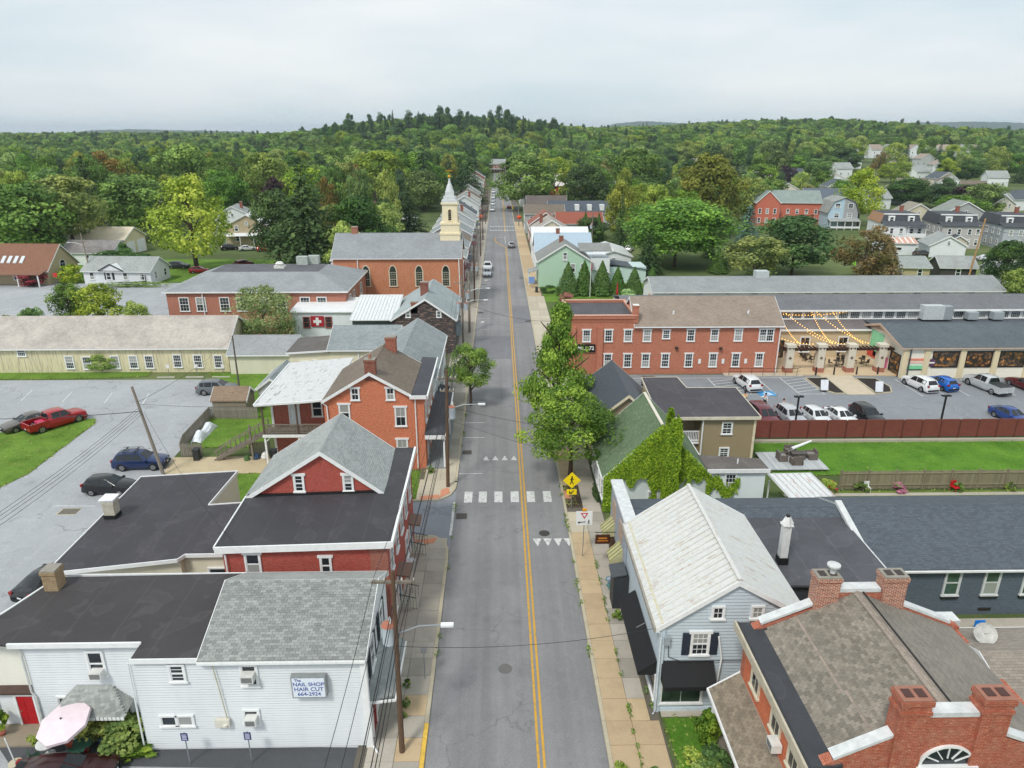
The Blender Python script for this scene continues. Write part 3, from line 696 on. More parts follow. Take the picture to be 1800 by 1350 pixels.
# street porch roof
m=MB(); m.prism([(-6.5,27.75,2.75),(-5.35,28.3,2.5),(-5.35,32.4,2.5),(-6.5,32.4,3.4)],(0,0,.12)); m.add([(-6.5,28.2,3.5),(-6.5,32.4,3.5),(-5.35,32.4,2.62),(-5.35,28.3,2.62),(-6.5,27.75,2.87)],[(0,3,2,1),(0,4,3)])
m.build('porch_roof',shingle('848a8a','9a9f9d',blot=.4),t)
m=MB(); m.bar((-6.6,27.68,2.72),(-5.25,28.1,2.5),.08,.12); m.bar((-5.27,28.1,2.5),(-5.27,32.4,2.5),.08,.12); m.build('porch_gutter',WH,t)
chimney(t,-24.3,33.3,5.4,6.9,.75,.75,brick('a08a62','8c6f48','b9b09a'))
# red door annex
m=MB(); m.prism([(-26.6,29.6,0),(-23.5,29.6,0),(-23.5,33.9,0),(-24.4,33.9,0),(-25.5,31.2,0)],(0,0,5.4)); m.build('wall',siding('eae8dc',.12,.25),t)
m=MB(); m.box(-27.,-23.62,29.35,30.2,0,2.2); m.build('porch_wall',WSID,t)
slab(t,'porch_roof',[(-27.2,29.1,2.2),(-23.45,29.1,2.2),(-23.45,30.2,2.4),(-27.2,30.2,2.4)],.1,paint('4a3830'))
door(t,(-24.35,29.32,.05),'S',.85,1.95,paint('b0141f',.4)); win(t,(-26.3,29.32,.7),'S',.9,1.1,1,1,False)
m=MB(); m.box(-26.2,-23.4,27.9,29.3,0,.16); m.build('step',concrete('9a8f7c','8a8070'),t)
# wall sign
sg=thing('wall_sign','pale blue lightbox sign lettered nail shop and hair cut on white wall','sign',(-9.2,27.4,3.55))
m=MB(); m.box(-10.02,-8.38,27.28,27.56,3.48,4.72); m.build('sign_box',paint('8d9294',.5),sg)
m=MB(); m.box(-9.96,-8.44,27.268,27.3,3.54,4.64); m.build('sign_face',paint('dfe6f0',.4,.04),sg)
SB=flat('4c62a0'); 
for s,x,z,sz,al,sx in (('The',-9.85,4.53,.2,'LEFT',1.),('NAIL SHOP',-9.2,4.29,.3,'CENTER',1.0),('HAIR CUT',-9.2,4.0,.31,'CENTER',1.0),('664-2924',-9.2,3.72,.29,'CENTER',1.0)):
    text(sg,s,(x,27.262,z),'S',sz,SB,sx=sx,align=al,depth=.004,bold=.004)
# ---- red painted brick rowhouse with flat roof and gable
BR=brick('b0463a','9c3a32','bd7668',.3,'c46e5a'); BRS=brick('9a3f33','8a352b','b98f80',.25)
t=thing('brick_rowhouse','red painted brick house with black flat roof below a grey shingled gable','building',(-11,41.5,0))
m=MB(); m.box(-16.1,-6.6,35.75,47.5,0,6.55); m.build('wall',BR,t)
m=MB(); m.box(-7.6,-6.58,35.73,35.78,.0,6.3); m.build('corner_brick',brick('9a4a38','8a4030','c0a090',.2),t)
slab(t,'roof',[(-16.4,35.5,6.5),(-6.3,35.5,6.75),(-6.3,47.7,7.15),(-7.75,47.7,7.15),(-7.75,41.2,7.0),(-16.4,41.2,6.75)],.14,MEM)
m=MB(); m.bar((-16.4,35.46,6.5),(-6.3,35.46,6.75),.1,.42); m.build('fascia',WH,t)
m=MB(); m.bar((-6.24,35.42,6.78),(-6.24,47.7,7.18),.14,.36); m.build('cornice',WH,t)
m=MB(); m.bar((-16.44,35.5,6.6),(-16.44,41.1,6.85),.08,.2); m.build('gutter',WH,t)
gable(t,-16.4,-7.72,41.2,47.3,6.75,9.95,BR,SH_GREY,'y',mid=-11.4,ov=.2,rake=.2,zb=6.2,e2=7.15,gut=False)
m=MB(); m.bar((-16.3,41.12,6.95),(-8.0,41.12,7.18),.12,.2); m.build('flashing',flat('1e1d1f'),t)
for x in (-12.95,-9.8): win(t,(x,41.18,7.25),'S',.5,1.1,1,2)
win(t,(-14.4,35.73,4.75),'S',.75,1.3,1,1); win(t,(-10.2,35.73,4.7),'S',.5,1.1,1,1)
for y in (37.,39.2,41.4,43.5,45.8):
    win(t,(-6.58,y,4.1),'E',.75,1.7,1,1)
for y in (37.2,43.2): win(t,(-6.58,y,.9),'E',.85,1.7,1,1)
for y in (39.,45.2):
    door(t,(-6.58,y,.4),'E',.95,2.1,paint('5a6a72'))
    slab(t,'door_hood',[(-6.6,y-.75,2.75),(-5.75,y-.75,2.6),(-5.75,y+.75,2.6),(-6.6,y+.75,2.75)],.1,paint('7a5f50'))
    m=MB(); m.box(-6.6,-5.7,y-.7,y+.7,0,.4); m.box(-5.7,-5.4,y-.6,y+.6,0,.2); m.build('stoop',CON,t)
    m=MB()
    for s in (-.65,.65):
        m.bar((-6.5,y+s,1.3),(-5.4,y+s,1.0),.04); 
        for k in range(6): m.bar((-6.4+k*.19,y+s,.1),(-6.4+k*.19,y+s,1.25-k*.05),.02)
    m.build('railing',flat('22262a'),t)
m=MB(); m.tube([(-6.5,40.5,2.2),(-5.95,40.4,2.3)],.03); m.lathe([(.28,0),(.2,-.08),(.05,-.12)],(-5.9,40.4,2.5),14); m.build('satellite_dish',paint('b9bcbe'),t)
downpipe(t,[(-16.2,35.6,6.4),(-15.9,35.6,6.1),(-15.9,35.6,.2)],.05)
# ---- low flat roofed annex
t=thing('flat_annex','low annex with broad black flat roof and beige walls beside the parking lot','building',(-22,43,0))
WB=siding('d8d2bd',.3,.25)
m=MB(); m.prism([(-27.6,37.9,0),(-20.4,39.2,0),(-20.4,39.7,0),(-16.15,39.7,0),(-16.15,46.,0),(-21.,45.8,0),(-20.9,51.1,0),(-27.8,50.3,0)],(0,0,3.5)); m.build('wall',WB,t)
m=MB(); m.box(-21.15,-21.02,45.9,51.0,.0,3.56); m.build('wall',WH,t)
rp=[(-27.85,37.5,3.52),(-20.4,38.9,3.52),(-20.15,39.45,3.52),(-16.15,39.5,3.52),(-16.15,46.2,3.7),(-21.05,45.75,3.6),(-20.85,51.2,3.6),(-28.1,50.5,3.52)]
slab(t,'roof',rp,.14,membrane('3d3b40',2.3,.3))
for i in range(8):
    a,b=Vector(rp[i]),Vector(rp[(i+1)%8])
    if i in (3,): continue
    m=MB(); m.bar(a+V(0,0,.08),b+V(0,0,.08),.07,.26 if i!=1 else .24); m.build('fascia',WH,t)
win(t,(-18.3,39.66,1.7),'S',1.1,.8,1,1,False,sash=1); win(t,(-21.0,47.3,2.0),'E',.5,.8,1,2,False)
o=chimney(t,-27.2,44.4,3.6,5.0,.75,.75,paint('b9b4a4'),'e6e6e2')
m=MB(); m.box(-27.7,-26.7,43.9,44.9,5.12,5.2); m.build('chimney_hood',WH,o)
m=MB(); m.box(-27.62,-26.78,43.98,44.82,3.62,3.95); m.build('chimney_flashing',flat('1c1b1d'),o)
# ---- orange brick house
BO=brick('d4744c','c4663e','d8a088',.25,'e09670')
t=thing('orange_brick_house','orange brick house with brown gabled roof, tall chimney and rear balcony','building',(-11,64,0))
gable(t,-15.6,-7.9,58.9,67.4,6.75,9.3,BO,SH_BROWN,'y',mid=-11.35,ov=.1,rake=.3,e2=7.3,gut=False)
m=MB(); m.box(-7.95,-6.75,58.92,70,0,7.1); m.build('wall',BO,t)
slab(t,'roof',[(-7.95,58.6,7.22),(-6.45,58.6,7.1),(-6.45,70,7.1),(-7.95,70,7.22)],.14,MEM2)
m=MB(); m.box(-7.95,-6.4,58.5,58.6,7.0,7.32); m.build('fascia',WH,t)
m=MB(); m.box(-6.45,-6.33,58.5,70,7.0,7.3); m.build('cornice',WH,t)
chimney(t,-11.3,59.2,8.6,10.55,.95,.7,brick('8a4432','7a3a2a','9a7a6a'),pots=1)
chimney(t,-10.6,66.9,8.8,10.4,1.,.8,brick('a85a44','984c38','9a7a6a'))
for x in (-12.75,-9.65): win(t,(x,58.88,6.85),'S',.6,1.05,2,1)
win(t,(-13.8,58.88,4.9),'S',.8,1.5,1,1); win(t,(-8.85,58.88,4.35),'S',.85,1.75,2,1); win(t,(-8.85,58.88,1.4),'S',.85,1.6,2,1)
downpipe(t,[(-7.5,58.8,7.0),(-7.5,58.8,.2)],.06); downpipe(t,[(-15.7,58.7,6.7),(-15.3,58.75,6.3),(-15.2,58.8,.2)],.06)
for y in (60,62.2,64.5,67,69): win(t,(-6.73,y,4.4),'E',.8,1.7,1,1)
slab(t,'porch_roof',[(-6.75,58.6,3.55),(-4.95,58.6,3.3),(-4.95,70,3.3),(-6.75,70,3.55)],.12,MEM2)
m=MB(); m.box(-6.75,-4.9,58.5,58.6,3.15,3.5); m.box(-4.95,-4.85,58.5,70,3.1,3.45); m.build('porch_trim',WH,t)
for y in (58.8,62.5,66.2,69.8):
    m=MB(); m.box(-5.15,-5.0,y-.07,y+.07,.2,3.2); m.build('porch_post',WH,t)
m=MB(); m.box(-6.75,-4.9,58.7,70,.1,.28); m.build('porch_floor',concrete('8f9596','83898a'),t)
door(t,(-6.73,61,.3),'E',.95,2.1,paint('4a5a66')); win(t,(-6.73,63.5,1.),'E',1.,1.6,1,1); win(t,(-6.73,66,1.),'E',1.,1.6,1,1)
# rear wing with balcony
m=MB(); m.box(-21.3,-15.6,62.2,71.8,0,5.9); m.build('wall',brick('aa5240','9a4636','b89080',.3),t)
slab(t,'rear_roof',[(-22.1,60.1,5.85),(-15.5,60.1,6.35),(-15.5,72.3,6.5),(-22.2,72.3,5.95)],.12,metalroof('cfd0d0','55524f',.7,seed=5.))
m=MB(); m.bar((-22.15,60.03,5.9),(-15.5,60.03,6.38),.12,.2); m.bar((-22.2,60.1,5.92),(-22.3,72.3,6.0),.12,.18); m.build('fascia',WH,t)
slab(t,'balcony_floor',[(-21.7,60.2,2.85),(-15.6,60.2,2.85),(-15.6,62.2,2.85),(-21.7,62.2,2.85)],.14,wood('6e655a','8a8074','u'))
m=MB(); m.box(-21.75,-15.6,60.12,60.2,2.72,2.98); m.build('balcony_trim',WH,t)
WOODG=wood('6f665c','8f867a')
for x in (-21.6,-18.5): 
    m=MB(); m.box(x-.07,x+.07,60.22,60.36,2.99,5.9); m.build('balcony_post',wood('5a4a3e','6f5f52'),t)
    m=MB(); m.box(x-.08,x+.08,60.22,60.38,0,2.72); m.bar((x,60.3,2.2),(x+.5,60.3,2.7),.08); m.build('porch_post',WH,t)
m=MB(); m.box(-21.6,-15.6,60.24,60.34,3.9,3.98); m.box(-21.6,-15.6,60.25,60.33,3.1,3.16); m.build('rail',WOODG,t)
bm=MB(); bm.box(-.025,.025,-.02,.02,0,.76); bme=bm.mesh('baluster',WOODG)
for k in range(46): inst('baluster',bme,t,(-21.5+k*.13,60.29,3.15))
door(t,(-19.25,62.18,3.02),'S',.85,2.1,paint('dfe8ea')); win(t,(-17.1,62.18,4.25-.25),'S',.85,1.6,1,1)
m=MB(); m.box(-21.4,-21.2,62.1,62.3,0,5.9); m.build('corner_board',WH,t)
# wooden outside stair
st=thing('wooden_stair','long weathered wooden outside stair climbing to the rear balcony','stair',(-24.5,61.3,0))
n=15
for k in range(n):
    x=-26.6+(k+.5)*(4.9/n); z=(k+1)*2.85/n
    m=MB(); m.box(x-.17,x+.17,60.9,62.0,z-.05,z); m.build('tread',WOODG,st)
for y in (60.9,62.):
    m=MB(); m.bar((-26.75,y,.05),(-21.7,y,2.8),.06,.28); m.build('stringer',WOODG,st)
    m=MB(); m.bar((-26.7,y,1.0),(-21.7,y,3.85),.07,.09); m.build('handrail',WOODG,st)
    for k in range(6):
        x=-26.5+k*.95; z=(x+26.75)/5.05*2.8; m=MB(); m.box(x-.04,x+.04,y-.04,y+.04,max(0,z-.1),z+1.05); m.build('rail_post',WOODG,st)
for x,z in ((-23.2,1.7),):
    m=MB(); m.box(x-.07,x+.07,60.95,61.1,0,z+1.9); m.build('support_post',WOODG,st)
# ---- grey roofed house and cream wing
t=thing('grey_roof_house','house with long grey shingle roof and cream rear wing with brown door','building',(-11,75,0))
gable(t,-13.2,-6.7,67.5,84,5.6,7.75,siding('dfe6ea',.12),SH_BLUE,'y',mid=-9.9,ov=.25,rake=.1,e2=5.75)
gable(t,-20.4,-12.4,82,90,4.6,6.4,CREAM,SH_BLUE,'x',mid=86,ov=.3,rake=.25)
door(t,(-16.3,81.97,.6),'S',1.,2.1,paint('5a3028')); win(t,(-18.2,81.97,1.4),'S',.75,1.5,1,1,False); win(t,(-14.3,81.97,1.6),'S',.7,1.3,1,1,False)
for x in (-16.95,-15.6,): 
    m=MB(); m.box(x-.07,x+.07,81.85,82.,0,4.4); m.build('trim_post',WH,t)
m=MB(); m.box(-25.4,-20.4,82.4,88,0,4.1); m.build('wall',CREAM,t)
slab(t,'roof',[(-25.7,82.1,4.05),(-20.5,82.1,4.35),(-20.5,88.2,4.6),(-25.7,88.2,4.2)],.14,membrane('5c5854',2.))
m=MB(); m.bar((-25.7,82.05,4.1),(-20.4,82.05,4.4),.1,.2); m.build('fascia',WH,t)
win(t,(-23.6,82.38,1.5),'S',.85,1.5,1,1,False); win(t,(-22.4,82.38,2.2),'S',.6,.9,2,2,False)
for y in (70,73,76,79): win(t,(-6.68,y,3.4),'E',.8,1.6,1,1,False)
for y in (71,77): win(t,(-6.68,y,.9),'E',1.2,1.5,1,1,False); 
m=MB(); m.box(-6.7,-5.6,69.5,70.4,0,2.9); m.build('shop_window_bay',siding('5f8fae',.2),t)
slab(t,'awning',[(-6.7,71,2.9),(-5.5,71,2.6),(-5.5,74,2.6),(-6.7,74,2.9)],.1,paint('37424c'))
# ---- sooty brick house, seamed wing, white metal annex
def sooty():
    m=MT('sooty_brick'); uv=m.uv(); b=m.n('TexBrick',{'Vector':uv,'Color1':(*hx('3a3638'),1),'Color2':(*hx('2b292c'),1),'Mortar':(*hx('6a6260'),1),'Scale':1.,'Mortar Size':.006,'Brick Width':.22,'Row Height':.075})
    n=m.noise(m.uv(.5,2.2),2.2,6,.75); col=m.mix(m.ramp(n,(.52,0.),(.6,.8)),b.outputs[0],hx('a08476'))
    return m.end(col,.9,b.outputs[1],-.4,.01)
t=thing('sooty_brick_house','grey roofed house with blackened peeling brick gable and red chimney','building',(-10.3,101,0))
gable(t,-14.7,-6.1,95,108.5,4.95,7.75,sooty(),shingle('8f9a9c','a2abac'),'y',mid=-10.1,ov=.2,rake=.25)
chimney(t,-10.6,99.5,7,9.3,1.1,.8,brick('8a4a3c','7a3c30','9a7a6a')); chimney(t,-11.6,95.3,5.8,7.4,.9,.6,brick('9a5a48','8a4a38','9a7a6a'))
for x in (-12.5,-8.3): win(t,(x,94.98,5.3),'S',.5,.8,1,2,False)
for y in (97,100,103,106): win(t,(-6.08,y,3.),'E',.8,1.5,1,1,False)
m=MB(); m.box(-6.1,-5.3,95.2,96.6,2.6,4.2); m.build('bay_window',paint('59656c'),t)
m=MB(); m.box(-20.6,-14.7,97.,105,0,4.4); m.build('wall',siding('5f686c',.15),t)
slab(t,'seamed_roof',[(-20.9,96.2,4.5),(-14.4,96.2,4.5),(-14.4,105.4,6.1),(-20.9,105.4,6.1)],.1,metalroof('dcdfe0','8a8a86',.35,seed=3.))
for k in range(14):
    x=-20.8+k*.48; m=MB(); m.bar((x,96.2,4.62),(x,105.4,6.22),.05,.07); m.build('roof_seam',metalroof('c9cccd','8a8a86',.2),t)
win(t,(-18.8,96.98,2.4),'S',.9,1.2,1,1,False); win(t,(-16.4,96.98,2.4),'S',.9,1.2,1,1,False)
t=thing('white_metal_annex','white metal clad annex with pale roof and a red flag on its wall','building',(-25.5,104,0))
m=MB(); m.box(-30,-20.9,100.4,107,0,4.7); m.build('wall',siding('e6ecf0',.28,.15),t)
slab(t,'roof',[(-30.2,100.1,4.72),(-20.9,100.1,4.72),(-20.9,107.3,5.3),(-30.2,107.3,5.3)],.12,metalroof('e2e4e4','b0a090',.25,seed=9.))
win(t,(-27.9,100.37,2.5),'S',.8,1.5,1,2,False,mat=paint('9a5a50')); win(t,(-24.7,100.37,2.5),'S',.8,1.5,1,2,False,mat=paint('9a5a50'))
win(t,(-27.6,100.37,.4),'S',.9,.7,1,1,False,sash=1)
fl=thing('wall_flag','red flag with white cross on white metal wall','flag',(-26.3,100.3,2.7))
m=MB(); m.box(-27.25,-25.35,100.2,100.3,2.65,4.2); m.build('flag_cloth',paint('a8202c',.8),fl)
m=MB(); m.box(-26.5,-26.1,100.17,100.2,2.85,4.); m.box(-26.88,-25.72,100.165,100.195,3.22,3.62); m.build('cross',WH,fl)
# ---- church with steeple
BC1=brick('cb764c','ba663e','d8b096',.3,'dca680')
t=thing('church','orange brick church with grey roof, pointed windows and cream steeple','church',(-17.5,127,0))
gable(t,-28.4,-6.7,122,132.4,9.0,12.35,BC1,shingle('83878b','92969a'),'x',ov=.3,rake=.3)
CSTONE=paint('cfc4b2',.8,.1)
for x in (-22.9,-18.3,-13.8,-9.2):
    win(t,(x,121.97,4.1),'S',1.15,2.4,3,3,False,mat=CSTONE,case=.16,arch=1.1,gl=glass((.02,.026,.02),.0))
    win(t,(x,121.97,1.0),'S',1.15,1.5,2,2,False,mat=CSTONE,case=.14)
downpipe(t,[(-6.9,121.7,8.8),(-6.8,121.8,.3)],.09); downpipe(t,[(-24.2,121.8,8.9),(-24.2,121.8,6.5)],.08)
chimney(t,-25.4,127.5,11.5,13.6,1.,1.,brick('b06a50','9a5a40','b09080'))
CRM=paint('e8dcbc',.6,.06); SPG=paint('cacecf',.5,.08)
sx,sy=-8.5,127.2
stp=MB()
for h,z0,z1 in ((1.75,10.6,12.6),(1.6,12.6,14.2),(1.3,14.4,17.7)): stp.box(sx-h,sx+h,sy-h,sy+h,z0,z1)
for h,z in ((1.85,12.4),(1.72,14.1),(1.5,17.5)): stp.box(sx-h,sx+h,sy-h,sy+h,z,z+.28)
steep=stp.build('steeple',CRM,t)
m=MB()
for h,z0,z1 in ((1.35,17.78,18.2),(1.05,18.2,18.8),(.75,18.8,19.6)): m.box(sx-h,sx+h,sy-h,sy+h,z0,z1)
m.lathe([(.72,19.6),(.5,20.4),(.28,20.9),(.09,21.8)],(sx,sy,0),8); m.build('spire',SPG,steep)
m=MB(); m.lathe([(.02,21.75),(.2,21.85),(.28,22.05),(.2,22.25),(.02,22.35)],(sx,sy,0),12); m.tube([(sx,sy,22.2),(sx,sy,23.4)],.03); m.bar((sx-.6,sy,23.),(sx+.6,sy,23.),.06,.18); m.build('weather_vane',flat('d8a43c',.3,metal=.9),steep)
for f,px,py in (('S',sx,sy-1.3),('E',sx+1.3,sy),('W',sx-1.3,sy),('N',sx,sy+1.3)):
    w_=win(t,(px,py,14.75),f,.62,1.5,1,4,False,mat=CRM,case=.14,arch=.4,sash=1,gl=flat('2a1c14'),name='louvre')
# ---- church school
BS=brick('b86c56','a85e48','c8a494',.3)
t=thing('school_building','two storey red brick school with grey hipped roof and white windows','building',(-36,112,0))
m=MB(); m.box(-49.6,-23,105,121.8,0,6.75); m.build('wall',BS,t)
GRS=shingle('868b8e','94989b')
def hip(root,x0,x1,y0,y1,z,rise,ins,mat,top=None,ov=.4,trim=None):
    a=[(x0-ov,y0-ov,z),(x1+ov,y0-ov,z),(x1+ov,y1+ov,z),(x0-ov,y1+ov,z)]; b=[(x0+ins,y0+ins,z+rise),(x1-ins,y0+ins,z+rise),(x1-ins,y1-ins,z+rise),(x0+ins,y1-ins,z+rise)]
    for i in range(4):
        m=MB(); j=(i+1)%4; m.prism([a[i],a[j],b[j],b[i]],(0,0,.12)); m.build('roof_slope',mat,root)
    if top:
        m=MB(); m.prism(b,(0,0,.14)); m.build('roof_deck',top,root)
    for i in range(4):
        j=(i+1)%4; m=MB(); m.bar(Vector(a[i])+V(0,0,.02),Vector(a[j])+V(0,0,.02),.1,.2); m.build('fascia',trim or WH,root)
hip(t,-49.6,-23,105,121.8,6.75,2.,5.0,GRS,MEMG)
for k in range(8):
    x=-47.6+k*3.0+(.0 if k%2 else .5)
    win(t,(x,104.97,3.9),'S',1.3,2.0,3,2,False); 
    if k<4 or k>6: win(t,(x,104.97,.6),'S',1.3,1.9,3,2,False)
for y in (108,111,117): win(t,(-22.97,y,4.),'E',1.1,1.7,2,2,False)
downpipe(t,[(-44.2,104.8,6.6),(-44.2,104.8,.2)],.08)
for x,y in ((-32,116.4),(-30.4,117.2)):
    m=MB(); m.box(x-.9,x+.9,y-.6,y+.6,8.9,10.2); o=m.build('roof_unit',paint('a9b2ac'),t)
m=MB(); m.box(-35.6,-34.,112.5,113.8,8.9,9.3); m.lathe([(.5,9.3),(.7,9.6),(.4,9.9)],(-34.8,113.1,0),10); m.build('roof_vent',paint('d5d5d0'),t)
# ---- yellow barn and link
t=thing('yellow_barn','long peeling pale yellow board barn with worn patterned grey roof','barn',(-50,91,0))
YW=siding('dfd6b2',.14,.3,True,wear='93877a')
gable(t,-80,-34.8,87.6,97,3.4,6.25,YW,shingle('a39c94','b5aea6',.22,.3,.4),'x',ov=.35,rake=.3,mid=92.)
for x,z,gl in ((-60.8,2.3,None),(-52.8,.5,None),(-46.9,.6,None),(-44.9,.6,None),(-41.3,.7,None),(-55.,.6,None),(-35.8+.9,.6,None)):
    win(t,(x if x!=-34.9 else -36.1,87.57,z),'S',.95,1.6 if z<2 else 1.0,4,2,False)
win(t,(-38.7,87.57,.65),'S',.95,1.6,4,2,False); win(t,(-49.2,87.57,.6),'S',.95,1.6,3,2,False)
t=thing('barn_link','low pale block link with grey roof beside the yellow barn','shed',(-29.5,88,0))
gable(t,-34.3,-26.,86.6,92,2.7,4.3,siding('dcd8c4',.2,.3),shingle('8b8e90','9a9d9e'),'x',ov=.3,rake=.2)
t=thing('white_shed','small white shed with grey lean-to roof on the lawn','shed',(-25.3,80,0))
gable(t,-27,-24.,75,81.5,2.2,3.3,WSID,SH_BLUE,'y',ov=.2,rake=.2)
# ================================================================ houses on the right of the street
# ---- foreground brick house
BF=brick('b25a42','9c4a34','c88a70',.45,'d5a084'); BFC=brick('b05a36','843a24','e6dccb',.1,'c98a66'); BWW=brick('cf6a42','bd5a36','d8906c',.1,'d8906c')
t=thing('foreground_brick_house','red brick house with four chimneys, white parapets and tan shingle roof','building',(16.7,24,0))
m=MB(); m.prism([(11.7,19.85,0),(21.7,19.85,0),(21.7,19.85,6.95),(18.3,19.85,8.2),(18.3,19.85,9.2),(14.3,19.85,9.2),(14.3,19.85,8.2),(11.7,19.85,6.9)],(0,.45,0)); m.build('gable_wall',BF,t)
m=MB(); m.prism([(11.7,27.5,0),(21.7,27.5,0),(21.7,27.5,6.95),(18.6,27.5,8.2),(18.6,27.5,9.0),(14.8,27.5,9.0),(14.8,27.5,8.2),(11.7,27.5,6.9)],(0,.45,0)); m.build('gable_wall',BF,t)
for a in (11.7,21.3): m=MB(); m.box(a,a+.4,20.29,27.5,0,6.75); m.build('wall',BWW if a<12 else BF,t)
TT=shingle('857a70','9a8e82')
slab(t,'roof_slope',[(12.5,20.31,6.95),(16.45,20.31,8.88),(16.45,27.49,8.88),(12.5,27.49,6.95)],.14,TT)
slab(t,'roof_slope',[(21.3,20.31,6.85),(16.45,20.31,8.88),(16.45,27.49,8.88),(21.3,27.49,6.85)],.14,shingle('77726a','8a847a'))
shingles(t,(12.5,20.33,7.1),(12.5,27.47,7.1),(16.4,27.47,9.0),(16.4,20.33,9.0),.15,.24,tone('736d63','948c80'),300,5)
m=MB(); m.prism([(16.25,20.31,9.0),(16.47,20.31,9.09),(16.7,20.31,8.98)],(0,7.17,0)); m.build('ridge_cap',TT,t)
m=MB(); m.bar((16.74,20.31,9.02),(16.74,27.49,9.02),.05,.05); m.build('ridge_vent',flat('2a2826'),t)
# boxed gutter in black membrane along the street eave
m=MB(); m.prism([(11.25,19.75,6.75),(12.55,19.75,6.75),(12.55,19.75,7.08),(12.25,19.75,6.98),(11.4,19.75,6.98),(11.25,19.75,7.06)],(0,8.25,0)); m.build('box_gutter',membrane('36383c',2.2,.4),t)
m=MB(); m.box(11.14,11.24,19.70,28.05,6.62,7.04); m.box(11.24,11.7,19.75,28.0,6.55,6.72); m.build('eave_cornice',paint('b9b09c'),t)
WHS=paint('cdd0d0',.6,.14)
for y,q in ((20.07,0),(27.72,1)):
    for a,b in (((12.2,7.25),(14.4+.3*q,8.4)),((21.2,7.2),(18.2+.2*q,8.4))):
        m=MB(); m.bar((a[0],y,a[1]+.02),(b[0],y,b[1]+.0),.46,.12); m.build('parapet_coping',WHS,t)
    m=MB(); m.box(15.3+.3*q,17.2+.35*q,y-.26,y+.26,9.0+.2*(1-q),9.2+.2*(1-q)); m.build('parapet_coping',WHS,t)
    for x in ((14.78,17.75),(15.05,18.15))[q]:
        o=chimney(t,x,y,6.9,10.05-.2*q,1.08,.72,BF if q==0 else BFC,'8f8a80' if q else '9a6a58')
        if q==0:
            m=MB(); m.box(x-.585,x+.585,y-.405,y+.405,9.4,9.55); m.build('corbel',BF,o)
        for dx in (-.24,.24): m=MB(); m.box(x+dx-.16,x+dx+.16,y-.2,y+.2,10.06-.2*q,10.095-.2*q); m.build('flue_opening',flat('3a322c' if q else '4a2c24'),o)  # solid dark boxes; the dark inside open flues is put into their colour
m=MB(); m.lathe([(.12,9.85),(.12,10.15),(.3,10.27),(.3,10.35),(.05,10.43)],(15.3,27.72,0),12); m.build('chimney_cowl',paint('c9cccb',.4),t)
# fan window
m=MB(); cx,cz,rr=16.4,7.0,.95
for k in range(12):
    a0,a1=math.pi*k/12,math.pi*(k+1)/12
    P=lambda a,r:(cx+math.cos(a)*r,19.75,cz+math.sin(a)*r*.85)
    m.prism([P(a0,rr),P(a0,rr+.1),P(a1,rr+.1),P(a1,rr)],(0,.12,0))
for a in (30,60,90,120,150): m.bar((cx+math.cos(rad(a))*.35,19.79,cz+math.sin(rad(a))*.3),(cx+math.cos(rad(a))*.95,19.79,cz+math.sin(rad(a))*.8),.04,.04,up=(0,1,0))
m.box(cx-1.15,cx+1.15,19.65,19.89,cz-.16,cz); m.build('fan_window',WH,t)
m=MB(); m.prism([(cx+math.cos(math.pi*k/12)*rr,19.81,cz+math.sin(math.pi*k/12)*rr*.85) for k in range(13)],(0,.05,0)); m.build('pane',glass(blind=0.),t)
for y in (26.0,23.5,21.6): win(t,(11.68,y,4.75),'W',.85,1.65,2,1,True,mat=paint('d5cdb8'))
acunit(t,(11.6,22.9,4.6),'W',.6)
slab(t,'porch_roof',[(10.25,20,3.0),(11.7,20,3.95),(11.7,27.9,3.95),(10.25,27.9,3.0)],.12,TT)
shingles(t,(10.25,20.,3.13),(10.25,27.9,3.13),(11.68,27.9,4.07),(11.68,20.,4.07),.15,.24,tone('7a7062','968a78'),0,6)
m=MB(); m.bar((10.2,20,3.02),(10.2,27.98,3.02),.09,.14); m.bar((10.2,27.95,3.02),(11.75,27.95,4.05),.08,.18); m.build('porch_gutter',WH,t)
for y in (20.5,24,27.6): m=MB(); m.box(10.4,10.55,y-.08,y+.08,.2,3.0); m.build('porch_post',WH,t)
m=MB(); m.box(10.2,11.7,20,27.9,0,.3); m.build('porch_floor',concrete('8a8478','7d776c'),t)
gable(t,21.5,33,22.2,28.4,5.9,7.0,brick('b5492f','9f3d27','c07a5e',.4),shingle('7f776e','948b80'),'x',mid=25.6,ov=.3,rake=.1)
m=MB(); m.box(21.2,22.0,27.9,28.6,5.6,7.0); m.build('parapet_end',WHS,t)
sd=thing('satellite_dish','rusty grey satellite dish on the tan wing roof near blue chair','satellite dish',(22.5,26.9,6.5))
m=MB(); c=V(22.5,26.9,7.05); ax=V(-.25,-.75,.6).normalized(); u=ax.cross(V(0,0,1)).normalized(); w=u.cross(ax)
for i in range(5):
    pass
vs=[];fs=[];n=16
for i,(r_,d_) in enumerate(((.02,0),(.2,.015),(.38,.05),(.5,.1))):
    vs+=[c+u*(r_*math.cos(k*2*math.pi/n))+w*(r_*math.sin(k*2*math.pi/n))+ax*d_ for k in range(n)]
for i in range(3):
    for k in range(n): fs.append((i*n+k,i*n+(k+1)%n,(i+1)*n+(k+1)%n,(i+1)*n+k))
m.add(vs,fs); m.build('dish',paint('b3b3ae',.4,.2,4.),sd)
m=MB(); m.tube([(22.5,26.95,6.55),(22.5,26.92,7.02)],.03); m.tube([tuple(c),tuple(c+ax*.5)],.012); m.build('mount',flat('55585a'),sd)
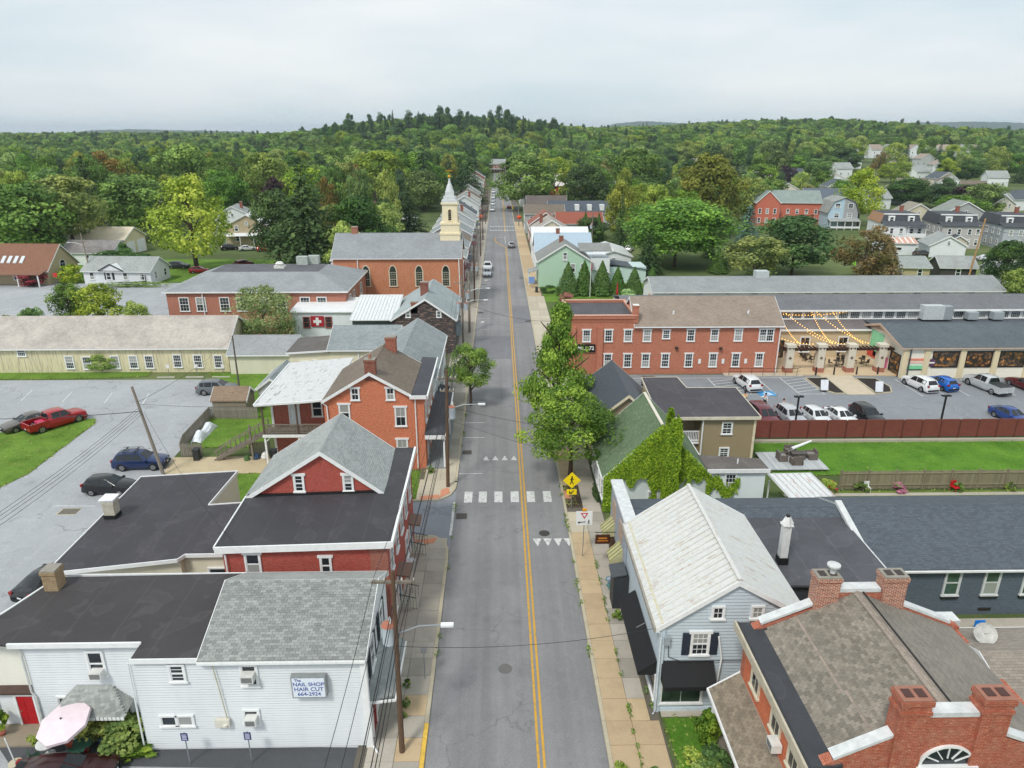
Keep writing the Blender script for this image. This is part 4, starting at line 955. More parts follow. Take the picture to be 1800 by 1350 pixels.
# ---- pale blue house
BLU=siding('c2ced4',.2,.12)
t=thing('pale_blue_house','pale blue clapboard shop house with rusty white metal roof and black awnings','building',(11.6,34.5,0))
gable(t,8.15,15.2,29.7,39.4,5.6,8.1,siding('c0cdd5',9,.15),metalroof('d2d4d2','96683c',.5,'c9c08a',2.),'y',mid=11.75,ov=.35,rake=.2,e2=6.1,gut=False,cap=False)
boards(t,'S',8.15,15.2,29.7,.25,8.0,.195,siding('c0cdd5',9,.15),(11.75,8.1,5.6))
RS=metalroof('d2d2ce','a5643a',.5,None,4.)
for k in range(21):
    y=29.65+k*.485
    m=MB(); m.bar((7.8,y,5.53),(11.75,y,8.32),.045,.06); m.build('roof_seam',RS,t)
m=MB(); m.bar((11.75,29.5,8.33),(11.75,39.6,8.33),.2,.08); m.build('ridge_cap',RS,t)
m=MB(); m.bar((8.0,29.48,5.62),(8.0,39.6,5.62),.5,.05,up=(-.6,0,.8)); m.build('eave_flashing',metalroof('c9c4a8','b0803a',.5,'cfc070',7.),t)
m=MB(); m.box(7.7,7.8,29.5,39.6,5.25,5.5); m.build('gutter',paint('9a948a'),t)
win(t,(10.15,29.66,3.75),'S',.8,1.3,3,2,True); shutters(t,(10.15,29.66,3.75),'S',.8,1.3,paint('2a3240'))
for x in (10.9,12.9): win(t,(x,29.66,5.95),'S',.5,.65,2,2,False,sash=1)
win(t,(9.42,29.66,.65),'S',2.1,1.3,2,1,False,sash=1,gl=glass((.02,.03,.025),0.)); win(t,(8.12,30.9,.6),'W',1.8,1.5,1,1,False,sash=1,gl=glass(blind=0.)); win(t,(8.12,33.4,.6),'W',1.8,1.5,1,1,False,sash=1); door(t,(8.12,35.4,.15),'W',.95,2.1,paint('3a3f42'))
AW=paint('17181b',.8,.2,6.)
def awning(root,face,a,b,base,out,zt,zb,drop=.22,mat=None):
    m=MB(); T=(lambda u,d,z:(u,base-d,z)) if face=='S' else (lambda u,d,z:(base-d,u,z))
    m.prism([T(a,0,zt),T(a,out,zb),T(a,out,zb-drop),T(a,0,zb-drop)],Vector(T(b,0,0))-Vector(T(a,0,0)))
    return m.build('awning',mat or AW,root)
awning(t,'S',8.25,10.95,29.65,.95,3.35,2.5,.25); awning(t,'W',30.0,36.2,8.1,.95,3.0,2.35,.2)
m=MB(); m.bar((7.62,33.1,2.71),(8.1,33.1,3.02),.04,.02); m.build('awning_seam',flat('8a8c8e'),t)
m=MB(); m.box(8.05,8.3,29.55,29.72,.1,5.55); m.box(14.95,15.2,29.55,29.7,.1,6.); m.box(8.15,15.2,29.62,29.7,.1,.3); m.build('corner_board',paint('c3d2dc'),t)
downpipe(t,[(7.95,29.45,5.3),(8.1,29.5,5.0),(8.1,29.5,.3),(7.95,29.4,.12)],.05,paint('c9d2d8')); downpipe(t,[(11.05,29.55,4.9),(11.3,29.5,3.6),(11.2,29.5,2.0),(11.05,29.4,.8)],.05)
m=MB(); m.box(8.25,8.55,29.4,29.62,4.5,5.0); m.build('electric_meter',paint('9aa4aa'),t)
m=MB(); m.tube([(8.5,29.55,4.6),(8.55,29.55,3.7),(9.2,29.52,3.42),(14,29.52,3.45)],.02,5); m.build('cable',flat('2a2c2e'),t)
# ---- long dark shop row
NAV=siding('54616e',.2,.1)
t=thing('dark_shop_row','long low building with charcoal shingle roof and slate blue wall','building',(27,42,0))
SHD=shingle('4a525a','596169',.15,.3,.12)
gable(t,23.2,62,37.4,45.5,3.55,5.0,brick('5b6874','55626e','66727d',.1,'5b6874',.2,.4),SHD,'x',mid=42.4,ov=.35,rake=.15,cap=True,e2=3.9)
gable(t,8.6,23.2,41.,45.5,4.3,5.0,NAV,SHD,'x',mid=42.4,ov=.1,rake=.0,gut=False,e2=3.9)
m=MB(); m.bar((23.0,37.1,3.75),(23.0,42.6,5.35),.42,.22); m.build('party_wall_coping',WHS,t)
m=MB(); m.box(15.2,22.8,34.6,41.6,0,4.35); m.build('wall',paint('3a3d42'),t)
slab(t,'flat_roof',[(14.9,34.3,4.4),(22.9,34.3,4.4),(22.9,41.9,4.6),(15.1,41.9,4.6)],.14,membrane('47484d',2.6,.5))
m=MB(); m.bar((15.1,41.95,4.72),(22.9,41.95,4.72),.08,.12); m.bar((22.9,41.9,4.7),(22.95,34.3,4.5),.08,.14); m.build('roof_edge',paint('c9cbcc'),t)
m=MB(); m.box(7.95,8.6,39.5,45.2,0,5.6); m.build('shop_front',paint('9aa2ad',.6),t)
m=MB(); m.box(7.85,8.7,39.4,45.3,5.6,5.78); m.build('parapet_coping',WHS,t)
for y in (40.9,43.6):
    m=MB(); m.box(7.88,7.97,y-.55,y+.55,3.6,4.9); m.build('sign_board',paint('b09a86'),t)
STR=paint('b7b48c',.8,.1)
for y in (40.6,43.9):
    awning(t,'W',y-.7,y+.7,7.95,.8,3.3,2.5,.12,STR)
    for k in range(4): m=MB(); m.bar((7.13,y-.6+k*.38,2.52),(7.95,y-.6+k*.38,3.32),.14,.02); m.build('awning_stripe',paint('8f8f5c',.8),t)
    door(t,(7.93,y,.15),'W',1.,2.1,paint('54301f'),paint('5a3a2a'))
win(t,(7.93,42.3,.6),'W',1.5,1.6,2,1,False,sash=1,mat=paint('3c2a22'),gl=litglass())
slab(t,'bay_roof',[(7.0,38.1,2.5),(7.95,38.1,2.7),(7.95,39.5,2.7),(7.0,39.5,2.5)],.1,paint('4a4f54'))
m=MB(); m.box(7.15,8.1,38.2,39.4,.1,2.5); m.build('bay',paint('2f3438'),t)
m=MB(); m.box(16.7,17.15,36.3,36.75,5.0,7.2); m.prism([(16.62,36.22,7.2),(17.23,36.22,7.2),(17.23,36.83,7.2),(16.62,36.83,7.2)],(0,0,.06)); m.lathe([(.42,7.26),(.16,7.75)],(16.925,36.525,0),4); o=m.build('metal_chimney',paint('d2d4d2',.4),t)
m=MB(); m.box(16.64,17.21,36.24,36.81,4.5,5.05); m.build('chimney_base',flat('17171a'),o); m=MB(); m.lathe([(.13,7.7),(.13,7.85)],(16.925,36.525,0),8); m.build('chimney_top',flat('17171a'),o)
for x in (28.3,30.8,33.3,35.8): win(t,(x,37.38,1.55),'S',.85,1.75,1,1,False,mat=paint('cfd3d4'),gl=glass((.03,.05,.04),.3)); 
for x in (28.3,30.8,33.3,35.8): m=MB(); m.box(x-.55,x+.55,37.25,37.4,1.3,1.45); m.build('window_ledge',flat('1a1c20'),t)
m=MB(); m.box(30.4,31.2,37.36,37.41,.3,.5); m.build('foundation_vent',flat('2a2620'),t)
hs=thing('hanging_sign','dark wooden sign hanging from bracket over the sidewalk','sign',(7.2,42.7,2.4))
m=MB(); m.box(6.55,7.55,42.66,42.74,2.15,2.85); m.build('board',paint('4a2614',.5,.3,8.),hs)
m=MB(); m.bar((6.5,42.7,3.05),(7.95,42.7,3.05),.04); m.bar((6.7,42.7,2.85),(6.7,42.7,3.05),.02); m.bar((7.4,42.7,2.85),(7.4,42.7,3.05),.02); m.build('bracket',flat('1c1a1a'),hs)
m=MB(); m.box(6.68,7.42,42.648,42.66,2.36,2.44); m.box(6.75,7.35,42.648,42.66,2.54,2.66); m.build('gold_band',paint('c07a2a'),hs)
# ---- ivy house
t=thing('ivy_house','white house with green shingle roof, its gable covered in bright ivy','building',(12.5,54.5,0))
GRN=shingle('54684c','617558',.14,.3,.3,'8a9a78')
gable(t,8.4,16.6,51,58.4,3.2,7.35,siding('dfe8e8',.12),GRN,'y',mid=12.7,ov=.25,rake=.15,e2=4.0-.6)
m=MB(); m.bar((12.7,51.0,7.56),(12.7,58.4,7.56),.24,.06); m.build('ridge_flashing',paint('d5cfbf'),t)
for y in (52.2,53.6,55.,56.4,57.6): win(t,(8.38,y,.7),'W',.75,1.9,1,1,False)
for x in (12.3,15.0): win(t,(x,50.97,.7),'S',.7,1.0,1,1,False); 
acunit(t,(12.3,50.9,.75),'S',.6)
m=MB(); m.box(12.95,13.95,50.2,51.0,0,8.0); m.build('chimney',brick('8a5a48','7a4a3a','9a8a7a'),t)
m=MB(); m.box(16.6,21.3,51,52.9,0,3.45); m.build('wall',siding('dfe8ea',.12),t)
slab(t,'rear_roof',[(16.5,50.8,3.6),(21.5,50.8,3.6),(21.5,53.,3.5),(16.5,53.6,3.6)],.14,membrane('5c5652',2.)); m=MB(); m.box(16.5,21.55,50.72,50.8,3.45,3.78); m.build('fascia',WH,t)
m=MB(); m.lathe([(.06,0),(.06,.5)],(19.3,52,3.6),8); m.build('vent_pipe',WH,t)
win(t,(18.5,50.97,1.75),'S',.8,1.5,3,2,False)
# ---- tan sided apartment building
TAN=siding('96876a',.2,.1)
t=thing('tan_apartment','tan sided apartment building with charcoal metal gable and black flat roof','building',(16,62,0))
gable(t,8.6,14.6,60.6,70.6,3.9,6.45,siding('a3937a',.2,.08),metalroof('50575f','3a4046',.2,None,6.),'y',mid=11.75,ov=.3,rake=.3,gut=False,trim=paint('d9cfb4'))
RD2=metalroof('5a6169','3a4046',.1)
for k in range(28):
    y=60.4+k*.38; m=MB(); m.bar((8.3,y,3.83),(11.75,y,6.64),.04,.05); m.build('roof_seam',RD2,t)
m=MB(); m.box(18.2,23.1,59,65.6,0,4.9); m.box(14.4,18.2,61,67.5,0,4.9); m.box(14.4,18.2,59.6,61,0,2.2); m.build('wall',TAN,t)
rp=[(14.2,58.6,4.9),(23.4,58.6,4.9),(23.4,65.9,5.1),(18.5,65.9,5.1),(18.3,69,5.15),(14.6,69,5.15)]
slab(t,'flat_roof',rp,.16,membrane('403d42',2.5,.4))
for i in range(6):
    m=MB(); m.bar(Vector(rp[i])+V(0,0,.05),Vector(rp[(i+1)%6])+V(0,0,.05),.08,.28); m.build('fascia',paint('cfc8b4'),t)
win(t,(20.55,58.97,3.3),'S',.8,1.05,2,2,False); win(t,(20.5,58.97,1.0),'S',.75,.85,2,2,False)
m=MB(); m.box(14.4,18.2,59.4,59.5,3.3,3.4); m.box(14.4,18.2,59.4,59.5,2.4,2.5)
m.build('rail',WH,t)
bm2=MB(); bm2.box(-.03,.03,-.03,.03,0,.85); bme2=bm2.mesh('baluster',WH)
for k in range(24): inst('baluster',bme2,t,(14.6+k*.155,59.45,2.45))
slab(t,'landing',[(14.4,59.3,2.15),(18.2,59.3,2.15),(18.2,61,2.15),(14.4,61,2.15)],.15,WH)
downpipe(t,[(18.3,58.85,4.8),(18.3,58.85,.2)],.07); m=MB(); m.box(22.95,23.15,58.9,59.05,0,4.85); m.build('corner_board',paint('d9cfb4'),t)
win(t,(16.2,60.97,2.5),'S',1.0,1.9,1,1,False,sash=1,gl=flat('1a1614'))
# ---- brick mill
BM=brick('be6e52','ae6046','cc9a84',.3,'d49a78')
t=thing('brick_mill','long two storey red brick mill with white windows and brown shingle roof','building',(22,88,0))
m=MB(); m.box(8.6,17.0,85.7,94.5,0,7.3); m.build('wall',BM,t)
slab(t,'flat_roof',[(8.8,85.9,7.3),(16.9,85.9,7.3),(16.9,94.3,7.3),(8.8,94.3,7.3)],.12,membrane('48484c',2.5))
for a,b,c,d in ((8.45,17.1,85.55,85.95),(8.45,17.1,94.2,94.6),(8.45,8.85,85.95,94.2),(16.75,17.1,85.95,94.2)):
    m=MB(); m.box(a,b,c,d,7.3,7.7); o=m.build('parapet',BM,t); m=MB(); m.box(a-.05,b+.05,c-.05,d+.05,7.7,7.78); m.build('coping',paint('cf9f8c'),o)
m=MB()
for k in range(34): m.box(8.8+k*.24,8.92+k*.24,85.6,85.7,6.9,7.2)
m.build('dentil_course',BM,t)
for x in (9.2,12.6): m=MB(); m.box(x-.35,x+.35,85.45,85.7,0,6.3); m.build('pilaster',BM,t)
gable(t,17.0,35.4,85.7,94.,6.45,9.05,BM,shingle('85786d','96897d'),'x',ov=.35,rake=.2)
chimney(t,16.95,86.,6.8,9.,.7,.7,BM,'e0e0dc')
for x in (10.9,13.65,16.1,18.5,24,27,30): win(t,(x,85.67,4.4),'S',.85,1.45,3,2)
win(t,(20.9,85.67,4.75),'S',.8,1.05,3,2); win(t,(33.1,85.67,4.35),'S',.8,1.5,3,2); win(t,(34.0,85.67,4.35),'S',.8,1.5,3,2)
for x in (13.7,16.2,18.5,21,24,27.1,30,33): win(t,(x,85.67,1.0),'S',.85,1.7,3,2)
downpipe(t,[(35.2,85.5,6.3),(35.2,85.5,.2)],.07)
for x,z in ((25.4,1.4),(28.4,1.4),(31.3,1.4)): m=MB(); m.box(x-.16,x+.16,85.62,85.7,z,z+.6); m.build('wall_notice',WH,t)
for x in (22,31.5): m=MB(); m.lathe([(.12,0),(.12,.4)],(x,87.2,7.5),8); m.build('roof_vent',WH,t)
for x,z in ((22.3,3.4),(27.9,3.3)): m=MB(); m.lathe([(.2,0),(.25,.2),(.1,.3)],(x,85.5,z),8); m.build('wall_lamp',flat('3a3028'),t)
ms=thing('mill_sign','black wall sign with white letters MILL 72 on the brick mill','sign',(10.85,85.6,3.2))
m=MB(); m.box(9.75,11.95,85.5,85.66,3.1,4.0); m.build('sign_panel',flat('1a1a1c'),ms)
m=MB()
for a,b,c,d in ((9.7,12.,3.98,4.04),(9.7,12.,3.06,3.12),(9.7,9.76,3.06,4.04),(11.94,12.,3.06,4.04)): m.box(a,b,85.46,85.66,c,d)
m.build('sign_frame',flat('0c0c0d'),ms); text(ms,'MILL 72',(10.85,85.48,3.55),'S',.66,flat('eceae4'),depth=.01,sx=.95,bold=.012)
# ---- market hall with clerestory
t=thing('market_hall','tan market hall with long row of clerestory windows under grey roof','building',(52,96,0))
STU=paint('c9b696',.8,.06)
m=MB(); m.box(35.4,50.2,92,94.6,0,4.1); m.box(35.4,78,94.6,104,0,4.95); m.build('wall',STU,t)
slab(t,'lower_roof',[(35.4,91.7,4.0),(50.2,91.7,4.0),(50.2,94.7,4.7),(35.4,94.7,4.7)],.12,shingle('6a6462','767070'))
slab(t,'lower_roof',[(50.2,91.,4.7),(78,91.,4.7),(78,94.7,4.7),(50.2,94.7,4.7)],.12,SH_DARK)
m=MB(); m.box(17,78,94.62,104,4.6,6.15); m.build('clerestory_wall',WH,t)
for k in range(26): win(t,(36.2+k*1.6,94.6,4.95),'S',1.3,.95,5,4,False,sash=1,case=.08)
slab(t,'upper_roof',[(16.8,94.1,6.15),(78,94.1,6.15),(78,98,7.4),(16.8,98,7.4)],.14,shingle('66686c','74767a'))
slab(t,'upper_roof',[(16.8,104,6.15),(78,104,6.15),(78,98,7.4),(16.8,98,7.4)],.14,shingle('66686c','74767a'))
m=MB(); m.box(35.4,50.2,91.6,91.7,3.95,4.2); m.box(16.8,78,94.0,94.1,6.05,6.28); m.build('fascia',WH,t)
DK=flat('241c18'); win(t,(37.3,91.97,.1),'S',2.4,2.4,3,1,False,sash=1,mat=DK,gl=litglass(),sill=False)
win(t,(41.4,91.97,1.0),'S',1.2,2.0,2,1,False,gl=litglass()); win(t,(46.6,91.97,1.0),'S',1.2,2.0,2,1,False,gl=litglass())
o=MB(); o.box(57.6,60.4,93.,94.2,5.1,7.); o.build('roof_unit',paint('b9bfc2',.4),t); o=MB(); o.box(60.4,61.6,93.,94.2,5.1,6.9); o.build('roof_unit',paint('8f979c',.4),t)
for x in (64.5,68): m=MB(); m.box(x-.7,x+.7,93,94,5.1,6.1); m.build('roof_unit',paint('9aa2a6',.4),t)
# ---- market shop with mural
t=thing('market_shop','cream market shop with large lit windows, mural stripes and dark shingle roof','building',(58,88,0))
CRW=siding('e9e4d4',.25,.06)
gable(t,50.25,78,83.6,94.4,4.0,5.5,CRW,shingle('4f585e','5e676c'),'x',mid=89.2,ov=.35,rake=.5,trim=paint('c3ab98'))
m=MB(); m.prism([(50.19,84.6,4.25),(50.19,89.2,5.45),(50.19,94.2,4.1),(50.19,89.2,4.7)],(.04,0,0)); m.build('gable_panel',paint('b9a092'),t)
for x in (55.6,59.8,64.0,68.2): win(t,(x,83.57,1.5),'S',3.1,1.9,2,1,False,sash=1,mat=DK,gl=litglass(),case=.12,sill=False)
for x in (53.2,57.7,61.9,66.1,50.5): m=MB(); m.box(x-.35,x+.35,83.42,83.6,0,4.05); m.build('pilaster',siding('d9cba8',.25,.05),t)
win(t,(50.22,85.2,.05),'W',2.2,2.7,2,1,False,sash=1,mat=DK,gl=litglass(),sill=False)
for z,h,c,a,b in ((2.3,.28,'e08a72',50.95,53.1),(1.95,.2,'f0c4b0',50.95,53.1),(1.2,.45,'7fcf9a',50.95,52.9),(1.65,.2,'cfe8d4',50.95,53.),(1.05,.12,'3a4a40',50.95,52.8)):
    m=MB(); m.box(a,b,83.53,83.58,z,z+h); m.build('mural_stripe',paint(c,.7),t)
for y0,y1,z0,z1,c in ((88.6,91.6,1.6,4.2,'8fd9ac'),(92,93.6,2.9,3.3,'e08a72'),(86.6,88.2,2.9,3.2,'e08a72'),(88.,90.5,.9,1.5,'e8d84a'),(86.8,88.,.2,1.6,'e87aa8'),(89.5,92.5,.6,1.5,'c9483c')):
    m=MB(); m.box(50.14,50.23,y0,y1,z0,z1); m.build('mural_block',paint(c,.7),t)
m=MB(); m.lathe([(.5,0),(.5,.04)],(0,0,0),20); 
lg=inst('round_logo',m.mesh('round_logo',flat('5a3a52')),t,(53.9,83.5,2.05),0); lg.rotation_euler=(math.pi/2,0,0)
m=MB(); m.box(-.34,.34,-.1,.1,.041,.05); q=inst('logo_band',m.mesh('logo_band',flat('e6e0d8')),t,(53.9,83.5,2.05)); q.rotation_euler=(math.pi/2,0,0)
m=MB(); m.box(50.9,51.,83.2,83.4,0,4.1); m.build('downpipe',flat('4a5256'),t)
# ---- long white mill behind
t=thing('long_white_mill','very long white mill shed with grey shingle roof behind the market','building',(55,118,0))
gable(t,25.8,85,116.6,125,4.1,5.75,siding('eef0f0',.3,.2),shingle('868a8b','939798'),'x',mid=120.6,ov=.4,rake=.3)
for k in range(12): m=MB(); x=29+k*4.6; m.box(x-.35,x+.35,116.3,116.7,3.7-.4*(k%2),4.0); m.build('wall_unit',paint('9aa0a2'),t)
win(t,(25.75,119,1.2),'W',1.6,1.8,1,1,False,mat=paint('c98a5a'),gl=litglass()); 
m=MB(); m.box(44,46.2,120,121.6,5.5,6.8); m.build('cupola',paint('b9c0c2'),t)
# ---- patio with pergola
t=thing('pergola','row of stucco pergola columns with dark timber beams across the patio','pergola',(44,86,0))
sheet('patio',[(35.6,84.9),(50.2,84.3),(50.2,92),(35.6,92)],.16,concrete('cdb898','c2ad8e'),th=.15)
sheet('patio_walk',[(40.9,77.6),(44.2,77.6),(44.6,84.9),(40.5,84.9)],.1,concrete('c9bca6','beb09a'),th=.09)
sheet('ramp',[(28.5,84.7),(38.4,84.4),(38.4,85.6),(28.5,85.65)],.14,concrete('c9bfae','bdb3a2'),th=.13)
COLM=paint('cfc8b8',.85,.05)
for i,x in enumerate((36.9,40.9,44.8,48.7)):
    m=MB(); m.box(x-.45,x+.45,85.5,86.4,.75,3.5); m.box(x-.58,x+.58,85.37,86.53,3.5,3.85); o=m.build('column',COLM,t)
    m=MB(); m.box(x-.52,x+.52,85.43,86.47,.15,.75); m.build('brick_base',brick('a85a44','984c38','c0a090'),o)
    m=MB(); m.prism([(x-.22,85.47,2.1),(x,85.47,1.88),(x+.22,85.47,2.1),(x,85.47,2.32)],(0,.04,0)); m.build('diamond_tile',paint('6a5a50'),o)
m=MB(); m.box(36,50.6,85.75,85.9,3.0,3.25); m.build('beam',flat('3a241c'),t); m=MB(); m.box(36,50.6,86.05,86.2,3.0,3.25); m.build('beam',flat('3a241c'),t)
for k in range(30): m=MB(); x=36.2+k*.49; m.box(x-.05,x+.05,85.4,86.7,3.25,3.42); m.build('rafter',flat('442a20'),t)
# planting beds
MUL=paint('2c2623',.95,.3,5.)
for pts in ([(38.3,83.6),(41.0,83.6),(40.75,77.9),(39.6,77.9),(38.4,79.6)],[(44.5,83.4),(47.,83.2),(47.2,80.),(46.4,78.2),(44.4,77.8)]):
    bd=thing('planting_bed',['dark mulch planting bed with pale kerb left of patio walk','dark mulch planting bed with pale kerb right of patio walk'][pts[0][0]>42],'planting bed',(pts[0][0],80,0))
    m=MB(); m.prism([(x,y,.02) for x,y in pts],(0,0,.1)); m.build('mulch',MUL,bd)
    m=MB()
    for a,b in zip(pts,pts[1:]+pts[:1]): m.bar((*a,.08),(*b,.08),.16,.18)
    m.build('kerb_edge',KERB,bd)
# fences
bf=thing('brown_fence','reddish brown panel fence along the parking lot edge','fence',(45,64.6,0))
sheet('retaining_wall',rect(24.4,72,64.0,64.4),.3,CON,th=.3)
BRN=siding('70392f',.16,.1); BRP=paint('5c2c24')
pm=MB(); pm.box(-.88,.88,-.03,.03,.1,1.95)
for k in range(11): pm.box(-.88,.88,-.045,-.03,.14+k*.165,.28+k*.165)
pme=pm.mesh('panel',paint('7a4036',.7,.1)); qm=MB(); qm.box(-.06,.06,-.06,.06,0,2.1); qm.box(-.08,.08,-.08,.08,2.1,2.15); qme=qm.mesh('post',BRP)
for k in range(25):
    inst('panel',pme,bf,(25.9+k*1.9,64.6,.3)); inst('post',qme,bf,(24.95+k*1.9,64.6,.0))
wf=thing('timber_fence','weathered greenish timber board fence along the flower border','fence',(50,54.3,0))
WFM=wood('7d7760','a89f84'); bdm=MB(); bdm.box(-.085,.085,-.015,.015,.05,1.75); bdme=bdm.mesh('fence_board',WFM)
for k in range(230):
    o=inst('fence_board',bdme,wf,(29.3+k*.19,54.3,R.uniform(-.03,.03)))
for z in (.4,1.5): m=MB(); m.box(29.2,73,54.22,54.28,z,z+.1); m.build('fence_rail',WFM,wf)
for k in range(19): m=MB(); x=29.2+k*2.4; m.box(x-.06,x+.06,54.18,54.34,0,1.9); m.build('fence_post',WFM,wf)
pf=thing('picket_fence','weathered grey picket fence around the back yard','fence',(-30,69,0))
PFM=wood('7c776d','a39d92'); pk=MB(); pk.box(-.065,.065,-.012,.012,.05,1.35); pk.prism([(-.065,-.012,1.35),(.065,-.012,1.35),(0,-.012,1.45)],(0,.024,0)); pke=pk.mesh('picket',PFM)
for a,b in (((-30.3,61.9),(-30.9,64.)),((-30.9,64.),(-31.2,71.5)),((-31.2,71.5),(-26,71.3)),((-30.3,61.9),(-28.2,61.9)),((-24,62.3),(-21.9,62.3))):
    a,b=Vector((*a,0)),Vector((*b,0)); n=int((b-a).length/.17); ang=math.atan2(b.y-a.y,b.x-a.x)
    for k in range(n): inst('picket',pke,pf,tuple(a.lerp(b,(k+.5)/n)),ang)
    for z in (.35,1.1): m=MB(); m.bar(a+V(0,0,z),b+V(0,0,z),.05,.09); m.build('fence_rail',PFM,pf)
gs=thing('garden_shed','small weathered shed with brown shingle roof behind picket fence','shed',(-29.2,73.6,0))
gable(gs,-31,-27.4,72.,74.8,1.9,2.9,wood('8a8270','a39a86'),shingle('7d6a58','8f7c6a'),'x',ov=.15,rake=.15,gut=False)
ds=thing('deck','pale grey timber deck beside the tan apartment','deck',(27,59.5,0))
for k in range(22): m=MB(); m.box(24.3+k*.25,24.53+k*.25,57.6,61.3,.25,.35); m.build('deck_board',wood('b5babd','c6cacc'),ds)
pc=thing('patio_canopy','rusty white corrugated metal lean-to canopy over garden terrace','canopy',(24.3,50.5,0))
slab(pc,'canopy_roof',[(22.6,48.7,2.1),(26.3,49.2,2.1),(25.6,52.3,2.6),(21.9,52.2,2.6)],.06,metalroof('d6d8d8','a8583a',.6,seed=11.))
for k in range(8): m=MB(); m.bar((22.7+k*.5,48.75+k*.06,2.19),(22.0+k*.5,52.2,2.69),.06,.05); m.build('rib',metalroof('c3c6c8','a8583a',.4),pc)
for x,y in ((22.7,48.9),(26.2,49.3),(22.1,52),(25.5,52.1)): m=MB(); m.box(x-.05,x+.05,y-.05,y+.05,0,2.1); m.build('post',WH,pc)
# ================================================================ houses farther off
def house(name,label,x,y,w,d,eave,peak,wall,roof,axis='x',rz=0,fl=2,nw=3,sw=2,group=None,chim=None,porch=None,cat='house',z=0,trim=None,ww=.85):
    t=thing(name,label,cat,(x,y,z),rad(rz),group,world=False)
    gable(t,-w/2,w/2,-d/2,d/2,eave,peak,wall,roof,axis,ov=.35,rake=.3,zb=-1.2,trim=trim)
    for f in range(fl):
        zz=1.0+f*2.75
        if zz+1.4>eave and axis=='x': continue
        for k in range(nw): win(t,(-w/2+w*(k+.5)/nw,-d/2-.03,zz),'S',ww,1.4,1,1,False)
        for k in range(sw):
            yy=-d/2+d*(k+.5)/sw; win(t,(-w/2-.03,yy,zz),'W',ww,1.4,1,1,False); win(t,(w/2+.03,yy,zz),'E',ww,1.4,1,1,False)
    if axis=='y' and peak-eave>1.8: win(t,(0,-d/2-.03,eave+.1),'S',.6,.9,1,1,False)
    if chim: chimney(t,chim,0,eave,peak+1.1,.8,.7,brick('8f4a38','7f3e2e','9a7a6a'))
    if porch:
        slab(t,'porch_roof',[(-w/2,-d/2-2,2.5),(w/2,-d/2-2,2.5),(w/2,-d/2,3.1),(-w/2,-d/2,3.1)],.12,roof)
        for k in range(4): m=MB(); xx=-w/2+.2+(w-.4)*k/3; m.box(xx-.07,xx+.07,-d/2-1.9,-d/2-1.76,0,2.5); m.build('porch_post',WH,t)
    return t
WS2=siding('e4e8ea',.2,.15); GS2=siding('a9acac',.2,.15); BG2=siding('cfc6ae',.2,.15); TN2=siding('b9a98a',.2,.15)
# left of the street
t=house('ranch_house','small white ranch house with grey roof and little front gable',-77.3,148.4,14,7.5,2.8,5.0,WSID,SH_GREY,'x',-4,1,4,2)
m=MB(); m.prism([(-3.2,-4.25,2.9),(1.6,-4.25,2.9),(-.8,-4.25,4.1)],(0,3,0)); m.build('front_gable',WSID,t)
m=MB(); m.bar((-3.4,-4.35,2.85),(-.8,-4.35,4.2),.1,.22); m.bar((-.8,-4.35,4.2),(1.8,-4.35,2.85),.1,.22); m.build('gable_trim',flat('20242c'),t)
door(t,(5.6,-3.78,.1),'S',.9,2.,paint('2a3038')); shutters(t,(-1.6,-3.78,1.),'S',1.0,1.4,flat('23272e'))
t=house('brown_roof_house','cream house with brown roof, four skylights and arched end window',-100,150,18,10,3.0,7.4,TN2,shingle('8a6450','7a5644'),'x',-3,1,4,0)
win(t,(9.03,0,1.2),'E',1.6,2.4,2,2,False,arch=.7)
for k in range(4): m=MB(); x=-1.2+k*1.3; m.prism([(x,-3.9,4.15),(x+.7,-3.9,4.15),(x+.7,-2.6,5.3),(x,-2.6,5.3)],(0,-.02,.16)); m.build('skylight',flat('cfd4d8',.2),t)
m=MB(); m.prism([(-9,-7.5,2.4),(9,-7.5,2.4),(9,-5,3.0),(-9,-5,3.0)],(0,0,.12)); m.build('porch_roof',shingle('8a6450','7a5644'),t)
for k in range(5): m=MB(); x=-8.5+k*4.2; m.box(x-.1,x+.1,-7.3,-7.1,0,2.4); m.build('porch_post',WH,t)
t=house('double_garage','pale yellow double garage with cream metal roof',-101,187,15,9,4.0,6.4,siding('d9cfa8',.2),metalroof('d9cdb4','b09a7a',.2,seed=1.),'x',-6,0,cat='garage')
for y in (-2.2,2.2): m=MB(); m.box(7.52,7.6,y-1.7,y+1.7,0,3.2); m.build('garage_door',WH,t)
house('grey_roof_garage','white garage with mottled dark grey roof behind the hedge',-95.5,171,12,7,3.0,5.2,WS2,shingle('6a6664','8a8684',blot=.5),'x',-5,1,1,1,cat='garage')
house('white_cottage','white cottage with brown roof half hidden under big trees',-138,246,13,9,3.6,6.2,WS2,shingle('7a5a48','8a6a58'),'x',12,1,3,2)
house('tan_duplex','tan house with white metal roof beyond the church lot',-70,204,11,8,5.2,8.0,TN2,metalroof('e2e4e4','b0a090',.2,seed=2.),'y',8,2,2,2,porch=True)
house('white_farmhouse','tall white house with grey roof beyond the church lot',-80,222,12,9,5.6,8.6,WS2,SH_GREY,'y',8,2,2,2,chim=2)
house('white_bungalow','white bungalow with dark shutters beside the spruce',-60,212,8,8,3.0,5.6,WS2,shingle('8a7a68','9a8a78'),'y',4,1,2,2)
house('brown_roof_cottage','white house with brown roof between spruce and steeple',-42,244,12,8,5.2,8.0,WS2,shingle('7d5f55','8a6a60'),'x',-3,2,3,2)
house('open_carport','small white carport left of the steeple',-31,246,6,5,2.4,4.0,WS2,SH_GREY,'y',0,0,cat='carport')
t=thing('white_hall','long white flat roofed hall behind the church','building',(-19,141,0))
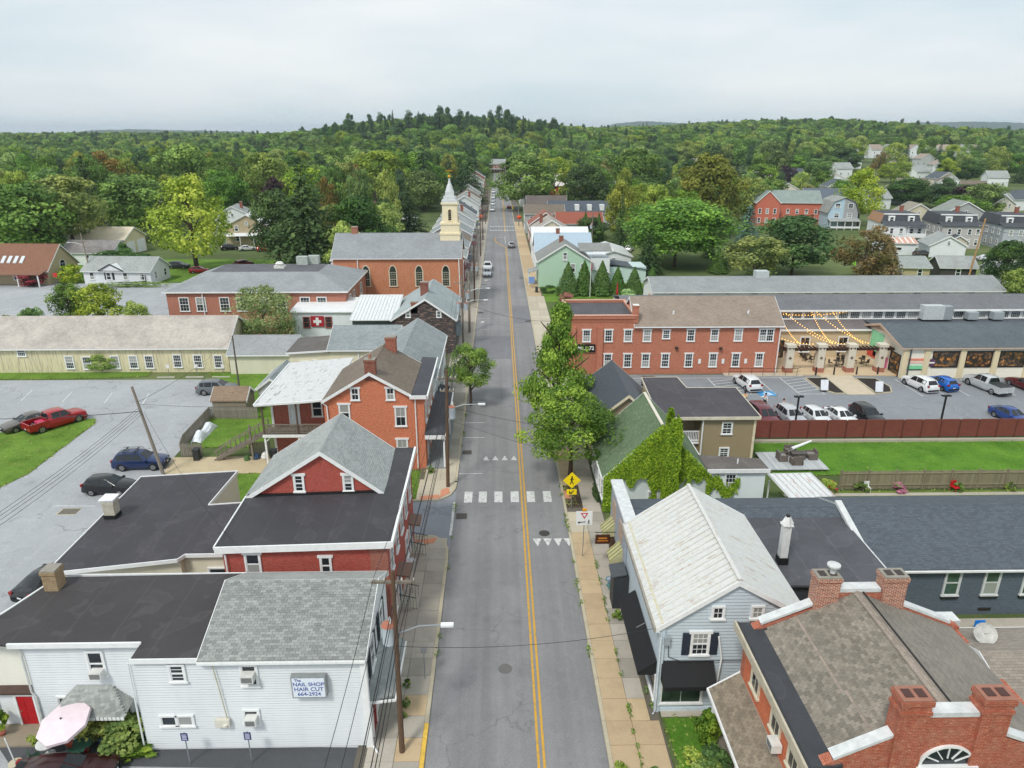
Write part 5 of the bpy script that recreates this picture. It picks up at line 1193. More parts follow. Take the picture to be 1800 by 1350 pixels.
flatroof(t,-32,-7.2,135.5,146,4.8,WS2,membrane('6b6864',3.),slope=1.4)
# street row, left
row=[(149,9,5.4,8.2,'8a2f34','red','SH_GREY'),(160,9,5.6,8.2,'d9dde0','white','SH_BLUE'),(171,9,5.2,7.6,'8f3038','dark red','SH_BROWN'),(182,9,5.6,8.4,'b8bfc4','pale grey','SH_BLUE'),(194,10,5.8,8.6,'dfe3e6','white','SH_GREY'),(207,10,6.0,9.0,'c9ced2','light grey','SH_GREY'),(222,10,6.2,9.4,'e2e5e8','white','SH_DARK'),(262,11,5.4,8.4,'cfd4d8','pale','SH_GREY'),(282,11,5.6,8.6,'dfdfd8','cream','SH_BROWN')]
nm=['nearest the church','behind the church roof','third beyond the church','fourth beyond the church','at mid row beyond the steeple','beside the street crossing','last before the crossing','first beyond the crossing','far beyond the crossing']
for i,(y,d,e,p,c,cn,rf) in enumerate(row):
    t=house('row_house',f'{cn} gabled row house on the left, {nm[i]}',-12,y,10,d,e,p,siding(c,.2,.15),globals()[rf],'y',0,2,2,3,'row houses left of the street',chim=1.5 if i%2 else None)
    slab(t,'street_awning',[(5,-3,2.9),(6.3,-3,2.6),(6.3,3,2.6),(5,3,2.9)],.1,paint(['5a1f28','3a4a52','6a6f72','7a2a30'][i%4]))
for i,(x,y,c,cn) in enumerate(((-13,312,'dfe2e4','white'),(-13,330,'c9c0b0','tan'),(-13,348,'b9bfc4','grey'),(-13,372,'e2e4e6','white'),(-13,398,'cfc8ba','cream'),(-13,428,'a85a4c','brick red'),(14,312,'dfe2e4','white'),(14,332,'b4bcc2','grey'),(14,356,'d9d2c2','cream'),(14,384,'e2e4e6','white'),(14,414,'c2b8a6','tan'),(14,446,'dfe2e4','white'))):
    house('street_house',f'{cn} gabled house far up the {"left" if x<0 else "right"} side of the street, {"first second third fourth fifth sixth".split()[i%6]} of its row',x,y,10,11,5.6,8.8,siding(c,.2,.15),(SH_GREY,SH_BROWN,SH_DARK)[i%3],'y',0,2,2,3,'houses far up the street')
t=house('rear_extension','white metal roofed extension behind the red row house',-22,176,10,9,3.6,4.8,WS2,metalroof('e0e3e4','c0b0a0',.2,seed=4.),'x',0,1,3,1)
# street row, right
t=house('mint_house','mint green gabled house with grey roof behind small evergreens',13,145,10.4,10,5.3,8.5,siding('b5d3bd',.2,.08),SH_BROWN if 0 else shingle('7f827f','8f918e'),'y',0,0,0,0,chim=-.4)
win(t,(0,-5.03,5.6),'S',.7,1.3,1,2,False); win(t,(1.6,-5.03,3.1),'S',.8,1.6,1,1,False); win(t,(3.6,-5.03,3.1),'S',.8,1.6,1,1,False)
m=MB(); m.box(5.2,9.2,-3,5,0,5.4); m.build('wall',siding('dfe4e6',.2),t); slab(t,'rear_roof',[(3,-3.4,6.9),(9.5,-3.4,6.9),(9.5,.8,7.9),(3,.8,7.9)],.14,shingle('7f827f','8f918e'))
slab(t,'rear_roof',[(5.2,-3.4,3.2),(9.6,-3.4,2.4),(9.6,5,2.4),(5.2,5,3.2)],.12,SH_GREY)
slab(t,'porch_roof',[(-7.2,-4,2.7),(-5.2,-4,3.3),(-5.2,0,3.3),(-7.2,0,2.7)],.12,SH_GREY)
for y in (-3.8,-.2): m=MB(); m.box(-7.1,-6.95,y-.07,y+.07,0,2.7); m.build('porch_post',WH,t)
m=MB(); m.box(9.4,17,-1,5,0,3.4); m.build('wall',siding('c3d6d4',.2),t); slab(t,'rear_roof',[(9.2,-1.3,4.0),(17.3,-1.3,2.8),(17.3,5.3,2.8),(9.2,5.3,4.0)],.14,SH_DARK)
t=house('blue_roof_house','house with pale blue metal roof just past the mint house',14,159,12,10,5.0,8.2,WS2,metalroof('a9bccb','8a9aa6',.2,seed=6.),'x',0,2,3,2,chim=-1.)
t=house('white_seam_house','house with white seamed metal roof and dormer chimney on the right',14.5,173,13,10,5.0,7.8,WS2,metalroof('dfe1e1','8a8a86',.4,seed=8.),'x',0,2,3,2)
house('beige_gable_house','beige gabled house with chimney on the right of the street',13.5,190,10,12,5.2,8.2,BG2,shingle('9a948c','aaa49c'),'y',0,2,2,3,chim=-2.4)
house('brick_gable_house','brown brick gabled house with rust roof on the right',13,205,9,9,5.2,8.4,brick('a8644e','985640','b89a88',.3),shingle('8a5444','9a6454'),'y',0,2,2,2)
house('rust_roof_house','house with wide rust red metal roof behind the brown brick gable',23,209,13,8,5.0,7.6,WS2,metalroof('94503c','6a3a2c',.4,seed=9.),'x',0,1,3,1)
t=house('slate_house','long pale grey house with dark slate roof and dormers',29,236,26,10,5.2,8.4,siding('b9bfc4',.2),shingle('4a525c','565e68'),'x',0,2,7,2)
for k in range(4): m=MB(); x=-4+k*4; m.box(x-.7,x+.7,-4.2,-1,5.8,7.6); m.build('dormer',WH,t)
house('tall_grey_house','tall grey house at the street crossing on the right',14,226,12,9,6.0,8.2,GS2,SH_BROWN,'x',0,2,3,2)
house('dark_roof_house','house with dark brown roof beside the big street tree',17,262,14,9,5.0,8.0,GS2,shingle('5c5450','6c6460'),'x',0,2,4,2)
t=house('red_barn','red barn with patchy white metal roof',33,352,26,12,6.,11.,siding('a83a34',.3),metalroof('d9d4d0','b04a3c',.9,seed=12.),'x',0,1,5,2,cat='barn')
house('white_barn','low white barn with pale roof right of the dark round tree',58,346,20,11,4.5,8,WS2,metalroof('c9c9c6','8a8a86',.4,seed=13.),'x',4,1,4,2,cat='barn')
house('white_long_shed','white shed with pale roof behind the big maple',26,168,8,14,2.8,4.,WS2,metalroof('d9dcdd','a0a0a0',.2,seed=14.),'y',0,1,1,3,cat='shed')
house('end_house','brick house with grey roof closing the far end of the street',-1,588,13,8,6.5,10,brick('a8604c','985440','c0a090',.3),SH_GREY,'x',0,2,5,2,porch=True)
# far right neighbourhood
t=house('red_brick_block','salmon red brick building with green grey hipped gables',99,247,18,11,7.4,10.8,brick('cf6a52','bf5a44','d8907c',.2),shingle('7d8a86','8d9a96'),'x',-8,2,6,2,cat='building')
gable(t,-12.5,-5,-9,4,7.6,11.2,brick('cf6a52','bf5a44','d8907c',.2),shingle('7d8a86','8d9a96'),'y')
for k in range(3):
    for z in (1.,4.): win(t,(-11.3+k*2.4,-9.03,z),'S',.8,1.6,1,1,False)
t=thing('gambrel_house','blue and grey gambrel house with white porch','house',(111,236,0),rad(-6),world=False)
for sx,c in ((-1,'b3cbdb'),(1,'a4a6a8')):
    m=MB(); P=[(0,-5,0),(sx*4.6,-5,0),(sx*4.6,-5,5.0),(sx*3.2,-5,8.3),(0,-5,9.6)]; m.prism(P,(0,11,0)); m.build('wall',siding(c,.2),t)
    for a,b in (((5.0,4.8),(3.3,8.45)),((3.3,8.45),(0,9.8))): slab(t,'roof_slope',[(sx*a[0],-5.4,a[1]),(sx*b[0],-5.4,b[1]),(sx*b[0],6.2,b[1]),(sx*a[0],6.2,a[1])],.14,shingle('8a8d88','9a9d98'))
    for z in (3.6,6.6): win(t,(sx*2.,-5.03,z),'S',1.4,1.3,2,1,False)
slab(t,'porch_roof',[(-4.8,-8,2.6),(4.8,-8,2.6),(4.8,-5,3.3),(-4.8,-5,3.3)],.12,SH_GREY)
for k in range(5): m=MB(); x=-4.6+k*2.3; m.box(x-.09,x+.09,-7.9,-7.7,0,2.6); m.build('porch_post',WH,t)
m=MB(); m.box(-4.6,4.6,-7.85,-7.75,.5,1.1); m.build('porch_rail',WH,t)
house('pink_house','pale pink house with dark metal roof behind the brick block',118,262,16,10,7,10.4,siding('d9bcae',.2),metalroof('5a6470','40484f',.2),'x',-8,2,4,2)
for i,(x,y,c,lb) in enumerate(((109.5,197,'e6e9ec','white double house with tan and black mansard roof, leftmost of three'),(124,195,'b9b6b2','grey sided double house with mansard dormers, middle of three'),(138.5,192,'b0b6bc','blue grey double house with white balcony, rightmost of three'))):
    t=thing('double_house',lb,'house',(x,y,0),rad(-9),'mansard double houses',world=False)
    m=MB(); m.box(-5,5,-6,8,0,6.); m.build('wall',siding(c,.2),t)
    ms_=shingle('3f4248','4c5056')
    a=[(-5.2,-3,6),(5.2,-3,6),(5.2,8.2,6),(-5.2,8.2,6)]; b=[(-4.4,-2.2,8.4),(4.4,-2.2,8.4),(4.4,7.4,8.4),(-4.4,7.4,8.4)]
    for k in range(4):
        j=(k+1)%4; m=MB(); m.prism([a[k],a[j],b[j],b[k]],(0,0,.12)); m.build('mansard_slope',shingle('b08a6c','a07a5c') if (i==0 and k==3) else ms_,t)
    slab(t,'roof_deck',b,.15,ms_)
    m=MB(); m.box(-4.6,4.6,-2.4,-2.2,8.3,8.6); m.build('roof_trim',WH,t)
    for x2 in (-2.6,2.4): m=MB(); m.box(x2-.8,x2+.8,-3.1,-1.5,6.3,8.0); m.build('dormer',WH,t); win(t,(x2,-3.12,6.6),'S',.9,1.1,1,1,False)
    slab(t,'front_roof',[(-5.3,-6.4,5.8),(5.3,-6.4,5.8),(5.3,-3,6.6),(-5.3,-3,6.6)],.14,ms_)
    for x2 in (-3.2,-.8,1.8,3.8):
        for z in (1.,3.7): win(t,(x2,-6.03,z),'S',.8,1.4,1,1,False)
    for k in range(3):
        for z in (1.,3.7): win(t,(-5.03,-3.6+k*3.2,z),'W',.8,1.4,1,1,False)
    if i!=1:
        m=MB(); m.box(.2,5,-7.6,-6,2.9,3.1); m.box(.2,5,-7.6,-7.5,3.1,4.0); m.build('balcony',WH,t)
        for x2 in (.4,4.8): m=MB(); m.box(x2-.08,x2+.08,-7.55,-7.4,0,5.8); m.build('balcony_post',WH,t)
        slab(t,'balcony_roof',[(.1,-7.8,5.5),(5.1,-7.8,5.5),(5.1,-6,5.85),(.1,-6,5.85)],.1,WH if i==2 else ms_)
    else:
        gable(t,-4,0.5,-9,-6,2.4,3.7,siding('c9bfae',.2),ms_,'y',ov=.3,rake=.3)
    chimney(t,2,4,8,10.2,.9,.7,brick('9a5040','8a4434','9a7a6a'))
house('white_garage','white garage with grey roof and wide door below the grey double house',112,179,8,9,3.0,5.2,WS2,SH_GREY,'y',-14,0,cat='garage')
t=house('striped_roof_garage','white garage with rust striped metal roof',101,182,9,6,3.0,3.9,WS2,metalroof('cfa08e','a05a48',.6,seed=15.),'x',-8,0,cat='garage')
for k in range(7): m=MB(); x=-4+k*1.3; m.bar((x,-3.3,3.1),(x,0,4.1),.4,.05); m.build('roof_strip',paint('e2dfd8'),t)
win(t,(0,-3.03,1.2),'S',2.4,.7,2,1,False,sash=1)
house('black_door_shed','white shed with grey roof and dark front near utility pole',96,148.5,7,6,2.8,4.6,paint('4a4446'),SH_GREY,'x',-8,1,1,0,cat='shed')
house('white_block_shed','low white shed with grey roof right of the dark fronted shed',105,144,8,6,2.6,4.2,WS2,SH_GREY,'x',-8,0,cat='shed')
house('grey_gable_house','grey gabled house on the far right behind the double houses',142,222,13,10,6,9.6,GS2,shingle('7f8580','8f958f'),'y',-9,2,2,2)
house('tan_gable_house','tan gabled house behind the middle double house',129,224,11,9,5.6,8.8,BG2,shingle('8a8478','9a9488'),'y',-9,2,2,2)
t=house('glass_brick_workshop','low workshop with pale roof half hidden behind rust coloured tree',84,150,12,8,2.8,4.4,TN2,shingle('8a9290','9aa29f'),'x',-6,1,3,1,cat='shed')
t=house('far_school','orange brick school with long grey roof on the wooded slope',-150,560,46,18,7,12.5,brick('bb6f4a','ab5f3a','c0a090',.2),metalroof('b9bfc4','8a9298',.2,seed=20.),'x',0,1,9,2,cat='school')
# small far houses showing between the trees
FW=[siding('e6e9ea',.3),siding('d9d3c4',.3),siding('c4c8c9',.3),siding('d8cfc0',.3)]; FR=[SH_GREY,SH_BROWN,SH_DARK,SH_TAN]
fz=[(205,560,0),(150,420,1),(165,415,0),(280,465,0),(255,470,1),(300,520,2),(330,560,0),(230,380,3),(215,330,1),(190,300,0),(250,330,2),(270,300,0),(310,400,1),(180,262,1),(205,250,0),(160,345,3),(240,420,0),(-190,400,0),(-230,480,1),(-160,520,0),(-120,440,2),(-260,350,0),(-95,330,1),(-210,300,0),(-70,480,0),(-40,520,1),(60,520,0),(95,470,2),(120,540,0),(-330,520,0),(350,640,0),(290,620,1),(150,290,0),(168,310,2),(205,285,0),(232,300,1),(255,262,0),(222,360,0),(195,345,3),(172,372,0),(262,385,0),(285,350,2),(318,345,0),(340,430,0),(205,440,0),(130,330,1),(120,400,0),(-150,330,0),(-175,262,1),(-250,420,0),(-110,390,0),(-60,410,0),(-200,520,0),(-300,430,2),(70,420,0),(45,460,1),(240,500,0),(180,480,0),(-270,470,0),(-310,560,0),(-180,580,2),(-95,560,0),(95,590,0),(150,560,1),(190,600,0),(250,560,2),(330,480,0),(380,560,0),(410,500,3),(-380,600,0),(130,470,0),(-130,500,1)]
for i,(x,y,k) in enumerate(fz):
    side='left' if x<0 else 'right'; near='mid distance' if y<380 else 'far distance'
    house('distant_house',f'small {["white","tan","grey","beige"][k]} house with {["grey","brown","dark","tan"][(i+k)%4]} roof, {["broadside","gable end on"][i%2]}, among trees, {near} {side}',x,y,10+i%4,8,5,8,FW[k],FR[(i+k)%4],'xy'[i%2],R.uniform(-25,25),2,2,2,f'{["white","tan","grey","beige"][k]} houses {near} {side}',z=hgt(x,y))
for i in range(8):
    x=312+i*12.5+(i//3)*6; y=640+R.uniform(-8,8)
    house('townhouse','white townhouse with grey roof in the row below the far right hill',x,y,11,10,7,11,FW[0],FR[i%2*3],'x' if i%3 else 'y',R.uniform(-10,10),2,2,1,'white townhouses below the far hill',z=hgt(x,y))
# ================================================================ vehicles
TYRE=paint('1b1b1c',.85,.2,8.); RIM=flat('b4b6b8',.3,metal=.8); CGL=flat((.012,.016,.02),.06,spec=.6); LAMP=flat('dfe4e6',.15); TAIL=flat('8f1a1c',.25); BLK=flat('17181a',.6); PLATE=flat('d5d9de',.5)
def wheel_mesh(r,w):
    t=MB(); prof=[(r*.62,-w/2),(r*.93,-w/2),(r,-w*.32),(r,w*.32),(r*.93,w/2),(r*.62,w/2)]
    n=18; vs=[];fs=[]
    for q,z in prof: vs+=[(q*math.cos(k*2*math.pi/n),z,q*math.sin(k*2*math.pi/n)) for k in range(n)]
    for i in range(len(prof)-1):
        for k in range(n): fs.append((i*n+k,i*n+(k+1)%n,(i+1)*n+(k+1)%n,(i+1)*n+k))
    t.add(vs,fs); d=MB(); d.add([(r*.63*math.cos(k*2*math.pi/n),w*.36,r*.63*math.sin(k*2*math.pi/n)) for k in range(n)]+[(r*.63*math.cos(k*2*math.pi/n),-w*.36,r*.63*math.sin(k*2*math.pi/n)) for k in range(n)],[tuple(range(n)),tuple(range(2*n-1,n-1,-1))])
    s=MB()
    for k in range(5):
        a=k*2*math.pi/5
        for sd in (1,-1): s.bar((.05*math.cos(a),sd*w*.4,.05*math.sin(a)),(r*.6*math.cos(a),sd*w*.4,r*.6*math.sin(a)),.09,.03,up=(0,1,0))
    for sd in (1,-1):
        for k in range(18):
            a,b=k*2*math.pi/18,(k+1)*2*math.pi/18; s.bar((r*.6*math.cos(a),sd*w*.4,r*.6*math.sin(a)),(r*.6*math.cos(b),sd*w*.4,r*.6*math.sin(b)),.05,.04,up=(0,1,0))
    return t.mesh('tyre',TYRE,smooth=40),d.mesh('hub',BLK),s.mesh('rim',RIM)
WHL={}
# stations: (x, top z, belt z, half width at belt, half width at top); x from nose (+) to tail (-)
CARS={
 'suv':dict(L=4.65,W=.92,r=.36,wb=(1.38,-1.38),st=[(2.3,.72,.7,.62,.5),(2.22,.86,.8,.8,.7),(1.9,.98,.9,.89,.78),(1.2,1.08,.98,.92,.8),(.95,1.1,1.0,.92,.78),(.25,1.58,1.02,.92,.66),(-.4,1.66,1.03,.92,.68),(-1.3,1.64,1.05,.92,.67),(-1.85,1.55,1.07,.91,.63),(-2.2,1.06,1.02,.88,.76),(-2.32,.85,.8,.82,.72)]),
 'sedan':dict(L=4.7,W=.9,r=.33,wb=(1.4,-1.35),st=[(2.33,.62,.6,.6,.5),(2.25,.74,.7,.78,.7),(1.9,.84,.8,.87,.76),(1.15,.93,.88,.9,.78),(.85,.95,.9,.9,.76),(.1,1.38,.93,.9,.6),(-.5,1.44,.94,.9,.61),(-1.1,1.38,.95,.9,.59),(-1.75,1.02,.97,.88,.72),(-2.2,1.0,.94,.85,.74),(-2.35,.78,.74,.8,.7)]),
 'hatch':dict(L=4.05,W=.86,r=.32,wb=(1.22,-1.2),st=[(2.0,.66,.62,.6,.5),(1.93,.8,.74,.76,.66),(1.6,.93,.85,.84,.72),(1.1,1.02,.93,.86,.74),(.9,1.04,.95,.86,.72),(.2,1.48,.98,.86,.6),(-.4,1.54,1.0,.86,.61),(-1.1,1.5,1.03,.86,.6),(-1.6,1.42,1.06,.85,.57),(-1.92,1.02,.98,.82,.7),(-2.02,.8,.75,.78,.68)]),
 'van':dict(L=5.0,W=.97,r=.35,wb=(1.5,-1.5),st=[(2.48,.7,.68,.66,.55),(2.38,.86,.8,.84,.74),(2.05,.98,.9,.94,.82),(1.55,1.08,.98,.97,.84),(1.3,1.12,1.0,.97,.82),(.45,1.66,1.03,.97,.72),(-.3,1.74,1.04,.97,.73),(-1.5,1.72,1.05,.97,.72),(-2.15,1.64,1.07,.96,.68),(-2.4,1.08,1.03,.93,.8),(-2.5,.85,.8,.86,.76)]),
 'pickup':dict(L=5.7,W=.98,r=.4,wb=(1.85,-1.75),st=[(2.82,.85,.82,.74,.66),(2.76,1.02,.95,.9,.82),(2.4,1.14,1.05,.96,.86),(1.6,1.2,1.1,.98,.86),(1.4,1.22,1.12,.98,.84),(.8,1.78,1.15,.98,.72),(.2,1.86,1.16,.98,.73),(-.6,1.84,1.16,.98,.72),(-.85,1.78,1.16,.98,.7),(-.95,1.2,1.12,.97,.88)]),
}
def car(kind,label,color,x,y,rz,group=None,rack=False,bedload=None,metal=.3,top=None):
    d=CARS[kind]; t=thing('parked_car' if kind!='pickup' else 'pickup_truck',label,'pickup' if kind=='pickup' else 'car',(x,y,.02),rad(rz),group or 'parked cars',world=False)
    P=carpaint(color,metal); st=d['st']; zb=.22
    def ring(s):
        X,zt,zbt,wb,wt=s; q=[(0,zb),(wb*.86,zb),(wb*.97,zb+.14),(wb,zb+.3*(zbt-zb)+.05),(wb*.99,zbt-.06),(wb*.965,zbt),(wt,zt-.05),(wt*.86,zt),(0,zt+.015)]
        return [(X,-w,z) for w,z in q]+[(X,w,z) for w,z in reversed(q[1:-1])]
    m=MB(); rs=[ring(s) for s in st]; n=len(rs[0])
    for r_ in rs: m.v+=r_
    for i in range(len(rs)-1):
        for k in range(n): m.f.append((i*n+k,(i+1)*n+k,(i+1)*n+(k+1)%n,i*n+(k+1)%n))
    m.f+= [tuple(range(n)),tuple(range((len(rs)-1)*n+n-1,(len(rs)-1)*n-1,-1))]
    m.build('body',P,t,smooth=32)
    def gpanel(name,a,b,c,e,k=.1,off=.012,mat=CGL):
        q=[Vector(p) for p in (a,b,c,e)]; ct=sum(q,Vector())/4; nn=(q[1]-q[0]).cross(q[3]-q[0]).normalized()
        if nn.dot(ct-V(ct.x*.3,0,.9))<0: nn=-nn
        m=MB(); m.prism([p.lerp(ct,k)+nn*(off-.02) for p in q],nn*.02); m.build(name,mat,t)
    S_=lambda i,sg,top: (st[i][0],sg*(st[i][4] if top else st[i][3]*.965),(st[i][1]-.05 if top else st[i][2]))
    gpanel('windshield',(st[4][0],-st[4][4],st[4][1]),(st[4][0],st[4][4],st[4][1]),(st[5][0],st[5][4]*.86,st[5][1]),(st[5][0],-st[5][4]*.86,st[5][1]),.07)
    li=8; gpanel('rear_window',(st[li+1][0],-st[li+1][4],st[li+1][1]),(st[li+1][0],st[li+1][4],st[li+1][1]),(st[li][0],st[li][4]*.86,st[li][1]),(st[li][0],-st[li][4]*.86,st[li][1]),.12)
    for sg in (-1,1):
        gpanel('side_window',(st[5][0]+.45,sg*st[4][3]*.965,st[4][2]),S_(6,sg,0),S_(6,sg,1),S_(5,sg,1),.08)
        gpanel('side_window',S_(6,sg,0),S_(7,sg,0),S_(7,sg,1),S_(6,sg,1),.08)
        if kind not in ('pickup',): gpanel('side_window',S_(7,sg,0),S_(8,sg,0),S_(8,sg,1),S_(7,sg,1),.1)
        m=MB(); m.box(st[4][0]-.25,st[4][0]-.05,min(sg*d['W'],sg*(d['W']+.2)),max(sg*d['W'],sg*(d['W']+.2)),st[4][2]-.02,st[4][2]+.14); m.build('mirror',P,t)
        X,z=st[1][0]-.02,st[1][1]-.13; y0=sg*st[1][3]*.62; m=MB(); m.bar((X+.05,y0-sg*.16,z),(X-.14,y0+sg*.2,z+.03),.14,.13); m.build('headlight',LAMP,t)
        X=-d['L']/2+.02; m=MB(); zz=.95 if kind!='sedan' else .82; m.box(X-.03,X+.14,min(sg*.6,sg*.84),max(sg*.6,sg*.84),zz-.1,zz+.12); m.build('taillight',TAIL,t)
    for X,s in ((d['L']/2-.02,1),(-d['L']/2+.01,-1)):
        m=MB(); m.box(X-.05*(s<0)-.02,X+.05*(s>0)+.02,-.72,.72,.34,.52); m.build('bumper',BLK,t)
        m=MB(); m.box(X-.075 if s<0 else X+.07,X-.07 if s<0 else X+.075,-.16,.16,.56,.68); m.build('licence_plate',PLATE,t)
    m=MB(); m.box(d['L']/2-.07,d['L']/2-.01,-.42,.42,.55,.68); m.build('grille',BLK,t)
    k=(d['r'],); 
    if k not in WHL: WHL[k]=wheel_mesh(d['r'],.23)
    for X in d['wb']:
        for sg in (-1,1):
            w=inst('wheel',WHL[k][0],t,(X,sg*(d['W']-.1),d['r'])); inst('hub',WHL[k][1],w); inst('rim',WHL[k][2],w)
            m=MB(); aa=[rad(a) for a in range(-10,191,20)]; rr=d['r']*1.22
            yy=sg*(d['W']*.985); m.prism([(X+rr*math.cos(a),yy-.012*sg,d['r']+rr*math.sin(a)) for a in aa],(0,.02*sg,0)); m.build('wheel_arch',BLK,t)
    if rack:
        for sg in (-1,1): m=MB(); m.tube([(.2,sg*.6,1.66),(0,sg*.6,1.76),(-1.5,sg*.6,1.76),(-1.7,sg*.6,1.66)],.025); m.build('roof_rail',BLK,t)
        for X in (-.2,-1.2): m=MB(); m.box(X-.05,X+.05,-.62,.62,1.76,1.8); m.build('roof_bar',BLK,t)
    if kind=='pickup':
        for a,b,c,e,z0,z1,nmm in ((-2.85,-.95,-.98,-.88,.45,1.2,'bed_side'),(-2.85,-.95,.88,.98,.45,1.2,'bed_side'),(-2.88,-2.78,-.97,.97,.5,1.2,'tailgate'),(-.99,-.93,-.9,.9,.5,1.2,'bed_front')):
            m=MB(); m.box(a,b,c,e,z0,z1); m.build(nmm,P,t)
        m=MB(); m.box(-2.8,-.97,-.9,.9,.5,.62); m.build('bed_floor',BLK,t)
        if bedload=='cover': m=MB(); m.box(-2.8,-.97,-.9,.9,1.16,1.22); m.build('bed_cover',paint('2a2b2d'),t)
        elif bedload:
            m=MB(); m.box(-1.8,-1.1,-.6,.5,.62,1.05); m.build('bed_load',paint('c0305a'),t); m=MB(); m.tube([(-2.6,-.4,.75),(-2.1,.3,.9),(-1.8,-.5,.8)],.06); m.build('bed_tool',paint('6a6a6a'),t)
    return t
car('sedan','dark sedan with black and pale roof beside the red pickup','6a6660',-49.5,69.6,-125)
car('pickup','red pickup truck with open bed on the left lot','a8161e',-46.6,69.8,55,bedload=True,metal=.1)
car('suv','grey crossover parked near the pole behind the yellow barn','71777c',-33.3,79.6,2)
car('suv','dark blue wagon with roof rack beside leaning pole','1d3260',-33.,59.8,2,rack=True)
car('hatch','black hatchback parked beside the black flat roof','1d1f22',-33.4,55,-2)
car('sedan','dark car with red tail light mostly hidden by brick chimney','26282c',-30.6,41.6,76)
car('sedan','dark maroon car cut off at the bottom left edge','3a1418',-20.6,25.7,5)
car('sedan','black car backed into the first stall by the mill','1a1b1d',18.1,79.9,-92)
car('suv','white crossover in the disabled stall by the mill','e6e8ea',29.9,80.6,98,metal=0.)
car('van','burgundy minivan nose to the brown fence','6e2530',28.,69.6,-84)
car('suv','silver crossover right of the burgundy minivan','c9ccd0',30.9,69.4,-83)
car('hatch','white hatchback between silver crossover and white sedan','dfe2e6',33.6,69.3,-83,metal=.1)
car('sedan','white sedan left of the black car at the fence','e8eaec',36.3,69.3,-83,metal=0.)
car('suv','black wagon at the fence, last before the empty stalls','1f2123',39.2,69.6,-84)
car('suv','white coupe-like crossover with dark roof by the market shop','e6e8ea',50.6,79.9,100,metal=0.)
car('hatch','bright blue hatchback by the market shop','1f6fd0',53.3,80.,100)
car('pickup','silver pickup with covered bed by the market shop','cfd2d4',58.4,79.2,99,bedload='cover')
car('sedan','dark red car at the right edge of the market lot','6a1c22',63.2,79.4,97)
car('sedan','blue coupe at the right edge near the fence','22468f',54.6,69.3,-80)
car('pickup','white pickup parked on the left side of the street','e2e4e6',-2.6,160.,-90,'cars on the street',bedload='cover',metal=0.)
car('suv','silver crossover parked in front of the white pickup on the street','aeb4ba',-2.6,152.5,-90,'cars on the street')
car('suv','silver crossover driving away with lit tail lights','8f9296',3.3,193.5,90,'cars on the street')
for i,(y,c) in enumerate(((288,'dfe3e8'),(297,'c9d4de'),(312,'e2e4e6'),(330,'b9c4ce'),(345,'dfe1e3'),(362,'c3c9cf'),(380,'e2e4e6'))): car(('suv','sedan')[i%2],'pale car in the row parked far up the left side of the street',c,-2.6,y,-90,'cars far up the street',metal=.1)
car('sedan','red car parked under the big street tree','9a2a2c',4.2,300,90,'cars on the street')
for i,(x,y,r_,c,k,lb) in enumerate(((-66,189,20,'e6e8ea','sedan','white car in the lot by the tan house'),(-71,190,20,'1c1d20','suv','black car in the lot by the tan house'),(-61,188,20,'b0503c','suv','orange car in the lot by the tan house'),(-80,164,0,'8a8f96','sedan','grey car behind the white ranch house'),(-73,163,0,'3a3d44','suv','dark car right of the grey car behind the ranch house'),(-66,157,10,'a01c20','hatch','red car under the yellow green tree'),(-59,165,60,'7a1c22','suv','dark red car beside the yellow green tree'),(106,176.5,10,'4a463f','suv','dark suv beside the striped roof garage'),(34,186,70,'dfe1e4','suv','white suv behind the dark round evergreens'),(118,170,0,'d9dde2','sedan','pale car by the far right sheds'))): car(k,lb,c,x,y,r_,'cars in the distance')
# ================================================================ poles, wires, signs
POLE=wood('5b4636','7a6048'); POLG=wood('7d7468','9a9184'); WIRE=flat('1d1e20',.6); GALV=flat('9aa0a4',.4,metal=.6)
def pole(label,x,y,h,r=.14,mat=None,arms=(),trans=None,lean=(0,0),lamp=None):
    t=thing('utility_pole',label,'utility pole',(x,y,0),0,'utility poles')
    m=MB(); m.tube([(x,y,0),(x+lean[0]/2,y+lean[1]/2,h/2),(x+lean[0],y+lean[1],h)],[r,r*.85,r*.68],8); m.build('post',mat or POLE,t,smooth=True)
    tx,ty=x+lean[0],y+lean[1]
    for z,L in arms:
        m=MB(); m.box(tx-L/2,tx+L/2,ty-.06,ty+.06,z-.06,z+.06); o=m.build('crossarm',POLG,t)
        for k in (-.46,-.2,.2,.46): m=MB(); m.lathe([(.03,0),(.05,.08),(.02,.16)],(tx+k*L,ty,z+.06),8); m.build('insulator',flat('c9c4bc'),o)
    if trans:
        for dx in trans[1:]:
            z=trans[0]; m=MB(); m.lathe([(.3,0),(.31,.05),(.31,.95),(.33,1.0)],(tx+dx,ty-.1,z),14); o=m.build('transformer',paint('b9c4cc',.4),t,smooth=True)
            m=MB(); m.lathe([(.34,1.0),(.3,1.06),(.05,1.12)],(tx+dx,ty-.1,z),14); m.build('lid',paint('a86a54'),o)
            m=MB(); m.lathe([(.05,1.1),(.07,1.3),(.04,1.45)],(tx+dx+.1,ty-.1,z),8); m.build('bushing',flat('dfe2e2'),o)
    if lamp:
        z,L=lamp; m=MB(); m.tube([(tx,ty,z-.5),(tx+L*.5,ty,z-.05),(tx+L,ty,z)],.04); o=m.build('lamp_arm',GALV,t)
        m=MB(); m.box(tx+L,tx+L+.6,ty-.12,ty+.12,z-.06,z+.05); m.build('lamp_head',paint('e2e6e8',.3),o)
    return t
pole('brown utility pole with grey transformer in front of the nail shop',-4.95,27.2,10.2,.145,None,((9.6,2.0),),(6.3,-.35),(.0,.6),lamp=(7.2,2.1))
pole('brown utility pole with streetlight at the alley corner',-4.55,55.2,10.5,.16,None,((9.7,1.6),(8.6,1.2)),(6.2,.35),(.1,1.),lamp=(7.4,2.6))
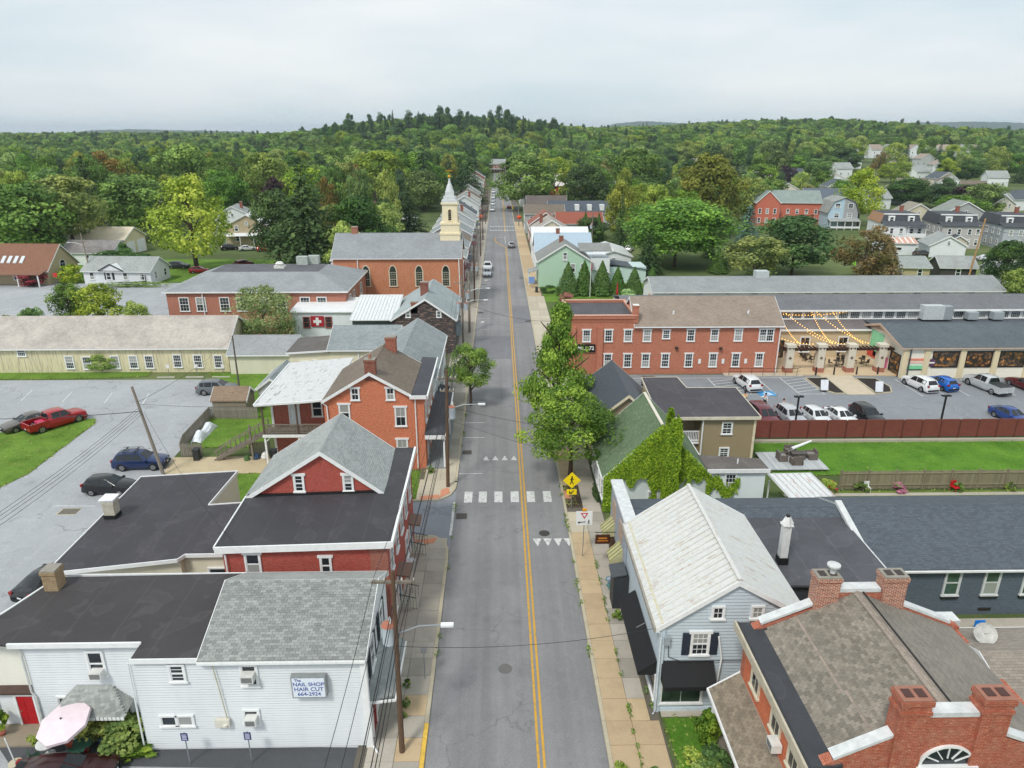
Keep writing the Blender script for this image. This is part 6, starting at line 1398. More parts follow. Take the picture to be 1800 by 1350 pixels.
pole('grey pole with two transformers beside the sooty brick house',-5.2,98,10.5,.15,POLG,((9.4,2.2),),(5.6,-.5,.5),lamp=(7.,3.))
pole('stout grey pole on the sidewalk by the church corner',-4.6,106,9.5,.2,POLG,(),(5.4,-.2),lamp=(7.,2.6))
pole('brown pole with two transformers in front of the church',-4.5,127,10.5,.16,None,((9.6,2.),),(5.8,-.45,.45))
pole('pole beyond the church on the left sidewalk',-4.6,152,10.5,.15,POLG,((9.6,2.),)); pole('pole on the left sidewalk far past the church',-4.6,178,10.5,.15,None,((9.6,2.),)); pole('pole on the left sidewalk near the crossing',-4.6,206,10.5,.15,None,((9.6,2.),)); pole('pole at the far crossing',-4.6,246,10.5,.15,None,((9.6,2.),)); pole('pole past the far crossing on the left',-4.6,290,10.5,.15,None,((9.6,2.),))
pole('leaning wooden pole with coiled cables in the left parking lot',-30.3,58.1,8.6,.16,POLG,(),None,(-1.2,-.3))
pole('thin dark pole on the lawn behind the grey crossover',-30.3,78.3,7.4,.12,paint('5f574e'))
pole('wooden pole with streetlight beside the brown roof house',-84,147,10,.16,POLG,((8.4,1.6),),None,(-.6,0),lamp=(8.2,-3.))
pole('leaning timber pole behind the long white mill',93.5,139,13.5,.2,paint('b08a5e',.8),((12,2.),(10.8,1.6)),None,(1.,0)); pole('timber pole with grey transformers at far right',101,132,13.5,.2,paint('a08560',.8),((12.3,2.),),(8.6,-.6,0,.6),(1.,0))
pole('tall power pole by the yellow tree',137,268,14,.22,POLG,((13,4.),)); pole('tall power pole right of the yellow tree',192,262,14,.22,POLG,((13,4.),)); pole('tall power pole far right',236,250,14,.22,POLG,((13,4.),)); pole('tall power pole at the right margin',172,190,14,.22,POLG,((13,4.),))
pole('grey utility pole near the round evergreens',24,185,10,.16,POLG,((9,2.),),(6,-.3)); pole('slim pole by the parked cars beyond the church lot',-57,183,9,.13,POLG)
def wire(label,pts,r=.014,sag=.5,parent=None,n=14):
    m=MB(); Q=[]
    for a,b in zip(pts,pts[1:]):
        a,b=Vector(a),Vector(b)
        for k in range(n+1):
            f=k/n; p=a.lerp(b,f); p.z-=sag*4*f*(1-f)
            if not Q or (p-Q[-1]).length>.01: Q.append(p)
    m.tube(Q,r,4,False); o=m.build('overhead_wire',WIRE,None); tag(o,label,'wire','overhead wires'); return o
Y_=[(-5,10),(-4.95,27.8),(-4.45,56.2),(-5.2,98),(-4.5,127),(-4.6,152),(-4.6,178),(-4.6,206),(-4.6,246)]
for i,(dx,z) in enumerate(((-.9,9.8),(-.35,9.8),(.3,9.8),(.9,9.8),(-.1,8.4),(.1,7.4),(0.05,6.4))): wire('overhead wire along the left sidewalk poles, '+('outermost on the left','second from the left','third from the left','outermost on the right','highest thick cable','middle thick cable','lowest thick cable')[i],[(x+dx*(.6 if k==2 else 1),y,z) for k,(x,y) in enumerate(Y_)],.013 if i<4 else .022,.6)
wire('slack wire crossing the road at the triangle markings',[(-4.45,56.2,7.2),(8.4,57.5,4.2)],.015,.3); wire('wire crossing the road in front of the pale blue house',[(-4.95,27.8,6.),(8.3,30,5.2)],.015,.5)
wire('wire crossing the road beyond the street tree',[(-5.2,98,6.8),(9,86,7.)],.018,1.); wire('wire crossing the road near the crosswalk',[(-4.45,56.2,6.),(8.3,52.2,3.6)],.014,.2)
wire('pair of service wires to the nail shop corner',[(-4.95,27.8,6.4),(-7.2,27.6,5.3)],.012,.3); wire('service wire over the black flat roofs',[(-30.9,57.9,6.2),(-15,35,7.2)],.012,.8)
for dx in (0,.5,1.,1.6): wire('cable running from leaning lot pole to the lower left',[(-31.3+dx*.2,57.8,6.6-dx*.3),(-36+dx,22,6.2)],.016,1.2)
wire('cable with splice loops over the left lot',[(-31.3,57.8,6.3),(-62,58,6.6)],.03,.8); wire('cable from lot pole to the orange brick house',[(-31.2,57.8,7.),(-15.6,60,6.3)],.014,.4); wire('cable from lot pole to the pole behind grey crossover',[(-31.2,57.8,7.2),(-30.3,78.3,7.2)],.014,.5)
for z in (12.6,13.1): wire('long power line across the far right houses',[(137,268,z),(192,262,z),(236,250,z),(172,190,z),(102,132,12.2)],.04,1.5)
wire('power line running off past the long white mill',[(102,132,12),(120,80,11)],.03,1.); wire('second line running off past the long white mill',[(94.5,139,12),(102,132,12),(118,84,10.4)],.03,1.)
def text_off(*a,**k): pass
# crossing signs
YS=flat('f0d400',.5); SBK=flat('141414',.6)
def walker(o,x,y,z,s,mat,face=-1):
    m=MB(); f=y
    m.lathe([(.07*s,0),(.07*s,.01)],(0,0,0),10); v=[(a,0,b) for a,b,_ in m.v]; m.v=[(x+a,f+(c2*.0)+(-.004 if i<10 else .004),z+.42*s+b0) for i,((a,_,b),(a2,b0,c2)) in enumerate(zip(v,m.v))]
    for p,q,w in (((0,.33),(-.02,.0),.13),((-.02,0),(.14,-.38),.08),((-.02,0),(-.16,-.38),.08),((0,.3),(.17,.08),.06),((0,.3),(-.15,.06),.06)):
        m.bar((x+p[0]*s,f,z+p[1]*s),(x+q[0]*s,f,z+q[1]*s),w*s,.012,up=(0,1,0))
    return m.build('walking_figure_symbol',mat,o)
t=thing('pedestrian_sign','yellow diamond walking figure sign with arrow plaque by the street tree','sign',(5.75,51.2,0))
m=MB(); m.tube([(5.75,51.2,0),(5.75,51.2,3.3)],.03); m.build('post',GALV,t)
m=MB(); m.prism([(5.75-.72,51.16,2.72),(5.75,51.16,2.0),(5.75+.72,51.16,2.72),(5.75,51.16,3.44)],(0,-.02,0)); m.build('diamond_panel',YS,t); walker(t,5.75,51.13,2.7,.85,SBK)
m=MB(); m.box(5.35,6.15,51.13,51.15,1.45,1.92); m.build('arrow_plaque',YS,t)
m=MB(); m.bar((5.95,51.12,1.8),(5.6,51.12,1.58),.07,.01,up=(0,1,0)); m.bar((5.55,51.12,1.56),(5.82,51.12,1.56),.06,.01,up=(0,1,0)); m.bar((5.57,51.12,1.55),(5.57,51.12,1.8),.06,.01,up=(0,1,0)); m.build('arrow_symbol',SBK,t)
t=thing('yield_here_sign','white square yield to pedestrians sign on slim post','sign',(5.9,44.2,0))
m=MB(); m.tube([(5.9,44.25,0),(5.95,44.25,3.9)],.03); m.build('post',GALV,t)
m=MB(); m.box(5.35,6.5,44.18,44.21,2.75,3.85); m.build('panel',flat('e6e8e8',.5),t)
m=MB(); m.prism([(5.65,44.165,3.72),(5.93,44.165,3.25),(6.2,44.165,3.72)],(0,.015,0)); m.build('yield_triangle_symbol',flat('c01c28'),t); m=MB(); m.prism([(5.78,44.155,3.65),(5.93,44.155,3.4),(6.07,44.155,3.65)],(0,.01,0)); m.build('triangle_centre',flat('e6e8e8'),t)
walker(t,6.25,44.155,3.0,.4,SBK); m=MB(); m.bar((5.5,44.16,2.98),(6.02,44.16,3.02),.05,.01,up=(0,1,0)); m.prism([(5.45,44.155,2.97),(5.6,44.155,2.88),(5.6,44.155,3.07)],(0,.01,0)); m.build('arrow_symbol',SBK,t)
m=MB(); m.box(5.78,6.08,44.16,44.24,3.87,4.07); m.build('beacon',flat('e09a1c'),t)
def post_sign(label,x,y,h,w,ph,c,face='S'):
    t=thing('post_sign',label,'sign',(x,y,0)); m=MB(); m.tube([(x,y,0),(x,y,h)],.03); m.build('post',GALV,t)
    m=MB(); m.box(x-w/2,x+w/2,y-.05,y-.035,h-ph,h); m.build('panel',flat(c,.5),t); return t
for i,x in enumerate((-15.2,-12.2)):
    t=post_sign(('dark blue parking sign on white post, left of the pair before the shop','dark blue parking sign on white post, right of the pair before the shop')[i],x,26.75,2.0,.34,.46,'27245c')
    for z in (1.9,1.8,1.72,1.62): m=MB(); m.box(x-.11,x+.11,26.69,26.7,z-.02,z+.02); m.build('print_line',flat('c9c9e0'),t)
post_sign('small grey parking sign by the left kerb near the transformer pole',-4.3,32.2,2.3,.3,.4,'7d8284')
post_sign('white and blue parking sign on the right sidewalk by the mint house',6.4,139,2.4,1.2,1.3,'7a9ad0'); post_sign('small white sign beside the mill hedge',8.9,110,2.,1.1,1.3,'e2e4e4')
for i,x in enumerate((-38.4,-42.,-35.1)):
    post_sign(('white reserved sign between barn windows, middle','white reserved sign between barn windows, left','white reserved sign between barn windows, right')[i],x,86.2,1.5,.4,.5,'e2dede'); m=MB(); m.box(x-1.1,x+1.1,85.2,85.4,.02,.16); tag(m.build('wheel_stop',concrete('c3bfb4','b0aca2')),'concrete wheel stop in front of the yellow barn','wheel stop','wheel stops by the barn')
t=post_sign('red stop sign with blue plaque by the ranch house',-88,141.5,3.,.8,.8,'c0282c')
for i,x in enumerate((29.9,44.8)):
    t=thing('lot_lamp',('black lot lamp among the parked cars at the fence','black lot lamp by the empty stalls at the fence')[i],'lamp post',(x,66.,0)); m=MB(); m.box(x-.07,x+.07,65.93,66.07,0,4.2); m.build('post',BLK,t)
    for s in (-1,1): m=MB(); m.box(x+s*.08,x+s*.45,65.85,66.15,4.15,4.28) if s>0 else m.box(x-.45,x-.08,65.85,66.15,4.15,4.28); m.build('lamp_head',BLK,t)
for i,x in enumerate((40.1,42.4,48.,45.3)):
    t=thing('bollard',('black bollard left of the second pergola column','black bollard between pergola columns','black bollard right of the patio','slim black bollard beside the third column')[i],'bollard',(x,84.6,0)); m=MB(); m.lathe([(.1,0),(.09,.9),(.11,.95),(.05,1.05)],(x,84.7,.1),10); m.build('shaft',BLK,t)
for i,(x,y) in enumerate(((38.5,78.8),(44.7,78.1))):
    t=thing('sandwich_board',('white notice stand at left planting bed','tilted notice stand at right planting bed')[i],'sign',(x,y,0)); m=MB(); m.prism([(x-.45,y-.3,.3),(x+.45,y-.3,.3),(x+.45,y,1.5),(x-.45,y,1.5)],(0,.04,0)); m.build('panel',paint('dfe3ea'),t); m=MB(); m.box(x-.3,x+.3,y-.1,y+.3,0,.35); m.build('base',BLK,t)
# flagpole, traffic signals
t=thing('flagpole','white flagpole in front of the evergreens','flagpole',(17,131,0)); m=MB(); m.tube([(17,131,0),(17,131,7.6)],[.07,.04],8); m.build('pole',WH,t); m=MB(); m.add([(17.02,131,6.6),(17.3,131.05,6.3),(17.35,131.1,5.2),(17.1,131.05,4.9),(17.05,131,5.2)],[(0,1,2,3,4)]); m.build('flag',paint('a8485a'),t)
t=thing('traffic_signal','traffic signals on a cable over the far crossing','traffic signal',(5,240,0)); m=MB(); m.tube([(6.5,240,0),(6.5,240,7)],.1); m.build('mast',GALV,t); m=MB(); m.tube([(6.5,240,6.6),(-5,240,6.8)],.05); m.build('span',GALV,t)
for x in (1.8,4.6): m=MB(); m.box(x-.18,x+.18,239.8,240.1,5.5,6.6); o=m.build('signal_head',paint('b08a20'),t); m=MB(); m.lathe([(.1,0),(.1,.02)],(x,239.78,5.7),10); m.build('lens',flat('40e080',.4,emit=2.),o)
for i,(x,y) in enumerate(((6.6,236),(-5.8,238))):
    t=thing('flower_basket',('orange flower basket at the right of the crossing','orange flower basket at the left of the crossing')[i],'flower basket',(x,y,0)); m=MB(); m.tube([(x,y,0),(x,y,3.2)],.05); m.build('post',BLK,t); m=MB(); m.lathe([(.2,2.7),(.7,3.1),(.8,3.5),(.4,3.9)],(x,y,0),10); m.build('flowers',paint('d8582a',.9,.4,9.),t)
# ================================================================ patio things
def strings():
    bm=MB(); bm.lathe([(.02,-.09),(.055,-.04),(.055,.02),(.02,.05)],(0,0,0),8); bme=bm.mesh('bulb',flat('ffc266',.4,emit=1.5))
    k=0
    for a,b in (((38.2,94.4,6.1),(38.2,86.3,3.9)),((39.0,94.4,6.1),(43.2,86.3,3.9)),((42.9,94.4,6.0),(42.4,86.3,3.9)),((43.6,94.4,6.0),(47.,86.3,3.9)),((45.8,94.4,6.0),(46.3,86.3,3.9)),((36.4,94.4,6.1),(47.6,94.4,6.05)),((36.2,92.,3.9),(40.4,86.4,3.8)),((41.6,92,3.9),(44.4,86.4,3.8))):
        nm_=('leftmost over the patio','second, slanting right','middle over the patio','slanting toward third column','right over the patio','along the clerestory windows','low by the dark doors','low by the middle column')[k]; k+=1
        t=thing('string_lights',f'warm string of bulbs, {nm_}','string lights',(a[0],a[1],0),0,'string lights over the patio'); a,b=Vector(a),Vector(b); n=int((b-a).length/.42); Q=[]
        for i in range(n+1):
            f=i/n; p=a.lerp(b,f); p.z-=.5*4*f*(1-f); Q.append(p)
            inst('bulb',bme,t,tuple(p-V(0,0,.08)))
        m=MB(); m.tube(Q,.012,4,False); m.build('cord',BLK,t)
strings()
def chair(label,x,y,rz,c,group,s=1.):
    t=thing('chair',label,'chair',(x,y,.16 if y>80 else .02),rz,group,world=False); M_=paint(c,.5)
    m=MB(); m.box(-.22*s,.22*s,-.22*s,.22*s,.42,.46); m.build('seat',M_,t); m=MB(); m.box(-.22*s,.22*s,.2*s,.24*s,.46,.92); m.build('backrest',M_,t)
    for a in (-1,1):
        for b in (-1,1): m=MB(); m.box(a*.2*s-.015,a*.2*s+.015,b*.2*s-.015,b*.2*s+.015,0,.42); m.build('leg',M_,t)
    return t
def table(label,x,y,c,r=.45,h=.72,group=None):
    t=thing('table',label,'table',(x,y,.16 if y>80 else .02),0,group,world=False); M_=paint(c,.5); m=MB(); m.lathe([(r,h),(r,h+.04)],(0,0,0),16); m.build('table_top',M_,t); m=MB(); m.lathe([(.05,.02),(.05,h)],(0,0,0),8); m.lathe([(.28,0),(.25,.03)],(0,0,0),12); m.build('pedestal',M_,t)
for i,(x,y) in enumerate(((42.,89),(44.3,88.2),(46.3,90.4),(48,89),(41.5,91))):
    table('dark round cafe table on the patio',x,y,'3a3532',group='cafe tables')
    for k in range(3): a=k*2.1+i; chair('dark metal cafe chair on the patio',x+.8*math.cos(a),y+.8*math.sin(a),a-math.pi/2,'2e2a28','cafe chairs on the patio')
def closed_umbrella(label,x,y,c,h=2.6):
    t=thing('closed_umbrella',label,'umbrella',(x,y,.16)); m=MB(); m.tube([(x,y,.1),(x,y,h)],.025); m.build('pole',BLK,t); m=MB(); m.lathe([(.14,1.1),(.24,1.5),(.16,2.),(.05,h)],(x,y,0),8); m.build('folded_canopy',paint(c),t)
closed_umbrella('closed red umbrella left on the patio',43.1,90.2,'b01c2c'); closed_umbrella('closed red umbrella right on the patio',46.6,89.6,'b01c2c'); closed_umbrella('closed red umbrella behind the mill roof',21.6,128,'b01c2c',3.4)
t=thing('ramp_railing','black metal railing along the mill ramp','railing',(33,84.7,0))
for z in (.6,1.05): m=MB(); m.tube([(29,84.75,z),(37.6,84.45,z),(38.2,85.,z)],.025); m.build('rail',BLK,t)
for k in range(7): m=MB(); x=29+k*1.43; m.tube([(x,84.75-.035*k*1.43,.1),(x,84.75-.035*k*1.43,1.05)],.025); m.build('rail_post',BLK,t)
# wicker deck set
def lounge(label,x,y,rz,w=.9):
    t=thing('wicker_chair',label,'chair',(x,y,.36),rad(rz),'wicker chairs on the deck',world=False); M_=paint('6a625c',.9,.2,9.)
    m=MB(); m.box(-w/2,w/2,-.4,.4,0,.35); m.build('seat_base',M_,t); m=MB(); m.box(-w/2,w/2,.3,.42,.35,.85); m.build('backrest',M_,t)
    for s in (-1,1): m=MB(); m.box(s*w/2-.06,s*w/2+.06,-.4,.4,0,.6); m.build('armrest',M_,t)
    m=MB(); m.box(-w/2+.08,w/2-.08,-.36,.3,.35,.47); m.build('cushion',paint('8a8682'),t)
for lb,x,y,r_ in (('wicker chair at the left of the deck table',26.2,59.6,90),('wicker chair nearest on the deck',27.2,58.7,180),('wicker chair behind the deck table',27.4,60.7,0),('wicker chair right of the deck table',29.1,59.9,-90)): lounge(lb,x,y,r_)
t=thing('deck_table','dark wicker table on the pale deck','table',(27.8,59.8,.36)); m=MB(); m.box(27.1,28.5,59.4,60.2,.95,1.02); m.build('table_top',paint('55504c'),t); m=MB(); m.box(27.2,28.4,59.5,60.1,.36,.95); m.build('table_base',paint('5f5954'),t)
t=thing('furled_parasol','furled white parasol lying across the wicker chairs','umbrella',(28.6,60.6,1.2)); m=MB(); m.tube([(27.3,60.2,1.2),(29.4,61.,1.6)],[.16,.1],8); m.build('canopy_roll',WH,t); m=MB(); m.tube([(26.6,59.95,1.1),(27.4,60.2,1.22)],.03); m.build('pole',BLK,t)
# garden odds along the timber fence
for i,x in enumerate((28.4,39.)): chair(('red garden chair near the canopy','red garden chair by the timber fence')[i],x,53.75,.3,'c01c24','red garden chairs',1.3)
chair('white garden chair by the timber fence',31.4,53.8,0,'e2e4e4',None); chair('bright blue plastic chair on the narrow lawn',29.3,35.3,0,'1f7fd8',None,1.4)
# bins and clutter
def bin_(label,x,y,c='2c3032',h=1.05):
    t=thing('wheelie_bin',label,'bin',(x,y,0.06),0,'bins',world=False); M_=paint(c,.6); m=MB(); m.prism([(-.25,-.3,0),(.25,-.3,0),(.25,.28,0),(-.25,.28,0)],(0,0,h)); m.build('body',M_,t); m=MB(); m.box(-.29,.29,-.36,.32,h,h+.07); m.build('lid',M_,t)
    for s in (-1,1): m=MB(); m.tube([(s*.2,.3,.1),(s*.28,.3,.1)],.1,10); m.build('wheel',TYRE,t)
bin_('dark bin by the picket fence gate',-28.5,61.2); bin_('dark bin under the rear balcony',-21.2,60.9); bin_('dark bin in front of the mint house',7.2,135); 
t=thing('tarp_pile','white tarpaulin draped over a pile inside the picket fence','tarpaulin',(-30.2,67,0)); m=MB(); n=9
for j in range(n):
    for i in range(n):
        u,v=i/(n-1),j/(n-1); m.v.append((-30.75+1.1*u,65+4.5*v,.05+(math.sin(math.pi*u)**.6)*(.75+.25*math.sin(9*v))*min(1,4*min(v,1-v)+.15)+R.uniform(-.05,.05)))
m.f=[(j*n+i,j*n+i+1,(j+1)*n+i+1,(j+1)*n+i) for j in range(n-1) for i in range(n-1)]; m.build('tarp',paint('dfe6ee',.4),t)
for i,(x,y,c,s,lb) in enumerate(((-22.2,61.4,'d5d5d2',.4,'white plastic bag under the rear balcony'),(-23.,61.3,'2f4a6a',.35,'blue bag of clutter below the stair'),(-20.3,61.6,'232426',.45,'black grill shape under the rear balcony'),(-23.8,61.,'4a6a3a',.3,'green bucket below the stair'))):
    t=thing('stored_item',lb,'clutter',(x,y,.06)); m=MB(); m.lathe([(s*.8,0),(s,.3*s),(s*.7,1.2*s),(s*.2,1.6*s)],(x,y,.07),9); m.build('bundle',paint(c,.8,.3,6.),t)
# umbrella seating by the nail shop
t=thing('pink_parasol','pale pink octagonal parasol tilted over the cafe table','umbrella',(-21.6,27.6,0)); c=V(-21.3,27.35,2.35); ax=V(-.12,-.22,.97).normalized(); u=ax.cross(V(0,1,0)).normalized(); w=u.cross(ax); PKM=paint('e2d2d8',.8,.05); n=8
rim=[c+u*(1.22*math.cos(k*2*math.pi/n+.2))+w*(1.22*math.sin(k*2*math.pi/n+.2))-ax*.28 for k in range(n)]; rim2=[p-ax*.16 for p in rim]
for k in range(n): m=MB(); m.add([c,rim[k],rim[(k+1)%n],rim2[k],rim2[(k+1)%n]],[(0,1,2),(1,3,4,2)]); m.build('canopy_panel',PKM,t)
m=MB(); m.tube([(-21.6,27.7,0.03),tuple(c)],.025); m.build('pole',WH,t); m=MB(); m.lathe([(.04,0),(.05,.05)],tuple(c),8); m.build('finial',BLK,t)
table('white round garden table under the parasol',-22.4,27.5,'d9dcdc',.5,.7); table('green glass garden table among the plants',-20.7,27.3,'2f5a4a',.55,.7)
for i,(x,y,a) in enumerate(((-19.7,27.6,-1.2),(-20.3,26.9,2.6),(-21.4,26.8,3.6),(-22.7,26.95,2.4))): chair(('green folding chair right of the glass table','green metal chair before the glass table','green metal chair left of the glass table','green metal chair near the parasol base')[i],x,y,a,'2f5040',None)
t=thing('parasol_base','empty white parasol pole in round concrete base','umbrella base',(-23.7,26.9,0)); m=MB(); m.lathe([(.32,.02),(.3,.12),(.05,.15)],(-23.7,26.9,.02),16); m.build('base',concrete('c9c0a8','b9b098'),t); m=MB(); m.tube([(-23.7,26.9,.1),(-23.9,26.95,1.6)],.03); m.build('pole',WH,t)
# people beside the burgundy minivan
def person(label,x,y,rz,shirt,legs,hair,arm=0.,bend=0.):
    t=thing('person',label,'person',(x,y,.02),rad(rz),'people by the minivan',world=False)
    def skin(name,verts,edges,radii,mat,lvl=1):
        me=bpy.data.meshes.new(name); me.from_pydata(verts,edges,[]); me.materials.append(mat); o=bpy.data.objects.new(name,me)
        md=o.modifiers.new('skin','SKIN'); md.use_smooth_shade=True
        for v,r_ in zip(me.skin_vertices[0].data,radii): v.radius=(r_,r_)
        me.skin_vertices[0].data[0].use_root=True
        s=o.modifiers.new('sub','SUBSURF'); s.levels=lvl; s.render_levels=lvl
        m2=evalmesh(o); bpy.data.objects.remove(o); bpy.data.meshes.remove(me)
        m2.name=name; o=bpy.data.objects.new(name,m2); COL.objects.link(o); o.parent=t; ORG[o.name]=(0,0,0); return o
    b=bend; F=lambda xx,yy,zz:(xx,yy-b*max(0,zz-.9)*.9,zz-b*max(0,zz-.9)*.35)
    sk=flat('b98a70',.6)
    V_=[F(0,0,.92),F(0,0,1.15),F(0,0,1.4),F(0,0,1.5),F(0,-.02,1.64),F(-.1,0,.88),F(-.12,-.05,.48),F(-.12,0,.08),F(-.12,-.14,.04),F(.1,0,.88),F(.13,.08,.48),F(.13,.1,.08),F(.13,-.04,.04),F(-.2,0,1.38),F(-.27,-.02-arm*.25,1.12+arm*.15),F(-.25,-.12-arm*.5,.9+arm*.42),F(-.25,-.16-arm*.58,.84+arm*.46),F(.2,0,1.38),F(.27,.02,1.12),F(.27,-.05,.88),F(.27,-.08,.8)]
    E_=[(0,1),(1,2),(2,3),(3,4),(0,5),(5,6),(6,7),(7,8),(0,9),(9,10),(10,11),(11,12),(2,13),(13,14),(14,15),(15,16),(2,17),(17,18),(18,19),(19,20)]
    skin('body',V_,E_,[.13,.12,.14,.055,.1,.085,.06,.04,.035,.085,.06,.04,.035,.06,.042,.034,.03,.06,.042,.034,.03],sk)
    skin('shirt',V_[0:3]+[V_[13],V_[14],V_[15],V_[17],V_[18],V_[19]],[(0,1),(1,2),(2,3),(3,4),(4,5),(2,6),(6,7),(7,8)],[.155,.145,.165,.08,.058,.045,.08,.058,.045],paint(shirt,.8))
    skin('trousers',[V_[0],V_[5],V_[6],V_[7],V_[9],V_[10],V_[11]],[(0,1),(1,2),(2,3),(0,4),(4,5),(5,6)],[.15,.105,.08,.06,.105,.08,.06],paint(legs,.8))
    hp=F(0,.02,1.68); m=MB(); m.lathe([(.06,-.12),(.115,-.06),(.12,.02),(.09,.08),(.02,.11)],hp,10); m.build('hair',paint(hair,.9),t,smooth=True)
person('person in pale yellow top and blue jeans beyond the minivan',27.5,74.2,150,'e3c48a','3a4a66','2a1f1a')
person('person in white top holding out an arm',29.6,73.6,-60,'dfe0e2','232428','2a1f1a',1.)
person('person in white and navy top handing something over',31.,71.9,60,'d8dade','222a4a','5a3a28',1.)
person('person in maroon top bending beside the minivan',31.,70.5,170,'8a2436','4a5670','3a2820',.3,.7)
# ================================================================ trees and plants
def rdir(r):
    while True:
        v=Vector((r.uniform(-1,1),r.uniform(-1,1),r.uniform(-1,1)))
        if .05<v.length<1: return v.normalized()
def leafcard(m,p,n,s,r,asp=1.,tn=None):
    n=n.normalized(); a=n.cross(rdir(r)).normalized(); b=n.cross(a)
    a=a*s*.5; b=b*s*.5*asp; k=n*s*.12
    m.v.extend((tuple(p-a-b*.2),tuple(p-b+k),tuple(p+a+b*.2),tuple(p+b+k))); i=len(m.v)-4; m.f.append((i,i+1,i+2,i+3)); m.tone.append(tn if tn is not None else r.random())
def crown_broad(seed,nc=46,per=120,ls=.04,shape='oval',jit=.55,gap=0.,rs=1.):
    r=random.Random(seed); m=MB(); m.tone=[]
    for c in range(nc):
        d=rdir(r); d.z=d.z*.9+.08
        zz=.5+.5*d.z
        if shape=='oval': prof=math.sin(math.pi*min(1,max(0,(zz*.86+.1))))**.6
        elif shape=='tall': prof=math.sin(math.pi*min(1,max(0,(zz**.8*.8+.16))))**.8*.95
        elif shape=='pyr': prof=max(.1,(1-zz)**1.05*1.35)*min(1,.4+zz*3)
        elif shape=='vase': prof=(.35+.75*zz)*(1 if zz<.75 else 1-1.6*(zz-.75))
        else: prof=math.sqrt(max(0,1-(2*zz-1)**2))
        f=r.uniform(.45,1.); rad_=.5*prof*f; h=Vector((d.x,d.y,0)); h=h.normalized() if h.length>.01 else Vector((1,0,0))
        ctr=Vector((h.x*rad_*.82,h.y*rad_*.82,.07+zz*.86)); rc=r.uniform(.09,.19)*(1.15 if prof>.6 else .8)*rs; tn=r.uniform(.0,1.)
        if r.random()<.18: ctr=Vector((ctr.x*1.16,ctr.y*1.16,min(.97,ctr.z*1.04)))
        if gap and r.random()<gap: continue
        out=(ctr-Vector((0,0,.45))).normalized()
        for k in range(per):
            e=(rdir(r)+out*.35).normalized(); q=ctr+Vector((e.x*rc,e.y*rc,e.z*rc*.72))*r.uniform(.55,1.05)
            leafcard(m,q,e+rdir(r)*jit+Vector((0,0,.25)),ls*r.uniform(.6,1.3),r,1.,min(1,max(0,tn+r.uniform(-.3,.3))))
    return m
def crown_spruce(seed,levels=30,ls=.05,thin=0.):
    r=random.Random(seed); m=MB(); m.tone=[]
    for L in range(levels):
        z=.02+.96*L/levels; rad_=.5*(1-z)**.82*r.uniform(.82,1.08); nb=max(4,int(15*(1-z)+5))
        for b in range(nb):
            a=r.uniform(0,6.283); u=Vector((math.cos(a),math.sin(a),0)); rr=rad_*r.uniform(.7,1.08); tn=r.uniform(.1,.8)
            n=max(3,int(rr/.5*16))
            for k in range(n):
                f=(k+1)/n; p=u*rr*f+Vector((0,0,z-.09*rr*f*f*2+.02*r.random())); s=ls*(.55+.6*(1-abs(f-.6)))
                leafcard(m,p+rdir(r)*.012,Vector((u.x*.4,u.y*.4,1))+rdir(r)*.55,s*r.uniform(.8,1.3),r,.62,min(1,max(0,tn+r.uniform(-.25,.25))))
    return m
def crown_cone(seed,n=4200,ls=.05):
    r=random.Random(seed); m=MB(); m.tone=[]
    for k in range(n):
        z=r.random()**1.25; a=r.uniform(0,6.283); bump=1+.12*math.sin(7*a+9*z)+.08*math.sin(13*z*6); rr=.5*(1-z)**.85*bump*r.uniform(.72,1.03)*min(1,.6+6*z)
        p=Vector((math.cos(a)*rr,math.sin(a)*rr,z)); leafcard(m,p,Vector((math.cos(a),math.sin(a),.5))+rdir(r)*.6,ls*r.uniform(.6,1.2),r,1.3)
    return m
def crown_pine(seed,nc=26,per=110,ls=.045):
    r=random.Random(seed); m=MB(); m.tone=[]
    for c in range(nc):
        z=.3+.68*r.random(); a=r.uniform(0,6.283); rr=.42*(1.15-z)*r.uniform(.3,1.1)
        ctr=Vector((math.cos(a)*rr,math.sin(a)*rr,z)); tn=r.uniform(.1,.7)
        for k in range(per):
            e=rdir(r); q=ctr+Vector((e.x*.15,e.y*.15,e.z*.055)); leafcard(m,q,Vector((e.x,e.y,1))+rdir(r)*.5,ls*r.uniform(.7,1.2),r,.7,min(1,max(0,tn+r.uniform(-.2,.2))))
    return m
def trunk_mesh(seed,mat,limbs=7,tall=.95,r0=.035,spread=.33):
    r=random.Random(seed); m=MB(); m.tube([(0,0,0),(.006,.004,.2),(-.008,.006,.5),(0,0,tall)],[r0,r0*.75,r0*.5,r0*.1],8)
    for k in range(limbs):
        z=.28+.5*k/limbs; a=k*2.4+r.uniform(-.4,.4); L=spread*r.uniform(.6,1.)*(1.1-z*.5)
        p=Vector((0,0,z)); q=p+Vector((math.cos(a)*L*.5,math.sin(a)*L*.5,L*.4)); e=p+Vector((math.cos(a)*L,math.sin(a)*L,L*.62+.04))
        m.tube([p,q,e],[r0*.42,r0*.28,r0*.08],6)
    return m.mesh('trunk',mat,smooth=True)
